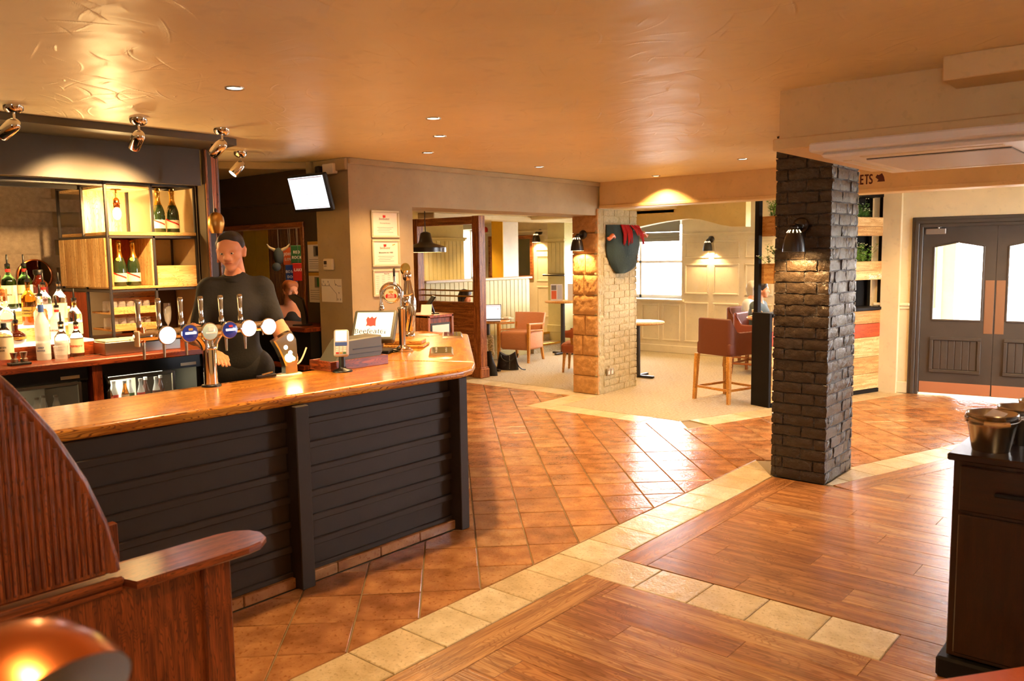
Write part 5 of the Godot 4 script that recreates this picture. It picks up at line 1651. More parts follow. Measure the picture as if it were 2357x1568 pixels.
	for k in 3:
		var x0: float = [-5.47, -5.64, -5.81][k]
		var y0: float = 1.08 + 0.1 * k
		obj(Geo.new().span(Vector3(x0, 1.081, 0.2), Vector3(x0 - 0.17, y0 + 0.085, -2.235), 0.002), "riser_box", "back_counter_wood" if k == 0 else "pine_0", st, 2)
		obj(Geo.new().span(Vector3(x0 + 0.001, y0 + 0.086, 0.2), Vector3(x0 - 0.17, y0 + 0.1, -2.235), 0.002), "glow_panel_light", "step_glow", st)
		area(st, Transform3D(Basis(Vector3.RIGHT, PI / 2), Vector3(x0 - 0.08, y0 + 0.104, -1.6)), Vector2(0.15, 1.2), 0.16, hexc("ffe9b0"))
	# bottles; turned so that their labels face the room
	bottle("gin_bottle", "squat clear gin bottle with a dark ornate label at the left edge", Vector3(-5.4, BACK_TOP, -1.7), 0.24, 0.045, "bottle_clear", "black_plastic", "label_cream", ["SMITH", "GIN"], {"shoulder": 0.72, "high": 0.66, "serif": true})
	bottle("liqueur_bottle", "round dark berry liqueur bottle with a gold band", Vector3(-5.54, BACK_TOP + 0.1, -1.81), 0.21, 0.056, "red_liqueur", "brass", "print_gold", ["CHAMBORD"], {"round": true, "pourer": true, "low": 0.22, "high": 0.34, "type": 0.012})
	bottle("vodka_bottle", "tall frosted vodka bottle with a blue bird print", Vector3(-5.42, BACK_TOP, -1.915), 0.335, 0.04, "bottle_frost", "print_blue", "bottle_frost", ["GREY", "GOOSE"], {"shoulder": 0.66, "ink": "print_blue", "high": 0.3})
	bottle("vodka_bottle", "clear vodka bottle with blue lettering and no paper label", Vector3(-5.4, BACK_TOP, -2.015), 0.29, 0.041, "bottle_clear", "black_plastic", "bottle_frost", ["ABSOLUT", "VODKA"], {"pourer": true, "shoulder": 0.6, "ink": "print_blue", "neck": 0.014})
	bottle("vodka_bottle", "clear vodka bottle with a red banner label, in front on the counter", Vector3(-5.43, BACK_TOP, -2.115), 0.28, 0.038, "bottle_clear", "print_red", "label_cream", ["SMIRNOFF"], {"pourer": true, "high": 0.55, "ink": "print_red", "type": 0.017})
	bottle("schnapps_bottle", "white peach schnapps bottle with a pale round label", Vector3(-5.57, BACK_TOP + 0.1, -2.06), 0.285, 0.042, "bottle_frost", "print_red", "print_white", ["ARCHERS"], {"pourer": true, "ink": "print_red", "type": 0.016})
	bottle("vodka_bottle", "tall clear vodka bottle standing on the lowest glowing step", Vector3(-5.6, BACK_TOP + 0.1, -2.18), 0.325, 0.042, "bottle_clear", "brass", "label_cream", [], {"pourer": true, "high": 0.4})
	bottle("rum_bottle", "white rum bottle with a red round crest on the middle step", Vector3(-5.7, BACK_TOP + 0.2, -2.038), 0.33, 0.043, "bottle_clear", "print_red", "print_white", ["BACARDI"], {"pourer": true, "high": 0.5, "ink": "print_red"})
	bottle("whiskey_bottle", "amber bourbon bottle with a faceted body on the middle step", Vector3(-5.71, BACK_TOP + 0.2, -1.951), 0.35, 0.042, "whisky", "brass", "print_gold", ["Southern", "Comfort"], {"pourer": true, "low": 0.2, "high": 0.42})
	bottle("whiskey_bottle", "green Irish whiskey bottle with a cream label, left of a pair", Vector3(-5.88, BACK_TOP + 0.3, -1.9), 0.35, 0.044, "bottle_green", "print_red", "label_cream", ["JAMESON"], {"pourer": true, "high": 0.55})
	bottle("whiskey_bottle", "green Irish whiskey bottle with a cream label, right of a pair", Vector3(-5.88, BACK_TOP + 0.3, -1.995), 0.35, 0.044, "bottle_green", "print_red", "label_cream", ["JAMESON"], {"pourer": true, "high": 0.55})
	bottle("whisky_bottle", "dark malt whisky bottle with white lettering before the round mirror", Vector3(-5.9, BACK_TOP + 0.3, -2.085), 0.245, 0.052, "red_liqueur", "black_plastic", "print_maroon", ["HIGHLAND", "PARK"], {"neck": 0.024, "shoulder": 0.6, "ink": "print_white", "high": 0.55})
	bottle("schnapps_bottle", "clear bottle with a dark collar on the right end of the middle step", Vector3(-5.75, BACK_TOP + 0.2, -2.15), 0.33, 0.043, "bottle_clear", "black_plastic", "label_cream", [], {"pourer": true})
	bottle("brandy_bottle", "large clear decanter-shaped bottle with a brown stopper at the left", Vector3(-5.6, BACK_TOP + 0.1, -1.775), 0.335, 0.055, "bottle_clear", "red_wood", "print_white", [], {"shoulder": 0.5, "neck": 0.018, "high": 0.4})
	bottle("liqueur_bottle", "yellow liqueur bottle on the middle step at the left edge", Vector3(-5.75, BACK_TOP + 0.2, -1.8), 0.38, 0.043, "whisky", "brass", "label_cream", [], {"pourer": true})
	bottle("gin_bottle", "slim clear bottle with a white neck label behind the frosted vodka", Vector3(-5.62, BACK_TOP + 0.1, -1.985), 0.36, 0.04, "bottle_clear", "print_white", "print_white", [], {"pourer": true, "high": 0.42})
	# measures, mixing glass, knife
	var ms := thing("spirit_measures", "two steel thimble measures on a black stand on the back counter", "measure", Vector3(-5.28, BACK_TOP, -1.73))
	obj(Geo.new().box(Vector3(0, 0.008, 0), Vector3(0.07, 0.016, 0.11), 0.003), "stand", "black_plastic", ms)
	for z in [-0.026, 0.026]:
		obj(Geo.new().lathe([Vector2(0.018, 0.016), Vector2(0.021, 0.035), Vector2(0.013, 0.04), Vector2(0.02, 0.075)], 16, Vector3(0, 0, z)), "thimble", "brushed_steel", ms)
	var mg := thing("mixing_glass", "low clear tumbler on the back counter before the clear vodka", "glass", Vector3(-5.29, BACK_TOP, -1.965))
	obj(Geo.new().lathe([Vector2(0.0, 0.0), Vector2(0.034, 0), Vector2(0.04, 0.09), Vector2(0.037, 0.09), Vector2(0.031, 0.012), Vector2(0.0, 0.012)], 22), "bowl", "glassware", mg)
	var tg := thing("ice_tongs", "steel ice tongs lying on the back counter beside the step", "tongs", Vector3(-5.27, BACK_TOP, -2.1))
	obj(Geo.new().bar(Vector3(0, 0.006, 0.07), Vector3(0.01, 0.006, -0.08), 0.008, 0.004).bar(Vector3(0, 0.014, 0.07), Vector3(0.012, 0.02, -0.08), 0.008, 0.004), "arms", "brushed_steel", tg)
	# steel box with a lid
	var sb := thing("garnish_box", "long steel garnish box with cream lids on the back counter", "garnish box", Vector3(-5.4, BACK_TOP, -2.48))
	obj(Geo.new().span(Vector3(-0.1, 0, -0.25), Vector3(0.1, 0.082, 0.25), 0.004), "box", "brushed_steel", sb)
	for k in 3:
		obj(Geo.new().span(Vector3(-0.095, 0.083, 0.09 - k * 0.16), Vector3(0.09, 0.092, 0.24 - k * 0.16), 0.003), "lid", "cream_plastic", sb)

	build_shelf_unit()
	build_bar_wall()
	build_hatch()


func build_shelf_unit() -> void:
	var s := thing("shelf_unit", "black steel frame shelf unit with pale wooden boxes over the back bar", "shelf unit")
	var zs := [-2.42, -2.73, -3.045]
	var xs := [-5.6, -5.97, -6.38]
	var w := 0.018
	for x in xs:
		for z in zs:
			if x == -6.38 and z == -2.73:
				continue
			obj(Geo.new().span(Vector3(x - w / 2, 1.081, z - w / 2), Vector3(x + w / 2, 2.205, z + w / 2), 0.002), "post", "black_steel", s, 1)
	for y in [1.475, 1.838, 2.196]:
		for x in xs:
			obj(Geo.new().span(Vector3(x - w / 2, y - w / 2, zs[2]), Vector3(x + w / 2, y + w / 2, zs[0]), 0.002), "rail", "black_steel", s, 2)
		for z in zs:
			obj(Geo.new().span(Vector3(xs[2], y - w / 2, z - w / 2), Vector3(xs[0], y + w / 2, z + w / 2), 0.002), "rail", "black_steel", s, 0)
	# run of frame to the left at the top
	obj(Geo.new().span(Vector3(-5.62, 2.17, 1.0), Vector3(-5.6, 2.2, -2.42), 0.003).span(Vector3(-6.0, 2.17, 1.0), Vector3(-5.98, 2.2, -2.42), 0.003), "top_rail", "black_steel", s, 2)
	# boards
	for b in [[1.848, 1.872, -3.04, -2.425], [1.485, 1.503, -3.04, -2.425]]:
		obj(Geo.new().span(Vector3(-6.36, b[0], b[2]), Vector3(-5.585, b[1], b[3]), 0.003), "shelf_board", "pine_1", s, 2)
	obj(Geo.new().span(Vector3(-6.36, 2.165, -2.725), Vector3(-5.61, 2.185, -2.43), 0.002), "lid_board", "pine_0", s, 2)
	# lit top cell: back and side boards
	obj(Geo.new().span(Vector3(-5.985, 1.873, -2.725), Vector3(-5.975, 2.165, -2.43)), "back_board", "pine_0", s, 1)
	obj(Geo.new().span(Vector3(-5.96, 1.88, -3.04), Vector3(-5.95, 2.19, -2.74)), "back_board", "taupe_paint", s, 1)
	obj(Geo.new().span(Vector3(-6.38, 1.081, -3.068), Vector3(-5.61, 2.2, -3.056)).span(Vector3(-5.975, 1.51, -3.04), Vector3(-5.965, 1.83, -2.74)), "side_board", "taupe_paint", s)
	# vertical planks on the end
	for k in 8:
		var x := -6.37 + k * 0.0945
		obj(Geo.new().span(Vector3(x + 0.002, 1.5, -2.418), Vector3(x + 0.0925, 1.83, -2.402), 0.002), "end_plank", "pine_%d" % (k % 2), s, 1, Vector2(k * 0.21, k * 0.4))
	# champagne box: orange back, pale side
	for k in 3:
		obj(Geo.new().span(Vector3(-5.92, 1.504, -2.73 + k * 0.1), Vector3(-5.9, 1.83, -2.635 + k * 0.1), 0.002), "box_plank", ["orange_board", "orange_board", "pine_0"][k], s, 1, Vector2(k * 0.3, 0))
	obj(Geo.new().span(Vector3(-5.9, 1.504, -2.722), Vector3(-5.6, 1.83, -2.71), 0.002), "box_side", "pine_0", s, 1)
	obj(Geo.new().span(Vector3(-5.9, 1.504, -2.445), Vector3(-5.6, 1.83, -2.433), 0.002), "box_side", "pine_1", s, 1)
	# drawer and small picture panel
	obj(Geo.new().span(Vector3(-5.9, 1.49, -3.03), Vector3(-5.588, 1.638, -2.742), 0.003), "drawer", "pine_0", s, 2)
	obj(Geo.new().span(Vector3(-5.96, 1.64, -2.87), Vector3(-5.95, 1.83, -2.74)), "pale_panel", "panel_white", s)
	obj(Geo.new().span(Vector3(-5.95, 1.64, -2.9), Vector3(-5.9, 1.68, -2.74), 0.002), "small_box", "back_counter_wood", s)
	# lower bay: trays of tumblers and a slatted back
	for y in [1.2, 1.315]:
		obj(Geo.new().span(Vector3(-5.95, y, -2.725), Vector3(-5.615, y + 0.012, -2.432)).span(Vector3(-5.62, y, -2.725), Vector3(-5.608, y + 0.05, -2.432), 0.002), "glass_tray", "pine_1", s, 2)
	for k in 5:
		obj(Geo.new().span(Vector3(-5.96, 1.21 + k * 0.052, -2.9), Vector3(-5.945, 1.258 + k * 0.052, -2.58), 0.003), "back_slat", "pine_%d" % (2 if k % 2 else 3), s, 2, Vector2(k * 0.3, 0))
	obj(Geo.new().span(Vector3(-5.96, 1.09, -3.04), Vector3(-5.95, 1.47, -2.91)), "back_board", "charcoal_paint", s)
	obj(Geo.new().span(Vector3(-6.37, 1.09, -2.416), Vector3(-5.98, 1.46, -2.41)), "orange_panel", "orange_board", s, 1)
	# tumblers
	var k := 0
	for y in [1.212, 1.327]:
		for i in 5:
			for j in 2:
				var t := thing("tumbler", "upturned clear tumbler on the %s tray of the shelf unit" % ("lower" if y < 1.3 else "upper"), "glass", Vector3(-5.67 - j * 0.11, y, -2.46 - i * 0.056), 0.0, "tumblers in the shelf trays")
				obj(Geo.new().lathe([Vector2(0.026, 0.0), Vector2(0.024, 0.07), Vector2(0.02, 0.076), Vector2(0, 0.076)], 14, Vector3.ZERO, false), "bowl", "glassware", t)
				k += 1
	var fl := thing("stem_glass", "clear stemmed glass standing before the slatted back of the shelf unit", "glass", Vector3(-5.72, BACK_TOP, -2.86))
	obj(Geo.new().lathe([Vector2(0, 0), Vector2(0.03, 0), Vector2(0.005, 0.008), Vector2(0.004, 0.13), Vector2(0.02, 0.16), Vector2(0.027, 0.22), Vector2(0.025, 0.29)], 18, Vector3.ZERO, false), "bowl", "glassware", fl)
	champagne("champagne bottle with gold foil, left one on the top shelf", Vector3(-5.72, 1.872, -2.835), false)
	champagne("champagne bottle with gold foil, right one on the top shelf", Vector3(-5.72, 1.872, -2.94), false)
	champagne("champagne bottle with a gold neck seal, left one before orange boards", Vector3(-5.72, 1.503, -2.54), true)
	champagne("champagne bottle with a gold neck seal, right one before orange boards", Vector3(-5.72, 1.503, -2.635), true)
	var p := thing("shelf_lamp", "bare bulb in a copper holder hanging in the shelf unit", "lamp", Vector3(-5.74, 2.165, -2.555))
	obj(Geo.new().lathe([Vector2(0.035, -0.006), Vector2(0.03, 0.0)], 18), "rose", "brass", p)
	obj(Geo.new().tube([Vector3(0, -0.005, 0), Vector3(0, -0.06, 0)], 0.006, 8), "stem", "brass", p)
	obj(Geo.new().lathe([Vector2(0.021, -0.125), Vector2(0.021, -0.1), Vector2(0.024, -0.098), Vector2(0.024, -0.092), Vector2(0.019, -0.09), Vector2(0.019, -0.07), Vector2(0.01, -0.058)], 16), "holder", "copper", p)
	obj(Geo.new().blob(Vector3(0, -0.165, 0), Vector3(0.055, 0.085, 0.055), -1, 16), "bulb", "bulb_hot", p)
	omni(p, Vector3(0, -0.165, 0), 0.55, hexc("ffd890"), 0.025)

	# dim painted brick wall panel and round copper mirror behind the bottles
	var bw := struct("wall_brick_panel", "dim whitewashed brick panel on the wall behind the bottles", "wall")
	obj(Geo.new().span(Vector3(-6.89, BACK_TOP, 1.5), Vector3(-6.86, 2.3, -2.56)), "mortar", "mirror_brick", bw)
	var bm := brick_meshes(0.42, 0.098, 0.02, 0.003, 3, 900, 0.006)
	for c in 10:
		for i in 6:
			var z := -2.34 + i * 0.43 - (0.21 if c % 2 else 0.0)
			put(bm[rng.randi() % 3], "brick", "mirror_brick", bw, Transform3D(Basis(Vector3.UP, PI / 2), Vector3(-6.85, 1.14 + c * 0.108, z)))
	var rm := thing("round_mirror", "round mirror with a thin copper rim behind the spirit bottles", "mirror", Vector3(-6.83, 1.575, -2.39))
	var g := Geo.new()
	g.xf = Transform3D(Basis(Vector3.BACK, -PI / 2), Vector3.ZERO)
	g.lathe([Vector2(0.118, 0), Vector2(0.126, 0.004), Vector2(0.124, 0.018), Vector2(0.116, 0.02), Vector2(0.116, 0.008)], 36, Vector3.ZERO, false)
	obj(g, "rim", "copper", rm)
	var g2 := Geo.new()
	g2.xf = g.xf
	g2.lathe([Vector2(0, 0.0), Vector2(0.117, 0.0), Vector2(0.117, 0.008), Vector2(0, 0.008)], 36)
	obj(g2, "glass", "mirror", rm)


func build_bar_wall() -> void:
	# hand bell on a strap
	var b := thing("hanging_bell", "old bronze bell hanging on a leather strap from the fascia corner", "bell", Vector3(-5.2, 2.455, -2.98))
	obj(Geo.new().tube([Vector3(0, 0, 0), Vector3(0, -0.03, 0)], 0.008, 8), "hook", "black_steel", b)
	for z in [-0.008, 0.008]:
		obj(Geo.new().bar(Vector3(0, -0.02, z), Vector3(0, -0.46, z), 0.012, 0.004), "strap", "leather_tan", b)
	obj(Geo.new().lathe([Vector2(0.036, -0.6), Vector2(0.05, -0.565), Vector2(0.056, -0.53), Vector2(0.05, -0.49), Vector2(0.032, -0.465), Vector2(0.012, -0.456)], 20, Vector3.ZERO, false), "bell", "bell_bronze", b)
	obj(Geo.new().lathe([Vector2(0.01, -0.456), Vector2(0.012, -0.44), Vector2(0.006, -0.43)], 10), "bell_loop", "black_steel", b)
	obj(Geo.new().tube([Vector3(0, -0.58, 0), Vector3(0, -0.66, 0), Vector3(0.004, -0.68, 0), Vector3(0, -0.8, 0)], [0.003, 0.004, 0.009, 0.008], 8), "bell_rope", "leather_tan", b)

	# monitor on the wall stub
	var tv := thing("wall_monitor", "black wall monitor with a bright white screen above the bar", "monitor", Vector3(-5.77, 2.21, -4.16), deg_to_rad(3.0))
	var t := Transform3D(Basis(Vector3.RIGHT, deg_to_rad(15.0)), Vector3.ZERO)
	var g := Geo.new()
	g.xf = t
	g.span(Vector3(-0.245, -0.155, -0.04), Vector3(0.245, 0.16, 0.0), 0.01)
	obj(g, "bezel", "black_plastic", tv)
	var gs := Geo.new()
	gs.xf = t
	gs.span(Vector3(-0.222, -0.125, 0.0), Vector3(0.222, 0.142, 0.003))
	var scr := obj(gs, "screen", "screen_white", tv)
	var gl := Geo.new()
	gl.xf = t
	gl.span(Vector3(-0.21, -0.004, 0.003), Vector3(0.21, -0.001, 0.004)).span(Vector3(-0.21, 0.128, 0.003), Vector3(0.21, 0.136, 0.004)).span(Vector3(-0.21, -0.117, 0.003), Vector3(0.21, -0.113, 0.004))
	obj(gl, "screen_line", "screen_blue", scr)
	obj(Geo.new().bar(Vector3(0, 0, -0.03), Vector3(0, 0.02, -0.17), 0.1, 0.06), "bracket", "black_plastic", tv)
	var so := thing("ceiling_socket", "white double socket with a black plug above the monitor", "socket", Vector3(-5.72, 2.42, -4.33))
	obj(Geo.new().box(Vector3(0.02, 0, 0), Vector3(0.15, 0.085, 0.05), 0.005), "plate", "white_plastic", so)
	obj(Geo.new().blob(Vector3(-0.09, -0.005, 0.03), Vector3(0.06, 0.07, 0.06), 0.015, 12), "plug", "black_plastic", so)
	var th := thing("thermostat", "white wall thermostat on the taupe wall end", "thermostat", Vector3(-5.784, 1.62, -4.36))
	obj(Geo.new().span(Vector3(-0.065, -0.05, 0), Vector3(0.065, 0.05, 0.028), 0.008), "case", "cream_plastic", th)
	obj(Geo.new().span(Vector3(-0.05, 0.0, 0.028), Vector3(-0.012, 0.03, 0.03)), "display", "print_black", th)
	obj(Geo.new().span(Vector3(-0.048, -0.018, 0.028), Vector3(-0.036, -0.01, 0.031)).span(Vector3(-0.028, -0.018, 0.028), Vector3(-0.016, -0.01, 0.031)), "button", "print_grey", th)
	var mp := thing("table_plan", "white hand-drawn table plan stuck on the taupe wall end", "plan", Vector3(-5.775, 1.395, -4.36))
	obj(Geo.new().span(Vector3(-0.14, -0.1, 0), Vector3(0.14, 0.1, 0.002)), "sheet", "paper", mp)
	var pl := Geo.new()
	for e in [[-0.13, 0.04, -0.02, 0.04], [-0.02, 0.04, 0.07, -0.03], [0.07, -0.03, 0.07, -0.09], [0.05, 0.09, 0.05, 0.06], [0.05, 0.06, 0.09, 0.04], [0.09, 0.04, 0.135, 0.04]]:
		pl.bar(Vector3(e[0], e[1], 0.0022), Vector3(e[2], e[3], 0.0022), 0.003, 0.0008, Vector3(0, 1, 0.2))
	obj(pl, "drawn_line", "print_black", mp)
	var pn := [[-0.11, 0.075], [-0.045, 0.075], [-0.13, 0.05], [-0.085, 0.05], [-0.03, 0.05], [0.06, 0.05], [0.1, -0.02], [0.085, -0.075], [0.12, -0.075]]
	for k in pn.size():
		lettering(["D", "R", "D", "D", "R", "O", "9", "D", "D"][k], 0.022, "print_black", mp, xf(Vector3(pn[k][0], pn[k][1], 0.0024)), "lettering", 0.0008)

	# certificates on the taupe wall, facing the room (+X)
	var face := Transform3D(Basis(Vector3.UP, PI / 2), Vector3.ZERO)
	var cy := [1.96, 1.71, 1.452]
	for k in 3:
		var c := thing("certificate_frame", ["framed certificate with a red logo, topmost of three on the taupe wall", "framed certificate with a red logo and a heading, middle of three", "framed table of figures, lowest of three on the taupe wall"][k], "certificate", Vector3(-5.5, cy[k], -4.742), PI / 2, "certificates on the taupe wall")
		var fr := Geo.new()
		var hw := 0.158
		var hh := 0.118
		for r in [[-hw, -hh, hw, -hh + 0.02], [-hw, hh - 0.02, hw, hh], [-hw, -hh + 0.02, -hw + 0.02, hh - 0.02], [hw - 0.02, -hh + 0.02, hw, hh - 0.02]]:
			fr.span(Vector3(r[0], r[1], 0), Vector3(r[2], r[3], 0.018), 0.004)
		obj(fr, "frame", "frame_paint", c)
		var sh := obj(Geo.new().span(Vector3(-hw + 0.018, -hh + 0.018, 0), Vector3(hw - 0.018, hh - 0.018, 0.006)), "sheet", "paper", c)
		if k < 2:
			var lg := Geo.new()
			lg.xf = Transform3D(Basis(Vector3.RIGHT, PI / 2), Vector3(-0.01, 0.066, 0.0062))
			lg.prism(pv([[-0.014, 0.011], [-0.016, -0.012], [-0.006, -0.008], [0.0, -0.013], [0.008, -0.008], [0.016, -0.012], [0.014, 0.011]]), [[0, 0], [0, 0.001]])
			obj(lg, "logo", "print_red", sh)
			lettering("Beefeater", 0.026, "print_black", sh, xf(Vector3(-0.01, 0.044, 0.0064)), "lettering", 0.0008, true)
			if k == 1:
				lettering("Measures Act 1985", 0.018, "print_black", sh, xf(Vector3(0, 0.004, 0.0064)), "lettering", 0.0008, false, 700)
				obj(Geo.new().bar(Vector3(0.075, 0.068, 0.0064), Vector3(0.105, 0.076, 0.0064), 0.008, 0.001, Vector3(0, 1, 0)), "stamp", "print_gold", sh)
			else:
				lettering("Personal licence", 0.016, "print_grey", sh, xf(Vector3(0, 0.008, 0.0064)), "lettering", 0.0008)
			for j in 4:
				obj(Geo.new().span(Vector3(-0.09 + 0.012 * (j % 2), -0.03 - j * 0.014, 0.006), Vector3(0.09 - 0.02 * (j % 3), -0.027 - j * 0.014, 0.0068)), "text_line", "print_grey", sh)
		else:
			lettering("Price list", 0.014, "print_black", sh, xf(Vector3(0, 0.078, 0.0064)), "lettering", 0.0008, false, 700)
			for j in 9:
				for q in 4:
					obj(Geo.new().span(Vector3(-0.12 + q * 0.065, 0.058 - j * 0.017, 0.006), Vector3(-0.085 + q * 0.062, 0.0605 - j * 0.017, 0.0068)), "text_line", "print_grey", sh)
	face = face


func build_hatch() -> void:
	# counter below the hatch
	var h := thing("hatch_counter", "wooden counter shelf below the serving hatch", "counter")
	obj(Geo.new().span(Vector3(-9.4, 1.03, -4.64), Vector3(-5.96, 1.07, -4.2), 0.006), "top", "back_counter_wood", h, 0)
	obj(Geo.new().span(Vector3(-9.4, 0, -4.62), Vector3(-5.97, 1.03, -4.26)), "cabinet", "black_plastic", h)
	obj(Geo.new().span(Vector3(-9.4, 0.7, -4.24), Vector3(-5.97, 0.74, -4.18), 0.004), "lower_shelf", "back_counter_wood", h)
	var df := thing("dark_font", "dark curved beer font standing by the serving hatch", "beer tap", Vector3(-6.27, 1.07, -4.36), deg_to_rad(40.0))
	var gp := Geo.new()
	gp.xf = Transform3D(Basis(Vector3.RIGHT, PI / 2), Vector3.ZERO)
	gp.prism(pv([[0.03, 0.0], [0.02, -0.12], [-0.02, -0.2], [-0.075, -0.25], [-0.085, -0.275], [-0.03, -0.285], [0.045, -0.24], [0.07, -0.1], [0.075, 0.0]]), [[0.004, -0.03], [0, -0.024], [0, 0.024], [0.004, 0.03]])
	obj(gp, "blade", "black_steel", df)
	obj(Geo.new().box(Vector3(0.03, 0.006, 0), Vector3(0.16, 0.012, 0.1), 0.004), "foot", "black_plastic", df)
	# spec sheets
	for k in 2:
		var sp := thing("drink_poster", ["white drink sheet with a dark glass, upper of two by the hatch", "white drink sheet with a green cocktail, lower of two by the hatch"][k], "poster", Vector3(-6.345, [1.69, 1.4][k], -4.645))
		obj(Geo.new().span(Vector3(-0.15, -0.14, 0), Vector3(0.15, 0.14, 0.002)), "sheet", "paper", sp)
		obj(Geo.new().span(Vector3(-0.15, 0.11, 0.002), Vector3(0.15, 0.14, 0.003)), "heading_band", "print_gold", sp)
		obj(Geo.new().span(Vector3(-0.06, 0.0, 0.002), Vector3(0.06, 0.1, 0.003)), "picture", "print_grey", sp)
		obj(Geo.new().span(Vector3(-0.025, 0.01, 0.003), Vector3(0.02, 0.09, 0.004)), "drink", "print_black" if k == 0 else "print_green", sp)
		for j in 5:
			obj(Geo.new().span(Vector3(-0.13, -0.03 - j * 0.02, 0.002), Vector3(0.1 - 0.03 * (j % 3), -0.026 - j * 0.02, 0.003)), "text_line", "print_grey", sp)
	# room beyond the hatch
	var pw := struct("partition_panelling", "brown wooden panelling of the room beyond the hatch", "panelling")
	for k in 9:
		var x := -10.9 + k * 0.3
		obj(Geo.new().span(Vector3(x + 0.003, 0.05, -6.36), Vector3(x + 0.297, 2.28, -6.3), 0.006), "panel_board", ["oak", "oak", "yellow_paint", "yellow_paint", "red_wood", "red_wood", "red_wood", "red_wood", "red_wood"][k], pw, 1, Vector2(k * 0.3, k * 0.2))
	var rl := thing("ceiling_lamp_strip", "warm lit ceiling strip inside the serving hatch", "light", Vector3(-7.5, 2.299, -5.4))
	obj(Geo.new().box(Vector3(0, -0.015, 0), Vector3(0.9, 0.03, 0.12), 0.004), "lamp_diffuser", "bulb_warm", rl)
	area(rl, Transform3D(Basis(Vector3.RIGHT, -PI / 2), Vector3(0, -0.035, 0)), Vector2(0.9, 0.12), 0.35, hexc("ffb45a"))
	# badges on the far wall
	var bb := [[-0.03, 0.1, "print_orange", "JOHN", "LOW"], [0.11, 0.12, "print_green", "RED", "ROCK"], [0.0, -0.1, "print_blue", "BOMB", "DOG"], [0.13, -0.08, "print_red", "LAKE", ""]]
	for k in 4:
		var p := thing("pump_badge", ["orange pump badge hanging in the hatch, upper left of four", "green pump badge hanging in the hatch, upper right of four", "blue pump badge hanging in the hatch, lower left of four", "red pump badge hanging in the hatch, lower right of four"][k], "badge", Vector3(-8.02 + bb[k][0] * 1.1, 1.6 + bb[k][1], -5.5), deg_to_rad(30.0), "pump badges beyond the hatch")
		obj(Geo.new().span(Vector3(-0.07, -0.1, 0), Vector3(0.07, 0.1, 0.012), 0.012), "plate", bb[k][2], p)
		lettering(bb[k][3], 0.045, "print_white", p, xf(Vector3(0, 0.025, 0.0125)), "lettering", 0.001, false, 700)
		if bb[k][4]:
			lettering(bb[k][4], 0.045, "print_white", p, xf(Vector3(0, -0.035, 0.0125)), "lettering", 0.001, false, 700)
		obj(Geo.new().tube([Vector3(0, 0.1, 0.006), Vector3(0, 2.3 - 1.6 - bb[k][1], 0.006)], 0.002, 5), "string", "print_grey", p)
	var bt := thing("cow_ornament", "grey cow head ornament hanging on a string in the hatch", "ornament", Vector3(-8.14, 1.7, -5.42), deg_to_rad(40.0))
	obj(Geo.new().blob(Vector3(0, 0, 0), Vector3(0.12, 0.2, 0.12), -1, 14).blob(Vector3(-0.02, -0.12, 0.03), Vector3(0.1, 0.1, 0.1), -1, 12), "head", "shirt_grey", bt)
	for s in [-1.0, 1.0]:
		obj(Geo.new().tube([Vector3(s * 0.04, 0.07, 0), Vector3(s * 0.1, 0.1, 0), Vector3(s * 0.13, 0.14, 0)], [0.02, 0.014, 0.004], 8), "horn", "label_cream", bt)
	obj(Geo.new().tube([Vector3(0, 0.09, 0), Vector3(0, 0.6, 0)], 0.003, 5), "string", "print_grey", bt)


# ---------------------------------------------------------------- lamps and furniture

# black dome wall lamp; local +Z leaves the wall
func wall_lamp(label: String, at: Vector3, turn: float, e: float, lean := 0.0) -> void:
	var l := thing("wall_lamp", label, "wall lamp", at, turn, "black dome wall lamps")
	var g := Geo.new()
	g.xf = Transform3D(Basis(Vector3.RIGHT, PI / 2), Vector3.ZERO)
	g.lathe([Vector2(0.055, 0), Vector2(0.055, 0.008), Vector2(0.046, 0.014), Vector2(0.04, 0.024), Vector2(0.018, 0.03), Vector2(0.0, 0.03)], 24)
	obj(g, "wall_rose", "lamp_black", l)
	obj(Geo.new().tube([Vector3(0, 0, 0.02), Vector3(0, 0.0, 0.07), Vector3(lean * 0.3, 0.004, 0.1), Vector3(lean * 0.5, 0.0, 0.12)], 0.008, 8).blob(Vector3(lean * 0.5, -0.002, 0.12), Vector3(0.026, 0.026, 0.026), -1, 10), "arm", "lamp_black", l)
	var c := Vector3(lean * 0.5, 0, 0.12)
	var prof := [Vector2(0.078, -0.185), Vector2(0.074, -0.14), Vector2(0.062, -0.085), Vector2(0.046, -0.045), Vector2(0.03, -0.024)]
	obj(Geo.new().lathe(prof, 28, c, false), "shade", "lamp_black", l)
	var inner := []
	for p in prof:
		inner.append(Vector2(p.x - 0.003, p.y - 0.001))
	var gi := Geo.new().lathe(inner, 28, c, false)
	gi.flip()
	obj(gi, "shade_lining", "lamp_inside", l)
	obj(Geo.new().lathe([Vector2(0.0, -0.028), Vector2(0.028, -0.028), Vector2(0.03, -0.012), Vector2(0.014, -0.002), Vector2(0.0, 0.0)], 16, c), "shade_cap", "lamp_black", l)
	for k in 5:
		var a := lerpf(-1.1, 1.1, k / 4.0) + 0.2
		var q := c + Vector3(sin(a) * 0.0465, -0.043, cos(a) * 0.0465)
		var gl := Geo.new()
		gl.xf = Transform3D(Basis(Vector3.UP, a) * Basis(Vector3.RIGHT, -0.65), q)
		gl.box(Vector3.ZERO, Vector3(0.008, 0.024, 0.003), 0.001)
		obj(gl, "glow_slot", "bulb_warm", l)
	obj(Geo.new().blob(c + Vector3(0, -0.115, 0), Vector3(0.05, 0.07, 0.05), -1, 14), "bulb", "bulb_warm", l)
	omni(l, c + Vector3(0, -0.12, 0), e, WARM, 0.02)


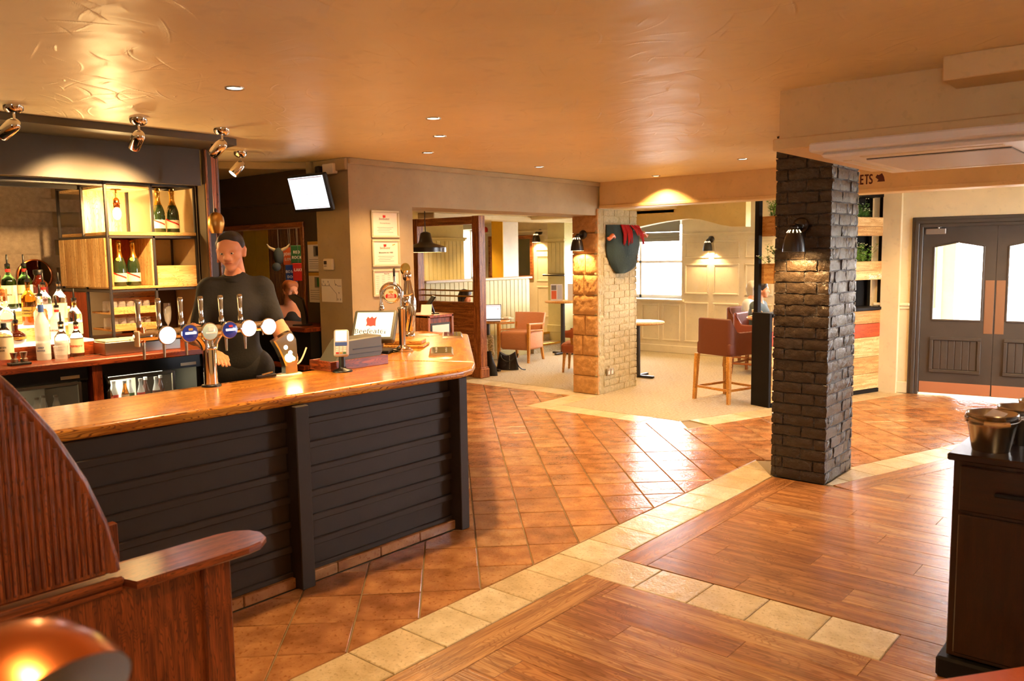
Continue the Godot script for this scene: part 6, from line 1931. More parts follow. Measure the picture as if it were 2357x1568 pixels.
func leg4(parent: Node, w: float, d: float, h: float, t0: float, t1: float, splay: float, mat: String) -> void:
	for sx in [-1.0, 1.0]:
		for sz in [-1.0, 1.0]:
			obj(Geo.new().taper(Vector3(sx * (w + splay), 0, sz * (d + splay)), Vector3(sx * w, h, sz * d), Vector2(t0, t0), Vector2(t1, t1)), "leg", mat, parent, 1)


# tall leather armchair on oak legs; its back stands at local +Z
func tall_chair(label: String, at: Vector3, turn: float, legh := 0.53, mat := "leather_brown", legs := "oak", rise := 0.41) -> Node3D:
	var c := thing("tall_chair", label, "chair", at, turn, "brown leather chairs in the window bay")
	leg4(c, 0.235, 0.235, legh, 0.034, 0.045, 0.02, legs)
	obj(Geo.new().blob(Vector3(0, legh + 0.07, -0.01), Vector3(0.5, 0.15, 0.5), 0.03, 20), "seat", mat, c)
	# back and arms as one upholstered wrap
	var rows := []
	var path := []
	for k in 25:
		var t := k / 24.0
		var x := 0.0
		var z := 0.0
		if t < 0.3:
			x = -0.25
			z = lerpf(-0.22, 0.18, t / 0.3)
		elif t < 0.4:
			var a := (t - 0.3) / 0.1 * PI / 2
			x = -0.25 + 0.07 * (1 - cos(a))
			z = 0.18 + 0.07 * sin(a)
		elif t < 0.6:
			x = lerpf(-0.18, 0.18, (t - 0.4) / 0.2)
			z = 0.25
		elif t < 0.7:
			var a := (t - 0.6) / 0.1 * PI / 2
			x = 0.18 + 0.07 * sin(a)
			z = 0.18 + 0.07 * cos(a)
		else:
			x = 0.25
			z = lerpf(0.18, -0.22, (t - 0.7) / 0.3)
		path.append(Vector2(x, z))
	var tops := []
	for k in 25:
		var t := absf(k / 24.0 - 0.5) * 2.0
		tops.append(lerpf(legh + rise, legh + rise - 0.155, smoothstep(0.32, 0.52, t)))
	var prof := [[0.0, 0.0, 0], [0.0, 0.5, 0], [0.0, 0.96, 0], [0.012, 1.0, 0], [0.04, 1.0, 1], [0.052, 0.96, 1], [0.052, 0.5, 1], [0.052, 0.0, 1]]
	for q in prof:
		var row := []
		for k in 25:
			var tn: Vector2 = (path[mini(k + 1, 24)] - path[maxi(k - 1, 0)]).normalized()
			var inn := Vector2(tn.y, -tn.x)
			if inn.dot(-path[k]) < 0.0:
				inn = -inn
			var p: Vector2 = path[k] + inn * q[0]
			row.append(Vector3(p.x, lerpf(legh + 0.005, tops[k], q[1]), p.y))
		rows.append(row)
	var g := Geo.new().sheet(rows, func(p: Vector3): return Vector3(p.x, 0, p.z))
	for e in [0, 24]:
		for q in prof.size() - 2:
			g.ftri(rows[0][e], rows[q + 1][e], rows[q + 2][e], Vector3(0, 0, -1))
	obj(g, "backrest", mat, c)
	for z in [-0.235, 0.235]:
		obj(Geo.new().bar(Vector3(-0.24, 0.15, z), Vector3(0.24, 0.15, z), 0.02, 0.026), "stretcher", legs, c)
	for x in [-0.24, 0.24]:
		obj(Geo.new().bar(Vector3(x, 0.15, -0.235), Vector3(x, 0.15, 0.235), 0.02, 0.026), "stretcher", legs, c, 2)
	return c


func round_table(label: String, at: Vector3, r: float, h: float, mat: String) -> Node3D:
	var t := thing("round_table", label, "table", at, 0.0, "small round tables")
	obj(Geo.new().lathe([Vector2(0, h - 0.03), Vector2(r - 0.01, h - 0.03), Vector2(r, h - 0.02), Vector2(r, h - 0.008), Vector2(r - 0.008, h), Vector2(0, h)], 40), "table_top", mat, t)
	obj(Geo.new().lathe([Vector2(0.04, 0.03), Vector2(0.035, h - 0.03)], 14), "column", "black_steel", t)
	obj(Geo.new().bar(Vector3(-r * 0.7, 0.02, 0), Vector3(r * 0.7, 0.02, 0), 0.05, 0.03, Vector3.ZERO, 0.006).bar(Vector3(0, 0.02, -r * 0.7), Vector3(0, 0.02, r * 0.7), 0.05, 0.03, Vector3.ZERO, 0.006), "foot", "black_steel", t)
	return t


func build_dining() -> void:
	# timber screen
	var p := thing("timber_screen", "red-brown timber screen with open rails beside the dining steps", "screen", Vector3(0, 0, -8.2))
	obj(Geo.new().span(Vector3(-7.66, 0, -0.065), Vector3(-7.53, 2.21, 0.065), 0.006), "post", "red_wood", p, 1)
	obj(Geo.new().span(Vector3(-7.685, 0, -0.09), Vector3(-7.505, 0.13, 0.09), 0.012).span(Vector3(-7.675, 0.13, -0.08), Vector3(-7.515, 0.15, 0.08), 0.006), "post_foot", "red_wood", p, 1)
	obj(Geo.new().span(Vector3(-8.86, 0, -0.065), Vector3(-8.74, 2.21, 0.065), 0.006), "post", "red_wood", p, 1)
	obj(Geo.new().span(Vector3(-8.74, 2.1, -0.055), Vector3(-7.66, 2.205, 0.055), 0.006), "head_beam", "red_wood", p, 0)
	obj(Geo.new().span(Vector3(-8.74, 0.06, -0.02), Vector3(-7.66, 1.0, 0.02)), "lower_panel", "red_wood", p, 0)
	obj(Geo.new().span(Vector3(-8.74, 1.0, -0.05), Vector3(-7.66, 1.035, 0.05), 0.008), "sill_rail", "red_wood", p, 0)
	obj(Geo.new().span(Vector3(-8.74, 0.0, -0.04), Vector3(-7.66, 0.12, 0.04), 0.006), "base_rail", "red_wood", p, 0)
	for y in [1.115, 1.192]:
		obj(Geo.new().tube([Vector3(-8.74, y, 0), Vector3(-7.66, y, 0)], 0.011, 8), "metal_rail", "bell_bronze", p)
	# raised floor, steps
	var rf := struct("floor_raised", "raised carpeted dining platform with two pale-nosed steps", "floor")
	obj(Geo.new().span(Vector3(-12.6, 0, -12.1), Vector3(-9.0, 0.3, -8.3)), "platform", "carpet", rf)
	obj(Geo.new().span(Vector3(-9.0, 0, -11.48), Vector3(-8.66, 0.15, -10.68)), "step", "carpet", rf)
	obj(Geo.new().span(Vector3(-9.0, 0.15, -11.48), Vector3(-8.95, 0.3, -10.68)), "riser", "carpet", rf)
	for q in [[-8.645, 0.15], [-8.935, 0.3]]:
		obj(Geo.new().span(Vector3(q[0] - 0.05, q[1] - 0.03, -11.48), Vector3(q[0], q[1] + 0.006, -10.68), 0.004), "step_nosing", "brass", rf)
	# low boarded wall
	var lw := struct("wall_boarded_low", "low sage boarded wall edging the dining platform", "wall")
	obj(Geo.new().span(Vector3(-8.9, 0, -10.68), Vector3(-8.752, 1.28, -8.27)), "core", "sage_paint", lw)
	for k in 24:
		var z := -10.68 + k * 0.1
		obj(Geo.new().span(Vector3(-8.756, 0.13, z + 0.003), Vector3(-8.74, 1.27, z + 0.097), 0.004), "board", "sage_paint", lw, 1)
	obj(Geo.new().span(Vector3(-8.756, 0.0, -10.68), Vector3(-8.73, 0.13, -8.27), 0.006), "skirting", "sage_paint", lw)
	obj(Geo.new().span(Vector3(-8.92, 1.28, -10.73), Vector3(-8.71, 1.312, -8.27), 0.008), "cap_rail", "panel_white", lw)
	# yellow and white pillar
	var yp := struct("pillar_yellow", "square pillar painted yellow on one face and white on the other", "pillar")
	obj(Geo.new().span(Vector3(-9.2, 0.3, -10.66), Vector3(-8.96, 2.3, -10.27)), "shaft", "panel_white", yp)
	obj(Geo.new().span(Vector3(-9.2, 0.3, -10.27), Vector3(-8.955, 2.3, -10.256)), "front_board", "yellow_paint", yp)
	# tall boarded partition
	var tw := struct("wall_boarded_tall", "tall sage boarded partition with a moulded top behind the timber screen", "wall")
	obj(Geo.new().span(Vector3(-10.7, 0.3, -10.94), Vector3(-10.512, 2.3, -8.4)), "core", "sage_paint", tw)
	for k in 25:
		var z := -10.94 + k * 0.1
		obj(Geo.new().span(Vector3(-10.514, 0.32, z + 0.003), Vector3(-10.498, 1.95, z + 0.097), 0.004), "board", "sage_paint", tw, 1)
	obj(Geo.new().span(Vector3(-10.515, 1.97, -10.98), Vector3(-10.45, 2.005, -8.4), 0.008).span(Vector3(-10.515, 1.94, -10.96), Vector3(-10.475, 1.972, -8.4), 0.006), "cornice", "sage_paint", tw)
	# sage pier with a ledge
	var sp := struct("pier_sage", "sage boarded pier with a dark ledge beside the stone column", "pier")
	obj(Geo.new().span(Vector3(-8.97, 0.0, -12.1), Vector3(-8.6, 2.3, -11.48)), "core", "sage_paint", sp)
	for k in 4:
		obj(Geo.new().span(Vector3(-8.97 + k * 0.0925 + 0.003, 1.34, -11.482), Vector3(-8.97 + (k + 1) * 0.0925 - 0.003, 1.88, -11.466), 0.004), "board", "sage_paint", sp, 1)
	obj(Geo.new().span(Vector3(-9.0, 1.9, -11.5), Vector3(-8.57, 1.945, -11.43), 0.008), "cornice", "sage_paint", sp)
	obj(Geo.new().span(Vector3(-9.03, 1.295, -11.5), Vector3(-8.55, 1.325, -11.4), 0.004), "ledge", "cabinet_wood", sp)
	obj(Geo.new().span(Vector3(-8.99, 0.3, -11.5), Vector3(-8.58, 0.43, -11.46), 0.006), "skirting", "sage_paint", sp)
	# mirror
	var m := thing("wall_mirror", "large mirror in a brown wooden frame on the panelled back wall", "mirror", Vector3(-10.355, 1.625, -12.1))
	var fr := Geo.new()
	for r in [[-0.565, -0.42, 0.565, -0.35], [-0.565, 0.35, 0.565, 0.42], [-0.565, -0.35, -0.495, 0.35], [0.495, -0.35, 0.565, 0.35]]:
		fr.span(Vector3(r[0], r[1], 0.0), Vector3(r[2], r[3], 0.04), 0.008)
	obj(fr, "frame", "red_wood", m)
	obj(Geo.new().span(Vector3(-0.5, -0.355, 0.0), Vector3(0.5, 0.355, 0.012)), "glass", "mirror", m)
	wall_lamp("black dome wall lamp beside the framed mirror", Vector3(-9.63, 2.09, -12.1), 0.0, 1.0)
	wall_lamp("black dome wall lamp on the sandstone column", Vector3(-5.68, 1.9, -7.95), 0.0, 1.3)
	wall_lamp("black dome wall lamp on the white panelled wall of the window bay", Vector3(-6.134, 1.878, -12.1), 0.0, 1.3)
	wall_lamp("black dome wall lamp on the black brick pillar", Vector3(-2.241, 1.857, -5.79), 0.0, 1.8)
	var fb := thing("fire_bell", "small red fire bell high on the back wall", "fire bell", Vector3(-11.02, 2.17, -12.1))
	var g := Geo.new()
	g.xf = Transform3D(Basis(Vector3.RIGHT, PI / 2), Vector3.ZERO)
	g.lathe([Vector2(0.07, 0), Vector2(0.07, 0.02), Vector2(0.055, 0.045), Vector2(0.0, 0.055)], 20)
	obj(g, "gong", "print_red", fb)
	# pendant lamp in the opening
	var pd := thing("pendant_lamp", "black industrial pendant lamp hanging in the opening", "pendant lamp", Vector3(-6.6, 1.72, -6.27))
	obj(Geo.new().lathe([Vector2(0.225, 0.0), Vector2(0.225, 0.05), Vector2(0.2, 0.065), Vector2(0.085, 0.1), Vector2(0.075, 0.12), Vector2(0.055, 0.21), Vector2(0.02, 0.225), Vector2(0.0, 0.226)], 36, Vector3.ZERO, false), "shade", "lamp_black", pd)
	var gi := Geo.new().lathe([Vector2(0.222, 0.001), Vector2(0.2, 0.058), Vector2(0.08, 0.095), Vector2(0.0, 0.1)], 36, Vector3.ZERO, false)
	gi.flip()
	obj(gi, "shade_lining", "lamp_inside", pd)
	obj(Geo.new().blob(Vector3(0, 0.05, 0), Vector3(0.07, 0.085, 0.07), -1, 14), "bulb", "bulb_warm", pd)
	omni(pd, Vector3(0, 0.045, 0), 0.9, WARM, 0.03)
	var cb := [Vector3(0, 0.225, 0), Vector3(0.005, 0.33, 0.01), Vector3(-0.005, 0.42, 0.0), Vector3(0, 0.54, 0)]
	obj(Geo.new().tube(cb, 0.005, 6), "cord", "black_plastic", pd)
	obj(Geo.new().lathe([Vector2(0.012, 0.53), Vector2(0.05, 0.565), Vector2(0.05, 0.58)], 16), "ceiling_cup", "lamp_black", pd)

	# armchair, its front to local +Z
	var a := thing("armchair", "peach velvet armchair with open oak arms", "armchair", Vector3(-8.3, 0, -9.93), deg_to_rad(10.0))
	var hw := 0.27
	for s in [-1.0, 1.0]:
		obj(Geo.new().taper(Vector3(s * hw, 0, 0.27), Vector3(s * hw, 0.6, 0.25), Vector2(0.03, 0.035), Vector2(0.045, 0.05)), "leg", "beech", a, 1)
		obj(Geo.new().taper(Vector3(s * 0.24, 0, -0.27), Vector3(s * 0.23, 0.24, -0.22), Vector2(0.03, 0.03), Vector2(0.04, 0.045)), "leg", "beech", a, 1)
		obj(Geo.new().bar(Vector3(s * hw, 0.605, 0.28), Vector3(s * hw * 0.98, 0.58, -0.2), 0.055, 0.03, Vector3(1, 0, 0), 0.008), "arm", "beech", a, 2)
		obj(Geo.new().bar(Vector3(s * hw, 0.5, 0.25), Vector3(s * hw * 0.95, 0.48, -0.22), 0.025, 0.022, Vector3(1, 0, 0), 0.005), "arm_rail", "beech", a, 2)
		obj(Geo.new().taper(Vector3(s * 0.235, 0.22, -0.22), Vector3(s * 0.24, 0.6, -0.26), Vector2(0.035, 0.04), Vector2(0.03, 0.035)), "back_post", "beech", a, 1)
	obj(Geo.new().blob(Vector3(0, 0.335, 0.0), Vector3(0.52, 0.29, 0.5), 0.045, 20), "seat", "velvet", a)
	var back := []
	for j in 7:
		var row := []
		for k in 11:
			var t := k / 10.0 * 2.0 - 1.0
			var q := j / 6.0
			row.append(Vector3(t * (0.25 + 0.02 * q), 0.47 + 0.28 * q, -0.27 - 0.05 * q + 0.05 * t * t))
		back.append(row)
	var gb := Geo.new().sheet(back, func(_p): return Vector3(0, 0, 1))
	var front := []
	for row in back:
		var r2 := []
		for q in row:
			r2.append(q + Vector3(0, 0, -0.05))
		front.append(r2)
	gb.sheet(front, func(_p): return Vector3(0, 0, -1))
	for j in 6:
		for k in [0, 10]:
			gb.quad(back[j][k], back[j + 1][k], front[j + 1][k], front[j][k], Vector3(1 if k else -1, 0, 0))
	for k in 10:
		gb.quad(back[6][k], back[6][k + 1], front[6][k + 1], front[6][k], Vector3.UP)
		gb.quad(back[0][k], back[0][k + 1], front[0][k + 1], front[0][k], Vector3.DOWN)
	obj(gb, "backrest", "velvet", a)
	# tan leather chair half behind the column
	tub_chair("tan leather tub chair half hidden by the stone column", Vector3(-6.86, 0, -9.5), deg_to_rad(115.0))
	# table with laptop
	var t := round_table("round wooden table with a laptop beside the timber screen", Vector3(-7.97, 0, -8.76), 0.33, 0.74, "oak")
	t = t
	var lp := thing("laptop", "open silver laptop showing a white page", "laptop", Vector3(-7.86, 0.74, -8.7), deg_to_rad(38.0))
	obj(Geo.new().span(Vector3(-0.16, 0, -0.01), Vector3(0.16, 0.016, 0.21), 0.004), "base", "brushed_steel", lp)
	var sx := Transform3D(Basis(Vector3.RIGHT, deg_to_rad(-14.0)), Vector3(0, 0.016, 0.0))
	var g1 := Geo.new()
	g1.xf = sx
	g1.span(Vector3(-0.16, 0, -0.01), Vector3(0.16, 0.22, 0.0), 0.003)
	obj(g1, "lid", "black_plastic", lp)
	var g2 := Geo.new()
	g2.xf = sx
	g2.span(Vector3(-0.15, 0.012, 0.0), Vector3(0.15, 0.21, 0.001))
	var sc := obj(g2, "screen", "screen_white", lp)
	var g3 := Geo.new()
	g3.xf = sx
	g3.span(Vector3(-0.15, 0.19, 0.001), Vector3(0.15, 0.205, 0.0016)).span(Vector3(-0.12, 0.09, 0.001), Vector3(0.12, 0.093, 0.0016)).span(Vector3(0.1, 0.14, 0.001), Vector3(0.125, 0.165, 0.0016)).span(Vector3(-0.1, 0.12, 0.001), Vector3(-0.08, 0.14, 0.0016))
	obj(g3, "page_line", "screen_blue", sc)
	var pt := thing("plate", "white plate with a folded napkin on the laptop table", "plate", Vector3(-7.82, 0.74, -9.02))
	obj(Geo.new().lathe([Vector2(0, 0.0), Vector2(0.06, 0.0), Vector2(0.105, 0.016), Vector2(0.1, 0.018), Vector2(0.06, 0.006), Vector2(0, 0.006)], 26), "dish", "print_white", pt)
	obj(Geo.new().box(Vector3(0.01, 0.022, 0), Vector3(0.1, 0.03, 0.07), 0.008), "napkin", "paper", pt)
	# bags
	var hbg := thing("handbag", "black leather handbag with looped handles on the carpet", "handbag", Vector3(-7.8, 0, -9.0), deg_to_rad(25.0))
	var rows := []
	for j in 9:
		var q := j / 8.0
		var row := []
		for k in 24:
			var ang := TAU * k / 24.0
			var w := lerpf(0.17, 0.13, q) * (1.0 - 0.12 * pow(q - 0.25, 2.0))
			var d := lerpf(0.085, 0.05, q)
			row.append(Vector3(cos(ang) * w, 0.003 + q * 0.24 + 0.03 * q * cos(ang * 2.0), sin(ang) * d))
		rows.append(row)
	var gh := Geo.new().sheet(rows, func(p: Vector3): return Vector3(p.x, 0, p.z), true)
	for k in 24:
		gh.ftri(rows[0][k], rows[0][(k + 1) % 24], Vector3(0, 0.003, 0), Vector3.DOWN)
		gh.ftri(rows[8][k], rows[8][(k + 1) % 24], Vector3(0, 0.2, 0), Vector3.UP)
	obj(gh, "bag_body", "leather_black", hbg)
	for s in [-1.0, 1.0]:
		var hp := []
		for k in 11:
			var ang := PI * k / 10.0
			hp.append(Vector3(0.03 + cos(ang) * 0.11, 0.2 - 0.1 * sin(ang) + 0.03, s * 0.075 + s * 0.02 * sin(ang)))
		obj(Geo.new().tube(hp, 0.008, 8), "handle", "leather_black", hbg)
	var strap := []
	for k in 12:
		var q := k / 11.0
		strap.append(Vector3(0.14 + 0.13 * q, 0.2 * (1 - q) * (1 - q) + 0.008, 0.05 + 0.06 * sin(q * 4.0)))
	obj(Geo.new().tube(strap, 0.009, 6), "shoulder_strap", "leather_black", hbg)
	for k in 9:
		obj(Geo.new().blob(Vector3(0.05, 0.03 + k * 0.022, 0.083 - 0.002 * k), Vector3(0.012, 0.012, 0.012), -1, 8), "chain_link", "brushed_steel", hbg)
	var bk := thing("cloth_bag", "limp black cloth bag against the timber post", "bag", Vector3(-7.585, 0, -8.42), 0.4)
	var br := []
	for j in 8:
		var q := j / 7.0
		var row := []
		for k in 16:
			var ang := TAU * k / 16.0
			row.append(Vector3(cos(ang) * lerpf(0.08, 0.03, q) * (1 + 0.15 * sin(3 * ang + j)) - 0.04 * q, 0.002 + q * 0.34, sin(ang) * lerpf(0.06, 0.03, q)))
		br.append(row)
	obj(Geo.new().sheet(br, func(p: Vector3): return Vector3(p.x, 0, p.z), true), "bag_body", "shirt_black", bk)
	# menu table on the platform
	round_table("round table carrying two menu cards before the sage pier", Vector3(-8.25, 0.0, -10.95), 0.3, 0.9, "oak")
	for k in 2:
		var mc := thing("menu_card", ["upright menu card with a food picture on the tall table", "upright pale menu card at the edge of the tall table"][k], "menu", Vector3([-8.32, -8.1][k], 0.9, [-10.88, -11.06][k]), deg_to_rad(42.0), "menu cards")
		obj(Geo.new().span(Vector3(-0.1, 0, 0), Vector3(0.1, 0.28, 0.004)).span(Vector3(-0.1, 0, 0.0), Vector3(0.1, 0.008, -0.06)), "card", "paper", mc)
		if k == 0:
			obj(Geo.new().span(Vector3(-0.09, 0.03, 0.004), Vector3(-0.005, 0.17, 0.005)), "food_picture", "print_orange", mc)
			obj(Geo.new().span(Vector3(-0.09, 0.18, 0.004), Vector3(-0.005, 0.26, 0.005)), "heading_picture", "print_grey", mc)
			obj(Geo.new().span(Vector3(0.01, 0.03, 0.004), Vector3(0.09, 0.26, 0.005)), "pale_picture", "blouse_pale", mc)
	# double socket on the brick
	var sk := thing("wall_socket", "steel double socket low on the cream brick column", "socket", Vector3(-5.468, 0.255, -8.2), PI / 2)
	obj(Geo.new().span(Vector3(-0.073, -0.043, -0.012), Vector3(0.073, 0.043, 0.006), 0.003), "plate", "brushed_steel", sk)
	for x in [-0.035, 0.035]:
		obj(Geo.new().span(Vector3(x - 0.02, -0.03, 0.006), Vector3(x + 0.02, 0.015, 0.009), 0.001), "socket_face", "white_plastic", sk)
		obj(Geo.new().span(Vector3(x - 0.007, 0.018, 0.006), Vector3(x + 0.007, 0.034, 0.011), 0.001), "switch", "white_plastic", sk)
	build_bull()


func tub_chair(label: String, at: Vector3, turn: float) -> void:
	var c := thing("tub_chair", label, "chair", at, turn)
	leg4(c, 0.19, 0.18, 0.28, 0.026, 0.042, 0.02, "oak")
	obj(Geo.new().blob(Vector3(0, 0.35, 0), Vector3(0.46, 0.15, 0.46), 0.05, 20), "seat", "leather_tan", c)
	var outer := []
	for q in [[0.0, 0], [0.5, 0], [1.0, 0], [1.0, 1], [0.5, 1], [0.0, 1]]:
		var row := []
		for k in 25:
			var a := lerpf(-2.3, 2.3, k / 24.0)
			var r: float = 0.27 - 0.05 * q[1]
			var hi := lerpf(0.75, 0.6, smoothstep(0.8, 2.2, absf(a)))
			row.append(Vector3(sin(a) * r, lerpf(0.5, hi, q[0]), cos(a) * r * 0.95))
		outer.append(row)
	obj(Geo.new().sheet(outer, func(p: Vector3): return Vector3(p.x, 0, p.z)), "backrest", "leather_tan", c)
	for a in [-1.9, -0.6, 0.6, 1.9]:
		obj(Geo.new().bar(Vector3(sin(a) * 0.22, 0.4, cos(a) * 0.2), Vector3(sin(a) * 0.245, 0.52, cos(a) * 0.23), 0.035, 0.03), "back_post", "oak", c)


# felt bull's head with a red fringe, hung on the brick face of the column (faces +X)
func build_bull() -> void:
	var b := thing("felt_bull_head", "dark green felt bull head with a red wool fringe on the brick column", "wall ornament", Vector3(-5.478, 2.015, -8.47), PI / 2)
	var outline := func(q: float) -> Vector2:            # left and right edge at depth q below the top (0..1)
		var l := -0.34
		var r := 0.34
		l = -0.34 if q < 0.5 else lerpf(-0.34, -0.13, pow((q - 0.5) / 0.5, 1.9))
		if q < 0.4:
			r = lerpf(0.33, 0.35, q / 0.4)
		elif q < 0.74:
			r = lerpf(0.35, 0.3, (q - 0.4) / 0.34)
		else:
			r = lerpf(0.3, 0.02, pow((q - 0.74) / 0.26, 3.0))
		return Vector2(l, r)
	var p := []
	for j in 21:
		var q := j / 20.0
		var e: Vector2 = outline.call(q)
		var row := []
		for k in 17:
			var t := k / 16.0
			var x := lerpf(e.x, e.y, t)
			var bulge := sqrt(maxf(0.0, 1.0 - pow(t * 2 - 1, 2.0))) * (0.05 + 0.06 * sin(PI * clampf(q * 0.9 + 0.1, 0, 1)))
			row.append(Vector3(x, -0.58 * q, 0.012 + bulge))
		p.append(row)
	var g := Geo.new().sheet(p, func(_q): return Vector3(0, 0, 1))
	for j in 20:
		for k in [0, 16]:
			g.quad(p[j][k], p[j + 1][k], Vector3(p[j + 1][k].x, p[j + 1][k].y, 0), Vector3(p[j][k].x, p[j][k].y, 0), Vector3(1 if k else -1, 0, 0))
	for k in 16:
		g.quad(p[0][k], p[0][k + 1], Vector3(p[0][k + 1].x, 0, 0), Vector3(p[0][k].x, 0, 0), Vector3.UP)
		g.quad(p[20][k], p[20][k + 1], Vector3(p[20][k + 1].x, p[20][k + 1].y, 0), Vector3(p[20][k].x, p[20][k].y, 0), Vector3.DOWN)
	obj(g, "head", "felt_green", b)
	var r := RandomNumberGenerator.new()
	r.seed = 5
	for k in 34:
		var x := lerpf(-0.17, 0.02, r.randf()) if k < 20 else lerpf(0.04, 0.3, r.randf())
		var lean := r.randf_range(-0.02, 0.03) if k < 20 else 0.06 + r.randf() * 0.05
		var ln := r.randf_range(0.14, 0.25) if k < 20 else r.randf_range(0.05, 0.2) + (x - 0.07) * 0.25
		var zt := 0.02 + sqrt(maxf(0.0, 1.0 - pow(x / 0.34, 2.0))) * 0.07
		obj(Geo.new().tube([Vector3(x, 0.0, zt), Vector3(x + lean * 0.4, -ln * 0.5, zt + 0.045), Vector3(minf(x + lean, 0.345), -ln, zt + 0.04)], [0.008, 0.009, 0.005], 6), "fringe_strand", "wool_red", b)
	for s in [-1.0, 1.0]:
		var base := Vector3(-0.3, -0.15, 0.1) if s < 0 else Vector3(0.34, -0.11, 0.06)
		var ear := []
		for j in 7:
			var q := j / 6.0
			var row := []
			for k in 12:
				var a := TAU * k / 12.0
				var w := 0.045 * sin(PI * (0.12 + 0.83 * q)) + 0.012
				row.append(base + Vector3(s * 0.17 * q, 0.02 * sin(q * 6.0) + cos(a) * w * 0.55, sin(a) * w * 0.45))
			ear.append(row)
		obj(Geo.new().sheet(ear, func(q: Vector3): return q - base - Vector3(s * 0.08, 0, 0), true), "ear", "leather_tan", b)
	var ring := []
	for k in 13:
		var a := PI + PI * k / 12.0
		ring.append(Vector3(0.23 + cos(a) * 0.03, -0.4 + sin(a) * 0.045, 0.1 - k * 0.002))
	ring.push_front(Vector3(0.2, -0.36, 0.1))
	ring.append(Vector3(0.265, -0.36, 0.08))
	obj(Geo.new().tube(ring, 0.006, 8), "nose_ring", "print_gold", b)


# ---------------------------------------------------------------- window bay, planter, right side

func build_bay() -> void:
	var bl := thing("roman_blind", "grey roman blind gathered over the bright window", "blind", Vector3(-7.55, 2.2, -12.08))
	obj(Geo.new().span(Vector3(-0.9, -0.18, 0.0), Vector3(0.87, 0.0, 0.018), 0.003), "panel", "blind_cloth", bl)
	for k in 3:
		obj(Geo.new().blob(Vector3(-0.015, -0.215 - k * 0.048, 0.016), Vector3(1.77, 0.056, 0.04), 0.015, 12), "fold", "blind_cloth", bl)
	tall_chair("brown leather tall chair with oak legs standing alone before the black planter end", Vector3(-4.14, 0, -8.59), deg_to_rad(-16.0))
	tall_chair("red-brown leather chair of the man in the grey jumper", Vector3(-4.72, 0, -10.68), deg_to_rad(-90.0), 0.31, "leather_red", "red_wood", 0.53)
	tall_chair("brown leather chair of the pale-haired woman", Vector3(-5.13, 0, -11.32), deg_to_rad(-90.0), 0.31, "leather_brown", "red_wood", 0.56)
	round_table("tall round wooden table before the lone tall chair", Vector3(-3.9, 0, -9.42), 0.36, 0.9, "oak")
	var cup := thing("coffee_cup", "white coffee cup on a saucer on the tall round table", "cup", Vector3(-4.12, 0.9, -9.3))
	obj(Geo.new().lathe([Vector2(0, 0), Vector2(0.05, 0.0), Vector2(0.075, 0.012), Vector2(0.0, 0.01)], 22), "saucer", "print_white", cup)
	obj(Geo.new().lathe([Vector2(0, 0.01), Vector2(0.03, 0.01), Vector2(0.048, 0.04), Vector2(0.052, 0.085), Vector2(0.046, 0.085), Vector2(0.0, 0.03)], 22), "bowl", "print_white", cup)
	obj(Geo.new().tube([Vector3(0.05, 0.07, 0), Vector3(0.075, 0.065, 0), Vector3(0.07, 0.035, 0), Vector3(0.044, 0.03, 0)], 0.006, 6), "handle", "print_white", cup)
	round_table("small pale round table half behind the brick column", Vector3(-5.86, 0, -9.45), 0.36, 0.76, "pine_1")
	build_planter()
	build_right()


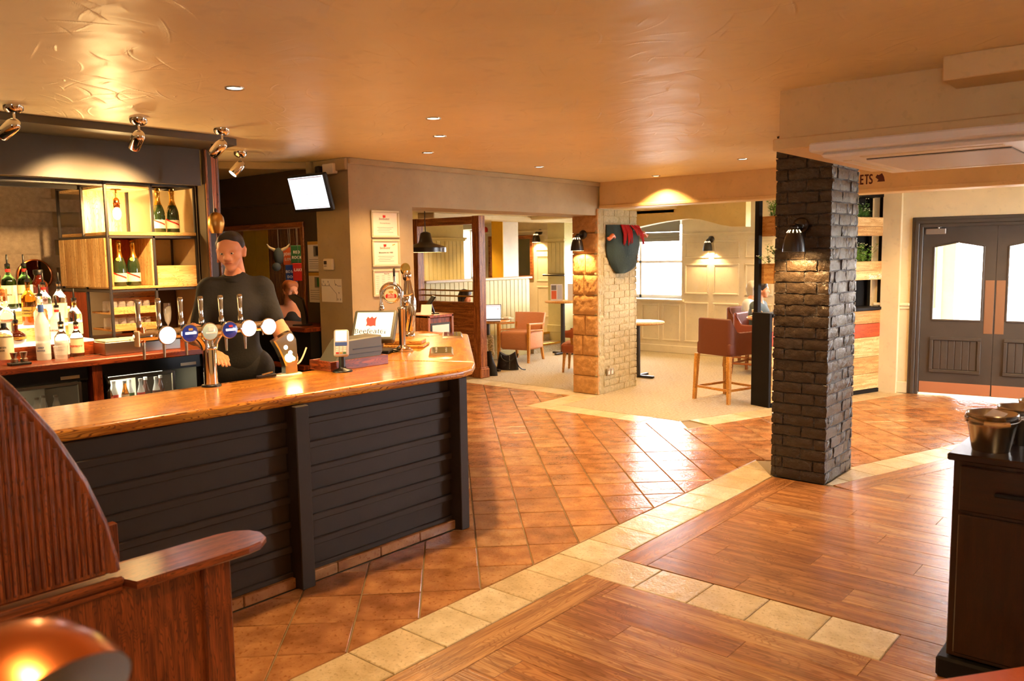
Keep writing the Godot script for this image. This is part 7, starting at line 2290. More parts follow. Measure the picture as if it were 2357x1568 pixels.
func build_planter() -> void:
	var p := thing("planter_divider", "black framed divider with reclaimed planks and two wooden planter troughs", "divider")
	p.transform = wing
	var ln := 1.9
	obj(Geo.new().span(Vector3(-0.25, 0, -0.02), Vector3(0.0, 1.02, 0.02), 0.004), "end_panel", "black_paint", p)
	obj(Geo.new().span(Vector3(-0.23, 0.0, -ln), Vector3(-0.02, 0.975, -0.02)), "core", "black_paint", p)
	obj(Geo.new().span(Vector3(-0.25, 0.975, -ln), Vector3(0.01, 1.01, -0.02), 0.004), "top_slab", "black_paint", p)
	obj(Geo.new().span(Vector3(-0.25, 0, -ln), Vector3(0.006, 0.045, -0.02), 0.003).span(Vector3(-0.25, 0.0, -ln), Vector3(0.006, 0.98, -ln + 0.025), 0.003), "edge_frame", "black_paint", p)
	var hs := [0.047, 0.232, 0.43, 0.66, 0.82, 0.972]
	for k in 5:
		obj(Geo.new().span(Vector3(-0.021, hs[k] + 0.002, -ln + 0.027), Vector3(0.0, hs[k + 1] - 0.002, -0.022), 0.003), "plank", ["pine_0", "pine_1", "pine_0", "orange_board", "pine_3"][k], p, 2, Vector2(k * 0.37, k * 0.23))
		obj(Geo.new().span(Vector3(-0.25, hs[k] + 0.002, -ln + 0.027), Vector3(-0.229, hs[k + 1] - 0.002, -0.022), 0.003), "plank", "pine_%d" % (k % 4), p, 2, Vector2(k * 0.3, k * 0.5))
	for q in [[-0.055, 0.0, -0.25, -0.19], [-ln, -ln + 0.06, -0.25, -0.19], [-ln, -ln + 0.06, -0.06, 0.0], [-ln + 0.06, -ln + 0.26, -0.25, -0.22]]:
		obj(Geo.new().span(Vector3(q[2], 1.01, q[0]), Vector3(q[3], 2.28, q[1]), 0.004), "upright", "black_paint", p, 1)
	obj(Geo.new().span(Vector3(-0.25, 2.28, -ln), Vector3(0.0, 2.32, 0.0), 0.004), "head_rail", "black_paint", p)
	var lv := [1.33, 1.835]
	for k in 2:
		var tr := Node3D.new()
		tr.name = name_in(p, "planter_trough")
		p.add_child(tr, true)
		for q in [[-0.02, 0.0], [-0.235, -0.215]]:
			for j in 2:
				obj(Geo.new().span(Vector3(q[0], lv[k] + j * 0.107, -ln + 0.065), Vector3(q[1], lv[k] + j * 0.107 + 0.105, -0.058), 0.003), "trough_board", "pine_%d" % ((j + k) % 2), tr, 2, Vector2(j * 0.4, k * 0.7))
		for z in [-0.06, -ln + 0.065]:
			obj(Geo.new().span(Vector3(-0.215, lv[k], z - 0.008), Vector3(-0.02, lv[k] + 0.212, z + 0.008), 0.003), "trough_end", "pine_1", tr)
		obj(Geo.new().span(Vector3(-0.215, lv[k], -ln + 0.07), Vector3(-0.02, lv[k] + 0.16, -0.06)), "soil", "leather_black", tr)
		if k == 0:
			lettering("Since '74", 0.062, "print_white", tr, Transform3D(Basis(Vector3.UP, PI / 2), Vector3(0.001, 1.365, -1.72)), "lettering", 0.002, false, 400)
	# herbs
	var r := RandomNumberGenerator.new()
	r.seed = 31
	for k in 2:
		for i in 6:
			var z := -0.22 - i * 0.27
			var hp := thing("herb_plant", "leafy white-flowered herb growing in the %s wooden trough" % ("lower" if k == 0 else "upper"), "plant", wing * Vector3(-0.117, lv[k] + 0.16, z), -deg_to_rad(19.0), "herbs in the wooden troughs")
			var st := Geo.new()
			var le := Geo.new()
			var fl := Geo.new()
			for q in 34:
				var a := r.randf() * TAU
				var out := Vector3(cos(a) * 0.75, 0, sin(a) * 1.2)
				var h := r.randf_range(0.12, 0.26) * (1.25 if i == 4 else 1.0)
				var tip := out * r.randf_range(0.03, 0.15) + Vector3.UP * h
				var mid := out * 0.03 + Vector3.UP * h * 0.6
				var root := Vector3(r.randf_range(-0.06, 0.06), 0, r.randf_range(-0.13, 0.13))
				tip += root
				mid += root
				st.tube([root, mid, tip], [0.0025, 0.002, 0.001], 4, false)
				for s in 16:
					var t := r.randf_range(0.25, 1.0)
					var c := (mid.lerp(tip, (t - 0.6) / 0.4) if t > 0.6 else root.lerp(mid, t / 0.6))
					var b := r.randf() * TAU
					var d := Vector3(cos(b), r.randf_range(-0.1, 0.9), sin(b)).normalized() * r.randf_range(0.025, 0.055)
					var w := d.cross(Vector3.UP).normalized() * 0.011
					le.ftri(c, c + d * 0.5 + w, c + d, Vector3.UP)
					le.ftri(c, c + d, c + d * 0.5 - w, Vector3.UP)
				if q % 2 == 0:
					for s in 3:
						fl.blob(tip + Vector3(r.randfn(0, 0.012), r.randf() * 0.012, r.randfn(0, 0.012)), Vector3(0.013, 0.009, 0.013), -1, 6)
			obj(st, "stem_cluster", "leaf_dark", hp)
			obj(le, "leaf_cluster", "leaf_green" if (i + k) % 3 else "leaf_dark", hp).set_meta("kind", "stuff")
			obj(fl, "flower_cluster", "petal_white", hp).set_meta("kind", "stuff")


func build_right() -> void:
	var c := thing("dark_cabinet", "very dark wooden serving cabinet under the steel buckets", "cabinet")
	obj(Geo.new().span(Vector3(-0.715, 0.09, -4.1), Vector3(0.75, 0.872, -3.435), 0.003), "body", "cabinet_wood", c, 1)
	obj(Geo.new().span(Vector3(-0.735, 0.872, -4.12), Vector3(0.77, 0.9, -3.415), 0.005), "top", "cabinet_wood", c, 0)
	obj(Geo.new().span(Vector3(-0.745, 0.0, -4.13), Vector3(0.78, 0.085, -3.405), 0.01), "plinth", "black_paint", c)
	for k in 2:
		var x0: float = [-0.69, 0.03][k]
		var dr := obj(Geo.new().span(Vector3(x0, 0.68, -3.436), Vector3(x0 + 0.7, 0.855, -3.42), 0.004), "drawer", "cabinet_wood", c, 0)
		obj(Geo.new().bar(Vector3(x0 + 0.12, 0.765, -3.405), Vector3(x0 + 0.58, 0.765, -3.405), 0.014, 0.014, Vector3.ZERO, 0.003), "handle", "black_paint", dr)
		obj(Geo.new().span(Vector3(x0, 0.11, -3.436), Vector3(x0 + 0.7, 0.665, -3.42), 0.004), "door", "cabinet_wood", c, 1)
	var bs := [[-0.615, -3.56, "front one at the left corner of the cabinet"], [-0.42, -3.62, "front one cut off by the picture edge"], [-0.545, -3.76, "middle one behind the corner bucket"], [-0.5, -3.95, "back one of the row nearest the doors"]]
	var src: Node3D
	for k in 4:
		var at := Vector3(bs[k][0], 0.9, bs[k][1])
		if k == 0:
			src = thing("steel_bucket", "", "bucket", at, deg_to_rad(20.0), "galvanised steel buckets on the cabinet")
			var prof := [Vector2(0, 0.004), Vector2(0.062, 0.004), Vector2(0.064, 0.0), Vector2(0.066, 0.006), Vector2(0.083, 0.1), Vector2(0.0855, 0.104), Vector2(0.0845, 0.11), Vector2(0.088, 0.14), Vector2(0.091, 0.144), Vector2(0.089, 0.148), Vector2(0.085, 0.145), Vector2(0.062, 0.012), Vector2(0, 0.012)]
			obj(Geo.new().lathe(prof, 36, Vector3.ZERO, false), "pail", "galvanised", src)
			for s in [-1.0, 1.0]:
				var ear := Geo.new()
				ear.blob(Vector3(s * 0.088, 0.125, 0), Vector3(0.012, 0.036, 0.03), -1, 10)
				obj(ear, "ear", "galvanised", src)
			var hd := []
			for q in 15:
				var a := PI * q / 14.0
				hd.append(Vector3(cos(a) * 0.095, 0.128 - 0.01 * sin(a), sin(a) * 0.1))
			obj(Geo.new().tube(hd, 0.0028, 6), "bail", "galvanised", src)
			obj(Geo.new().tube([hd[5], hd[6], hd[7], hd[8], hd[9]], 0.009, 10), "grip", "pine_1", src)
			obj(Geo.new().bar(Vector3(-0.03, 0.1, 0.0), Vector3(0.03, 0.15, -0.02), 0.1, 0.003), "paper_liner", "paper", src)
		else:
			copy(src, "", at, deg_to_rad([20.0, 65.0, -40.0, 110.0][k]))
		(src if k == 0 else get_node("steel_bucket_%03d" % k)).set_meta("label", "galvanised steel bucket, " + bs[k][2])
	round_table("white round table by the doors at the right edge", Vector3(0.1, 0, -5.75), 0.4, 0.76, "print_white")
	# seat corner close to the viewer
	var s := thing("leather_stool", "orange leather stool, only its corner showing below the cabinet", "stool", Vector3(-0.27, 0, -2.42), deg_to_rad(54.0))
	leg4(s, 0.2, 0.2, 0.33, 0.03, 0.04, 0.0, "red_wood")
	obj(Geo.new().blob(Vector3(0, 0.395, 0), Vector3(0.5, 0.13, 0.5), 0.03, 20), "seat", "leather_orange", s)


# ---------------------------------------------------------------- close to the viewer

func build_near() -> void:
	# high settle seen from its end: ribbed wing, flat arm, panelled side. x across, its seat faces -Z
	var s := thing("settle", "high dark wooden settle with a ribbed curved wing and a flat arm", "settle")
	var X := -2.6
	var wing_pts := [[-0.3, 1.75], [-0.45, 1.66], [-0.6, 1.55], [-0.72, 1.43], [-0.82, 1.31], [-0.92, 1.16], [-1.0, 1.0], [-1.05, 0.86], [-1.075, 0.74], [-1.08, 0.695], [-0.3, 0.695]]
	var pl := PackedVector2Array()
	for q in wing_pts:
		pl.append(Vector2(q[0], -q[1]))
	var g := Geo.new()
	g.xf = Transform3D(Basis(Vector3(0, 0, 1), Vector3(1, 0, 0), Vector3(0, -1, 0)), Vector3.ZERO)
	g.prism(pl, [[0.004, X - 0.035], [0, X - 0.03], [0, X - 0.004], [0.004, X]])
	obj(g, "wing_panel", "settle_wood", s, 1)
	# raised ribs on the wing
	var z := -0.32
	while z > -1.06:
		var top := 0.7
		for k in wing_pts.size() - 2:
			var a = wing_pts[k]
			var b = wing_pts[k + 1]
			if z <= a[0] and z >= b[0] and a[0] != b[0]:
				top = lerpf(a[1], b[1], (a[0] - z) / (a[0] - b[0]))
		if top > 0.75:
			obj(Geo.new().tube([Vector3(X, 0.71, z), Vector3(X, top - 0.02, z)], 0.0075, 6), "rib", "settle_wood", s, 1)
		z -= 0.019
	var edge := []
	for k in wing_pts.size() - 1:
		edge.append(Vector3(X - 0.016, wing_pts[k][1], wing_pts[k][0]))
	obj(Geo.new().tube(edge, 0.021, 8), "wing_edge", "settle_wood", s)
	obj(Geo.new().span(Vector3(X - 0.045, 0.65, -1.1), Vector3(X + 0.02, 0.68, -0.28), 0.008).span(Vector3(X - 0.04, 0.625, -1.1), Vector3(X + 0.008, 0.65, -0.28), 0.006), "waist_rail", "settle_wood", s, 2)
	# arm
	var ap := pv([[-2.77, -1.12], [-2.70, -1.075], [-2.545, -1.12], [-2.545, -1.52], [-2.56, -1.58], [-2.6, -1.625], [-2.655, -1.64], [-2.71, -1.625], [-2.75, -1.58], [-2.765, -1.52]])
	obj(Geo.new().prism(ap, [[0.006, 0.632], [0, 0.638], [0, 0.655], [0.005, 0.662]]), "arm", "settle_wood", s, 2)
	obj(Geo.new().span(Vector3(-2.69, 0.0, -1.47), Vector3(-2.585, 0.633, -1.37), 0.006), "front_post", "settle_wood", s, 1)
	obj(Geo.new().span(Vector3(-2.65, 0.05, -1.375), Vector3(-2.612, 0.633, -0.3), 0.003), "side_panel", "settle_wood", s, 1)
	obj(Geo.new().span(Vector3(-3.2, 0.05, -0.36), Vector3(X - 0.03, 1.74, -0.3), 0.006), "back_panel", "settle_wood", s, 1)
	obj(Geo.new().span(Vector3(-3.2, 0.38, -1.35), Vector3(-2.65, 0.44, -0.36), 0.01), "seat", "settle_wood", s, 0)
	obj(Geo.new().span(Vector3(-3.24, 0.0, -1.35), Vector3(-3.2, 0.66, -0.3), 0.004), "far_side", "settle_wood", s, 1)
	# copper floor lamp at the picture corner
	var l := thing("copper_lamp", "copper dome lamp, out of focus at the lower left corner", "floor lamp", Vector3(-0.93, 0, -0.235))
	obj(Geo.new().lathe([Vector2(0, 0), Vector2(0.15, 0), Vector2(0.15, 0.012), Vector2(0.02, 0.03)], 28), "foot", "copper", l)
	obj(Geo.new().tube([Vector3(0, 0.02, 0), Vector3(0, 1.24, 0)], 0.011, 10), "pole", "copper", l)
	var oy := -Vector3(0.72, -0.55, -0.2).normalized()
	var ox := oy.cross(Vector3(0, 0, 1)).normalized()
	var t := Transform3D(Basis(ox, oy, ox.cross(oy)), Vector3(0.02, 1.225, 0.0))
	var gs := Geo.new()
	gs.xf = t
	gs.lathe([Vector2(0.135, -0.05), Vector2(0.132, -0.02), Vector2(0.115, 0.02), Vector2(0.085, 0.05), Vector2(0.045, 0.07), Vector2(0.0, 0.076)], 40, Vector3.ZERO, false)
	obj(gs, "shade", "copper", l)
	var gi := Geo.new()
	gi.xf = t
	gi.lathe([Vector2(0.134, -0.05), Vector2(0.11, 0.015), Vector2(0.08, 0.045), Vector2(0.0, 0.07)], 40, Vector3.ZERO, false)
	gi.flip()
	obj(gi, "shade_lining", mk("copper_lining", hexc("8a7d70"), 0.5), l)


# ---------------------------------------------------------------- people

# one smooth skin round tapered capsules [a, b, ra, rb], meshed as surface nets into g
func skin(g: Geo, bones: Array, cell: float, k: float) -> Geo:
	var lo := Vector3(1e9, 1e9, 1e9)
	var hi := -lo
	for b in bones:
		var r: float = maxf(b[2], b[3]) + cell * 3.0
		lo = lo.min(b[0].min(b[1]) - Vector3.ONE * r)
		hi = hi.max(b[0].max(b[1]) + Vector3.ONE * r)
	var nx := int((hi.x - lo.x) / cell) + 2
	var ny := int((hi.y - lo.y) / cell) + 2
	var nz := int((hi.z - lo.z) / cell) + 2
	var f := PackedFloat32Array()
	f.resize(nx * ny * nz)
	f.fill(1.0)
	for b in bones:
		var a: Vector3 = b[0]
		var d: Vector3 = b[1] - a
		var dd := maxf(d.length_squared(), 1e-9)
		var ra: float = b[2]
		var rb: float = b[3]
		var r := maxf(ra, rb) + k + cell * 2.0
		var l0: Vector3 = ((a.min(b[1]) - Vector3.ONE * r - lo) / cell).max(Vector3.ZERO)
		var h0: Vector3 = (a.max(b[1]) + Vector3.ONE * r - lo) / cell
		for z in range(int(l0.z), mini(int(h0.z) + 1, nz)):
			for y in range(int(l0.y), mini(int(h0.y) + 1, ny)):
				var at := (z * ny + y) * nx
				for x in range(int(l0.x), mini(int(h0.x) + 1, nx)):
					var q := lo + Vector3(x, y, z) * cell - a
					var t := clampf(q.dot(d) / dd, 0.0, 1.0)
					var v := (q - d * t).length() - lerpf(ra, rb, t)
					var o := f[at + x]
					var h := maxf(k - absf(v - o), 0.0) / k
					f[at + x] = minf(v, o) - h * h * k * 0.25
	var vid := PackedInt32Array()
	vid.resize(nx * ny * nz)
	vid.fill(-1)
	var vs := PackedVector3Array()
	var off := [0, 1, nx, nx + 1, nx * ny, nx * ny + 1, nx * ny + nx, nx * ny + nx + 1]
	var cs := [Vector3(0, 0, 0), Vector3(1, 0, 0), Vector3(0, 1, 0), Vector3(1, 1, 0), Vector3(0, 0, 1), Vector3(1, 0, 1), Vector3(0, 1, 1), Vector3(1, 1, 1)]
	var edges := [[0, 1], [2, 3], [4, 5], [6, 7], [0, 2], [1, 3], [4, 6], [5, 7], [0, 4], [1, 5], [2, 6], [3, 7]]
	for z in nz - 1:
		for y in ny - 1:
			for x in nx - 1:
				var i := (z * ny + y) * nx + x
				if f[i] > 0.3:
					continue
				var m := 0
				for c in 8:
					if f[i + off[c]] < 0.0:
						m |= 1 << c
				if m == 0 or m == 255:
					continue
				var s := Vector3.ZERO
				var n := 0
				for e in edges:
					var v0 := f[i + off[e[0]]]
					var v1 := f[i + off[e[1]]]
					if (v0 < 0.0) != (v1 < 0.0):
						s += cs[e[0]].lerp(cs[e[1]], v0 / (v0 - v1))
						n += 1
				vid[i] = vs.size()
				vs.append(lo + (Vector3(x, y, z) + s / n) * cell)
	var nr := PackedVector3Array()
	nr.resize(vs.size())
	var tri := PackedInt32Array()
	for z in range(1, nz - 1):
		for y in range(1, ny - 1):
			for x in range(1, nx - 1):
				var i := (z * ny + y) * nx + x
				if f[i] > 0.3:
					continue
				var inside := f[i] < 0.0
				for ax in 3:
					var st: int = [1, nx, nx * ny][ax]
					if inside == (f[i + st] < 0.0):
						continue
					var u: int = [nx, nx * ny, 1][ax]
					var w: int = [nx * ny, 1, nx][ax]
					var q := [vid[i], vid[i - u], vid[i - u - w], vid[i - w]]
					if q.min() < 0:
						continue
					if not inside:
						q.reverse()
					tri.append_array([q[0], q[1], q[2], q[0], q[2], q[3]])
	for t in range(0, tri.size(), 3):
		var fn := (vs[tri[t + 1]] - vs[tri[t]]).cross(vs[tri[t + 2]] - vs[tri[t]])
		for c in 3:
			nr[tri[t + c]] += fn
	for t in range(0, tri.size(), 3):
		g.tri(vs[tri[t]], vs[tri[t + 1]], vs[tri[t + 2]], nr[tri[t]].normalized(), nr[tri[t + 1]].normalized(), nr[tri[t + 2]].normalized())
	return g


func moved(bones: Array, t: Transform3D, grow := 0.0, s := 1.0) -> Array:
	var out := []
	for b in bones:
		out.append([t * (b[0] * s), t * (b[1] * s), b[2] * s + grow, b[3] * s + grow])
	return out


func head_bones() -> Array:
	var b := [[Vector3(0, 0.032, -0.022), Vector3(0, 0.03, 0.012), 0.084, 0.078], [Vector3(0, -0.03, 0.02), Vector3(0, -0.082, 0.05), 0.062, 0.034], [Vector3(0, -0.09, 0.066), Vector3(0, -0.094, 0.068), 0.018, 0.016], [Vector3(0, 0.018, 0.082), Vector3(0, -0.022, 0.103), 0.011, 0.014], [Vector3(-0.035, 0.026, 0.068), Vector3(0.035, 0.026, 0.068), 0.018, 0.018], [Vector3(-0.017, -0.058, 0.082), Vector3(0.017, -0.058, 0.082), 0.01, 0.01], [Vector3(0, -0.06, -0.025), Vector3(0, -0.17, -0.035), 0.053, 0.056]]
	for s in [-1.0, 1.0]:
		b.append([Vector3(s * 0.042, -0.022, 0.05), Vector3(s * 0.03, -0.045, 0.055), 0.03, 0.024])
		b.append([Vector3(s * 0.082, 0.008, -0.012), Vector3(s * 0.079, -0.03, -0.004), 0.015, 0.011])
		b.append([Vector3(s * 0.012, -0.026, 0.092), Vector3(s * 0.01, -0.026, 0.09), 0.011, 0.011])
	return b


func hair_bones(kind: String) -> Array:
	if kind == "cropped":
		return [[Vector3(0, 0.05, -0.032), Vector3(0, 0.058, -0.008), 0.078, 0.07], [Vector3(0, 0.0, -0.05), Vector3(0, -0.04, -0.05), 0.064, 0.045], [Vector3(-0.055, 0.045, 0.0), Vector3(0.055, 0.045, 0.0), 0.035, 0.035], [Vector3(-0.035, 0.088, 0.035), Vector3(0.035, 0.088, 0.035), 0.022, 0.022]]
	var b := [[Vector3(0, 0.05, -0.03), Vector3(0, 0.055, 0.0), 0.086, 0.078], [Vector3(0, 0.0, -0.05), Vector3(0, -0.045, -0.05), 0.07, 0.05]]
	for s in [-1.0, 1.0]:
		b.append([Vector3(s * 0.05, 0.055, 0.03), Vector3(s * 0.068, 0.02, 0.01), 0.036, 0.024])
	b.append([Vector3(-0.045, 0.082, 0.045), Vector3(0.045, 0.088, 0.045), 0.03, 0.028])
	if kind == "bob":
		for s in [-1.0, 1.0]:
			b.append([Vector3(s * 0.075, 0.02, -0.01), Vector3(s * 0.072, -0.09, -0.01), 0.038, 0.026])
		b.append([Vector3(0, -0.02, -0.06), Vector3(0, -0.1, -0.055), 0.065, 0.05])
	return b


# a hand from the wrist: fingers point along dir, palm faces pal
func hand_bones(w: Vector3, dir: Vector3, pal: Vector3, thumb: float, curl: float) -> Array:
	var side := dir.cross(pal).normalized() * thumb
	var b := []
	for k in 4:
		var o := (k - 1.5) * 0.019
		var root := w + dir * 0.085 - side * o
		b.append([w + dir * 0.01 - side * o * 0.6, root, 0.016, 0.013])
		var ln: float = [0.075, 0.08, 0.074, 0.058][k]
		var d1 := (dir + pal * curl * 0.6 - side * o * 2.0).normalized()
		var d2 := (dir + pal * curl * 1.8).normalized()
		b.append([root, root + d1 * ln * 0.5, 0.01, 0.009])
		b.append([root + d1 * ln * 0.5, root + d1 * ln * 0.5 + d2 * ln * 0.5, 0.009, 0.0075])
	var tb := w + dir * 0.03 + side * 0.03
	b.append([w + dir * 0.015 + side * 0.01, tb, 0.016, 0.013])
	b.append([tb, tb + (dir * 0.7 + side * 0.6 + pal * 0.3).normalized() * 0.04, 0.0115, 0.0105])
	b.append([tb + (dir * 0.7 + side * 0.6 + pal * 0.3).normalized() * 0.04, tb + (dir * 0.7 + side * 0.6 + pal * 0.3).normalized() * 0.04 + (dir + pal * 0.3).normalized() * 0.028, 0.0105, 0.008])
	return b


func face_parts(parent: Node, t: Transform3D, hair: String, hair_mat: String, cell: float, s := 1.0) -> void:
	obj(skin(Geo.new(), moved(hair_bones(hair), t, 0.0, s), cell, 0.03), "hair", hair_mat, parent)
	for sx in [-1.0, 1.0]:
		var g := Geo.new()
		g.xf = t
		g.blob(Vector3(sx * 0.03, 0.004, 0.081) * s, Vector3(0.026, 0.014, 0.014) * s, -1, 12)
		obj(g, "eye", "print_white", parent)
		var g2 := Geo.new()
		g2.xf = t
		g2.blob(Vector3(sx * 0.03, 0.004, 0.087) * s, Vector3(0.011, 0.011, 0.005) * s, -1, 10)
		obj(g2, "iris", "hair_dark", parent)
		var g3 := Geo.new()
		g3.xf = t
		g3.tube([Vector3(sx * 0.014, 0.028, 0.087) * s, Vector3(sx * 0.03, 0.033, 0.085) * s, Vector3(sx * 0.046, 0.027, 0.077) * s], 0.0035 * s, 6)
		obj(g3, "eyebrow", hair_mat, parent)
	var gm := Geo.new()
	gm.xf = t
	gm.tube([Vector3(-0.024, -0.058, 0.088) * s, Vector3(0, -0.056, 0.095) * s, Vector3(0.024, -0.058, 0.088) * s], [0.002 * s, 0.0055 * s, 0.002 * s], 8)
	obj(gm, "lips", mk("lips", hexc("b0604c"), 0.5), parent)


func build_people() -> void:
	# barman: stands behind the counter, left arm along it
	var p := thing("person", "bartender in a black polo shirt standing behind the beer font", "person", Vector3(-4.74, 0, -2.83), deg_to_rad(62.0))
	var ht := Transform3D(Basis.from_euler(Vector3(0.2, -0.35, 0.05)), Vector3(-0.02, 1.725, 0.03))
	var le := Vector3(0.26, 1.2, 0.1)
	var lw := Vector3(0.27, 1.12, 0.36)
	var re := Vector3(-0.26, 1.2, 0.07)
	var rw := Vector3(-0.16, 1.12, 0.32)
	var torso := [[Vector3(-0.06, 0.98, 0), Vector3(0.06, 0.98, 0), 0.115, 0.115], [Vector3(0, 1.05, 0.01), Vector3(0, 1.3, 0.0), 0.115, 0.12], [Vector3(-0.07, 1.37, 0.0), Vector3(0.07, 1.37, 0.0), 0.1, 0.1], [Vector3(-0.145, 1.5, -0.01), Vector3(0.145, 1.5, -0.01), 0.052, 0.052], [Vector3(0, 1.48, -0.01), Vector3(-0.01, 1.6, 0.0), 0.066, 0.054]]
	var uarm := [[Vector3(0.17, 1.48, -0.01), le, 0.052, 0.042], [Vector3(-0.17, 1.48, -0.01), re, 0.052, 0.042]]
	var farm := [[le, lw, 0.041, 0.027], [re, rw, 0.041, 0.027]]
	var legs := []
	for s in [-1.0, 1.0]:
		legs.append([Vector3(s * 0.09, 0.95, 0), Vector3(s * 0.1, 0.5, 0.02), 0.095, 0.062])
		legs.append([Vector3(s * 0.1, 0.5, 0.02), Vector3(s * 0.11, 0.08, -0.02), 0.062, 0.042])
		legs.append([Vector3(s * 0.11, 0.05, -0.03), Vector3(s * 0.12, 0.035, 0.14), 0.045, 0.035])
	var g := skin(Geo.new(), torso + uarm + farm + legs, 0.016, 0.06)
	skin(g, moved(head_bones(), ht), 0.006, 0.02)
	skin(g, hand_bones(lw, (lw - le).normalized(), Vector3(0, -1, 0), -1.0, 0.35), 0.0045, 0.008)
	skin(g, hand_bones(rw, (rw - re).normalized(), Vector3(0, -1, 0), 1.0, 0.35), 0.0045, 0.008)
	obj(g, "body", "skin", p)
	obj(skin(Geo.new(), moved([torso[0], torso[1], torso[2], torso[3], [Vector3(0, 1.46, -0.01), Vector3(0, 1.55, -0.01), 0.085, 0.055]], Transform3D.IDENTITY, 0.012) + [[Vector3(0.17, 1.48, -0.01), Vector3(0.225, 1.29, 0.06), 0.064, 0.058], [Vector3(-0.17, 1.48, -0.01), Vector3(-0.225, 1.29, 0.04), 0.064, 0.058]], 0.014, 0.06), "polo_shirt", "shirt_black", p)
	obj(skin(Geo.new(), moved(legs.slice(0, 2) + legs.slice(3, 5), Transform3D.IDENTITY, 0.012) + [[Vector3(-0.07, 0.97, 0), Vector3(0.07, 0.97, 0), 0.142, 0.142]], 0.016, 0.05), "trousers", "shirt_black", p)
	var cl := Geo.new()
	cl.xf = Transform3D(Basis.IDENTITY, Vector3(-0.01, 1.565, -0.005))
	cl.lathe([Vector2(0.08, -0.03), Vector2(0.076, -0.004), Vector2(0.066, 0.0)], 20, Vector3.ZERO, false)
	obj(cl, "collar", "shirt_black", p)
	face_parts(p, ht, "cropped", "hair_dark", 0.006)
	for s in [-1.0, 1.0]:
		obj(Geo.new().blob(Vector3(s * 0.115, 0.045, 0.06), Vector3(0.11, 0.085, 0.29), 0.04, 14), "shoe", "leather_black", p)

	# customer at the hatch: seated on a stool, black top, short ginger hair, looking to the right
	var st := thing("bar_stool", "plain wooden bar stool behind the serving hatch", "stool", Vector3(-7.85, 0, -5.35))
	obj(Geo.new().lathe([Vector2(0, 0.58), Vector2(0.17, 0.58), Vector2(0.175, 0.6), Vector2(0.165, 0.62), Vector2(0, 0.62)], 22), "seat", "oak", st)
	leg4(st, 0.1, 0.1, 0.58, 0.03, 0.03, 0.06, "oak")
	seated("customer with short ginger hair in a low black top at the hatch", Vector3(-7.85, 0.62, -5.35), deg_to_rad(62.0), 0.88, "short", "hair_ginger", "shirt_black", "shirt_black", Vector3(0.05, 0.45, 0.0), true, 0.0055)
	# couple in the window bay
	seated("man in a grey jumper with dark hair sitting in a leather chair", Vector3(-4.7, 0.457, -10.68), deg_to_rad(95.0), 0.88, "short", "hair_dark", "shirt_grey", "shirt_black", Vector3(0, 0.2, 0), false, 0.009)
	seated("woman with a pale bob in a light top beside the grey jumper", Vector3(-5.1, 0.457, -11.32), deg_to_rad(95.0), 0.86, "bob", "hair_grey", "blouse_pale", "shirt_grey", Vector3(0.05, 0.25, 0), false, 0.009)
	# woman at the laptop, mostly behind the screen
	var sb := thing("low_stool", "low upholstered stool behind the timber screen", "stool", Vector3(-8.32, 0, -8.62))
	leg4(sb, 0.14, 0.14, 0.3, 0.03, 0.03, 0.02, "red_wood")
	obj(Geo.new().blob(Vector3(0, 0.34, 0), Vector3(0.4, 0.1, 0.4), 0.04, 16), "seat", "leather_tan", sb)
	seated("woman in a floral skirt with dark hair, half hidden by the timber screen", Vector3(-8.32, 0.39, -8.62), deg_to_rad(100.0), 0.86, "bob", "hair_dark", "shirt_black", "skirt_floral", Vector3(0.25, 0.2, 0), false, 0.009)


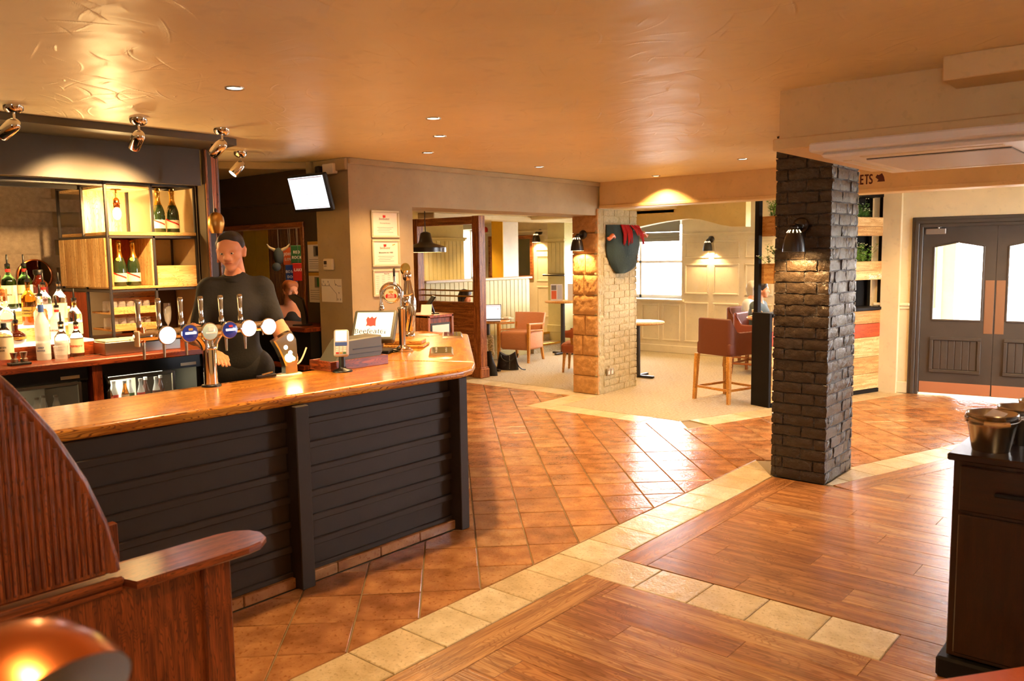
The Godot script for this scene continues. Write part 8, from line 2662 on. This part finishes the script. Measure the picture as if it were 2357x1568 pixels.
func seated(label: String, at: Vector3, turn: float, s: float, hair: String, hair_mat: String, top: String, bottom: String, look: Vector3, low_neck: bool, hc: float) -> void:
	var p := thing("person", label, "person", at, turn)
	var ht := Transform3D(Basis.from_euler(look), Vector3(0, 0.79, 0.05) * s)
	var torso := moved([[Vector3(-0.08, 0.1, 0), Vector3(0.08, 0.1, 0), 0.125, 0.125], [Vector3(0, 0.16, 0.0), Vector3(0, 0.42, 0.01), 0.125, 0.135], [Vector3(-0.08, 0.44, 0.01), Vector3(0.08, 0.44, 0.01), 0.115, 0.115], [Vector3(-0.15, 0.55, 0.0), Vector3(0.15, 0.55, 0.0), 0.058, 0.058], [Vector3(0, 0.53, 0.0), Vector3(0, 0.66, 0.02), 0.075, 0.05]], Transform3D.IDENTITY, 0.0, s)
	var arms := []
	var sleeves := []
	var thigh := []
	var shin := []
	var hands := []
	for q in [-1.0, 1.0]:
		var el := Vector3(q * 0.23, 0.28, 0.08) * s
		var wr := Vector3(q * 0.12, 0.2, 0.3) * s
		arms.append([Vector3(q * 0.17, 0.54, 0.0) * s, el, 0.055 * s, 0.043 * s])
		arms.append([el, wr, 0.042 * s, 0.028 * s])
		sleeves.append([Vector3(q * 0.17, 0.54, 0.0) * s, el, 0.065 * s, 0.055 * s])
		sleeves.append([el, wr, 0.054 * s, 0.042 * s])
		hands.append_array(hand_bones(wr, (wr - el).normalized(), Vector3(0, -1, 0), -q, 0.5))
		thigh.append([Vector3(q * 0.09, 0.09, 0.02) * s, Vector3(q * 0.1, 0.08, 0.44) * s, 0.088 * s, 0.062 * s])
		var ank := Vector3(q * 0.08 * s, maxf(0.09 - at.y, -0.42 * s), 0.4 * s)
		shin.append([Vector3(q * 0.1, 0.08, 0.44) * s, ank, 0.06 * s, 0.038 * s])
		shin.append([ank, ank + Vector3(0, -0.04, 0.14) * s, 0.036 * s, 0.03 * s])
		obj(Geo.new().blob(ank + Vector3(0, -0.045, 0.07) * s, Vector3(0.085, 0.075, 0.24) * s, 0.03 * s, 12), "shoe", "leather_brown", p)
	var g := skin(Geo.new(), torso + arms + thigh + shin, 0.016, 0.05)
	skin(g, moved(head_bones(), ht, 0.0, s * 1.02), hc, 0.02)
	skin(g, hands, 0.006, 0.008)
	obj(g, "body", "skin", p)
	var cover := [torso[0], torso[1], torso[2]]
	if not low_neck:
		cover.append(torso[3])
		obj(skin(Geo.new(), moved(cover, Transform3D.IDENTITY, 0.012) + sleeves, 0.016, 0.05), "top", top, p)
	else:
		obj(skin(Geo.new(), moved(cover.slice(0, 2), Transform3D.IDENTITY, 0.013) + [[Vector3(-0.09, 0.4, 0.0) * s, Vector3(0.09, 0.4, 0.0) * s, 0.125 * s, 0.125 * s]] + [[Vector3(-0.17, 0.55, -0.005) * s, Vector3(-0.23, 0.3, 0.07) * s, 0.068 * s, 0.06 * s], [Vector3(0.17, 0.55, -0.005) * s, Vector3(0.23, 0.3, 0.07) * s, 0.068 * s, 0.06 * s]], 0.014, 0.04), "top", top, p)
	obj(skin(Geo.new(), moved(thigh, Transform3D.IDENTITY, 0.014) + moved([torso[0]], Transform3D.IDENTITY, 0.014) + (moved([shin[0], shin[2]], Transform3D.IDENTITY, 0.014) if bottom != "skirt_floral" else [[Vector3(-0.1, 0.06, 0.42) * s, Vector3(-0.1, -0.16, 0.44) * s, 0.08, 0.09], [Vector3(0.1, 0.06, 0.42) * s, Vector3(0.1, -0.16, 0.44) * s, 0.08, 0.09]]), 0.016, 0.05), "skirt" if bottom == "skirt_floral" else "trousers", bottom, p)
	face_parts(p, ht, hair, hair_mat, hc, s * 1.02)


# ---------------------------------------------------------------- all of it

func _ready() -> void:
	rng.seed = 4711
	# camera
	var cam := Camera3D.new()
	cam.name = "camera"
	cam.position = Vector3(0, 1.68, 0)
	cam.rotation_order = EULER_ORDER_YXZ
	cam.rotation_degrees = Vector3(-5.9957, 40.5814, -0.8447)
	cam.fov = 45.24
	cam.near = 0.05
	cam.far = 200.0
	var ca := CameraAttributesPhysical.new()
	ca.frustum_focal_length = 28.8
	ca.exposure_aperture = 4.0
	ca.frustum_focus_distance = 6.5
	cam.attributes = ca
	add_child(cam)
	cam.fov = 45.24
	# sky and exposure
	var env := Environment.new()
	env.background_mode = Environment.BG_COLOR
	env.background_color = hexc("f7f8ff")
	env.background_energy_multiplier = 42.0
	env.ambient_light_source = Environment.AMBIENT_SOURCE_DISABLED
	env.tonemap_mode = Environment.TONE_MAPPER_LINEAR
	env.tonemap_exposure = 1.0
	env.sdfgi_enabled = true
	env.ssao_enabled = true
	env.ssil_enabled = true
	var we := WorldEnvironment.new()
	we.name = "world_environment"
	we.environment = env
	add_child(we)
	build_materials()
	build_floor()
	build_shell()
	build_bar()
	build_back_bar()
	build_dining()
	build_bay()
	build_near()
	build_people()
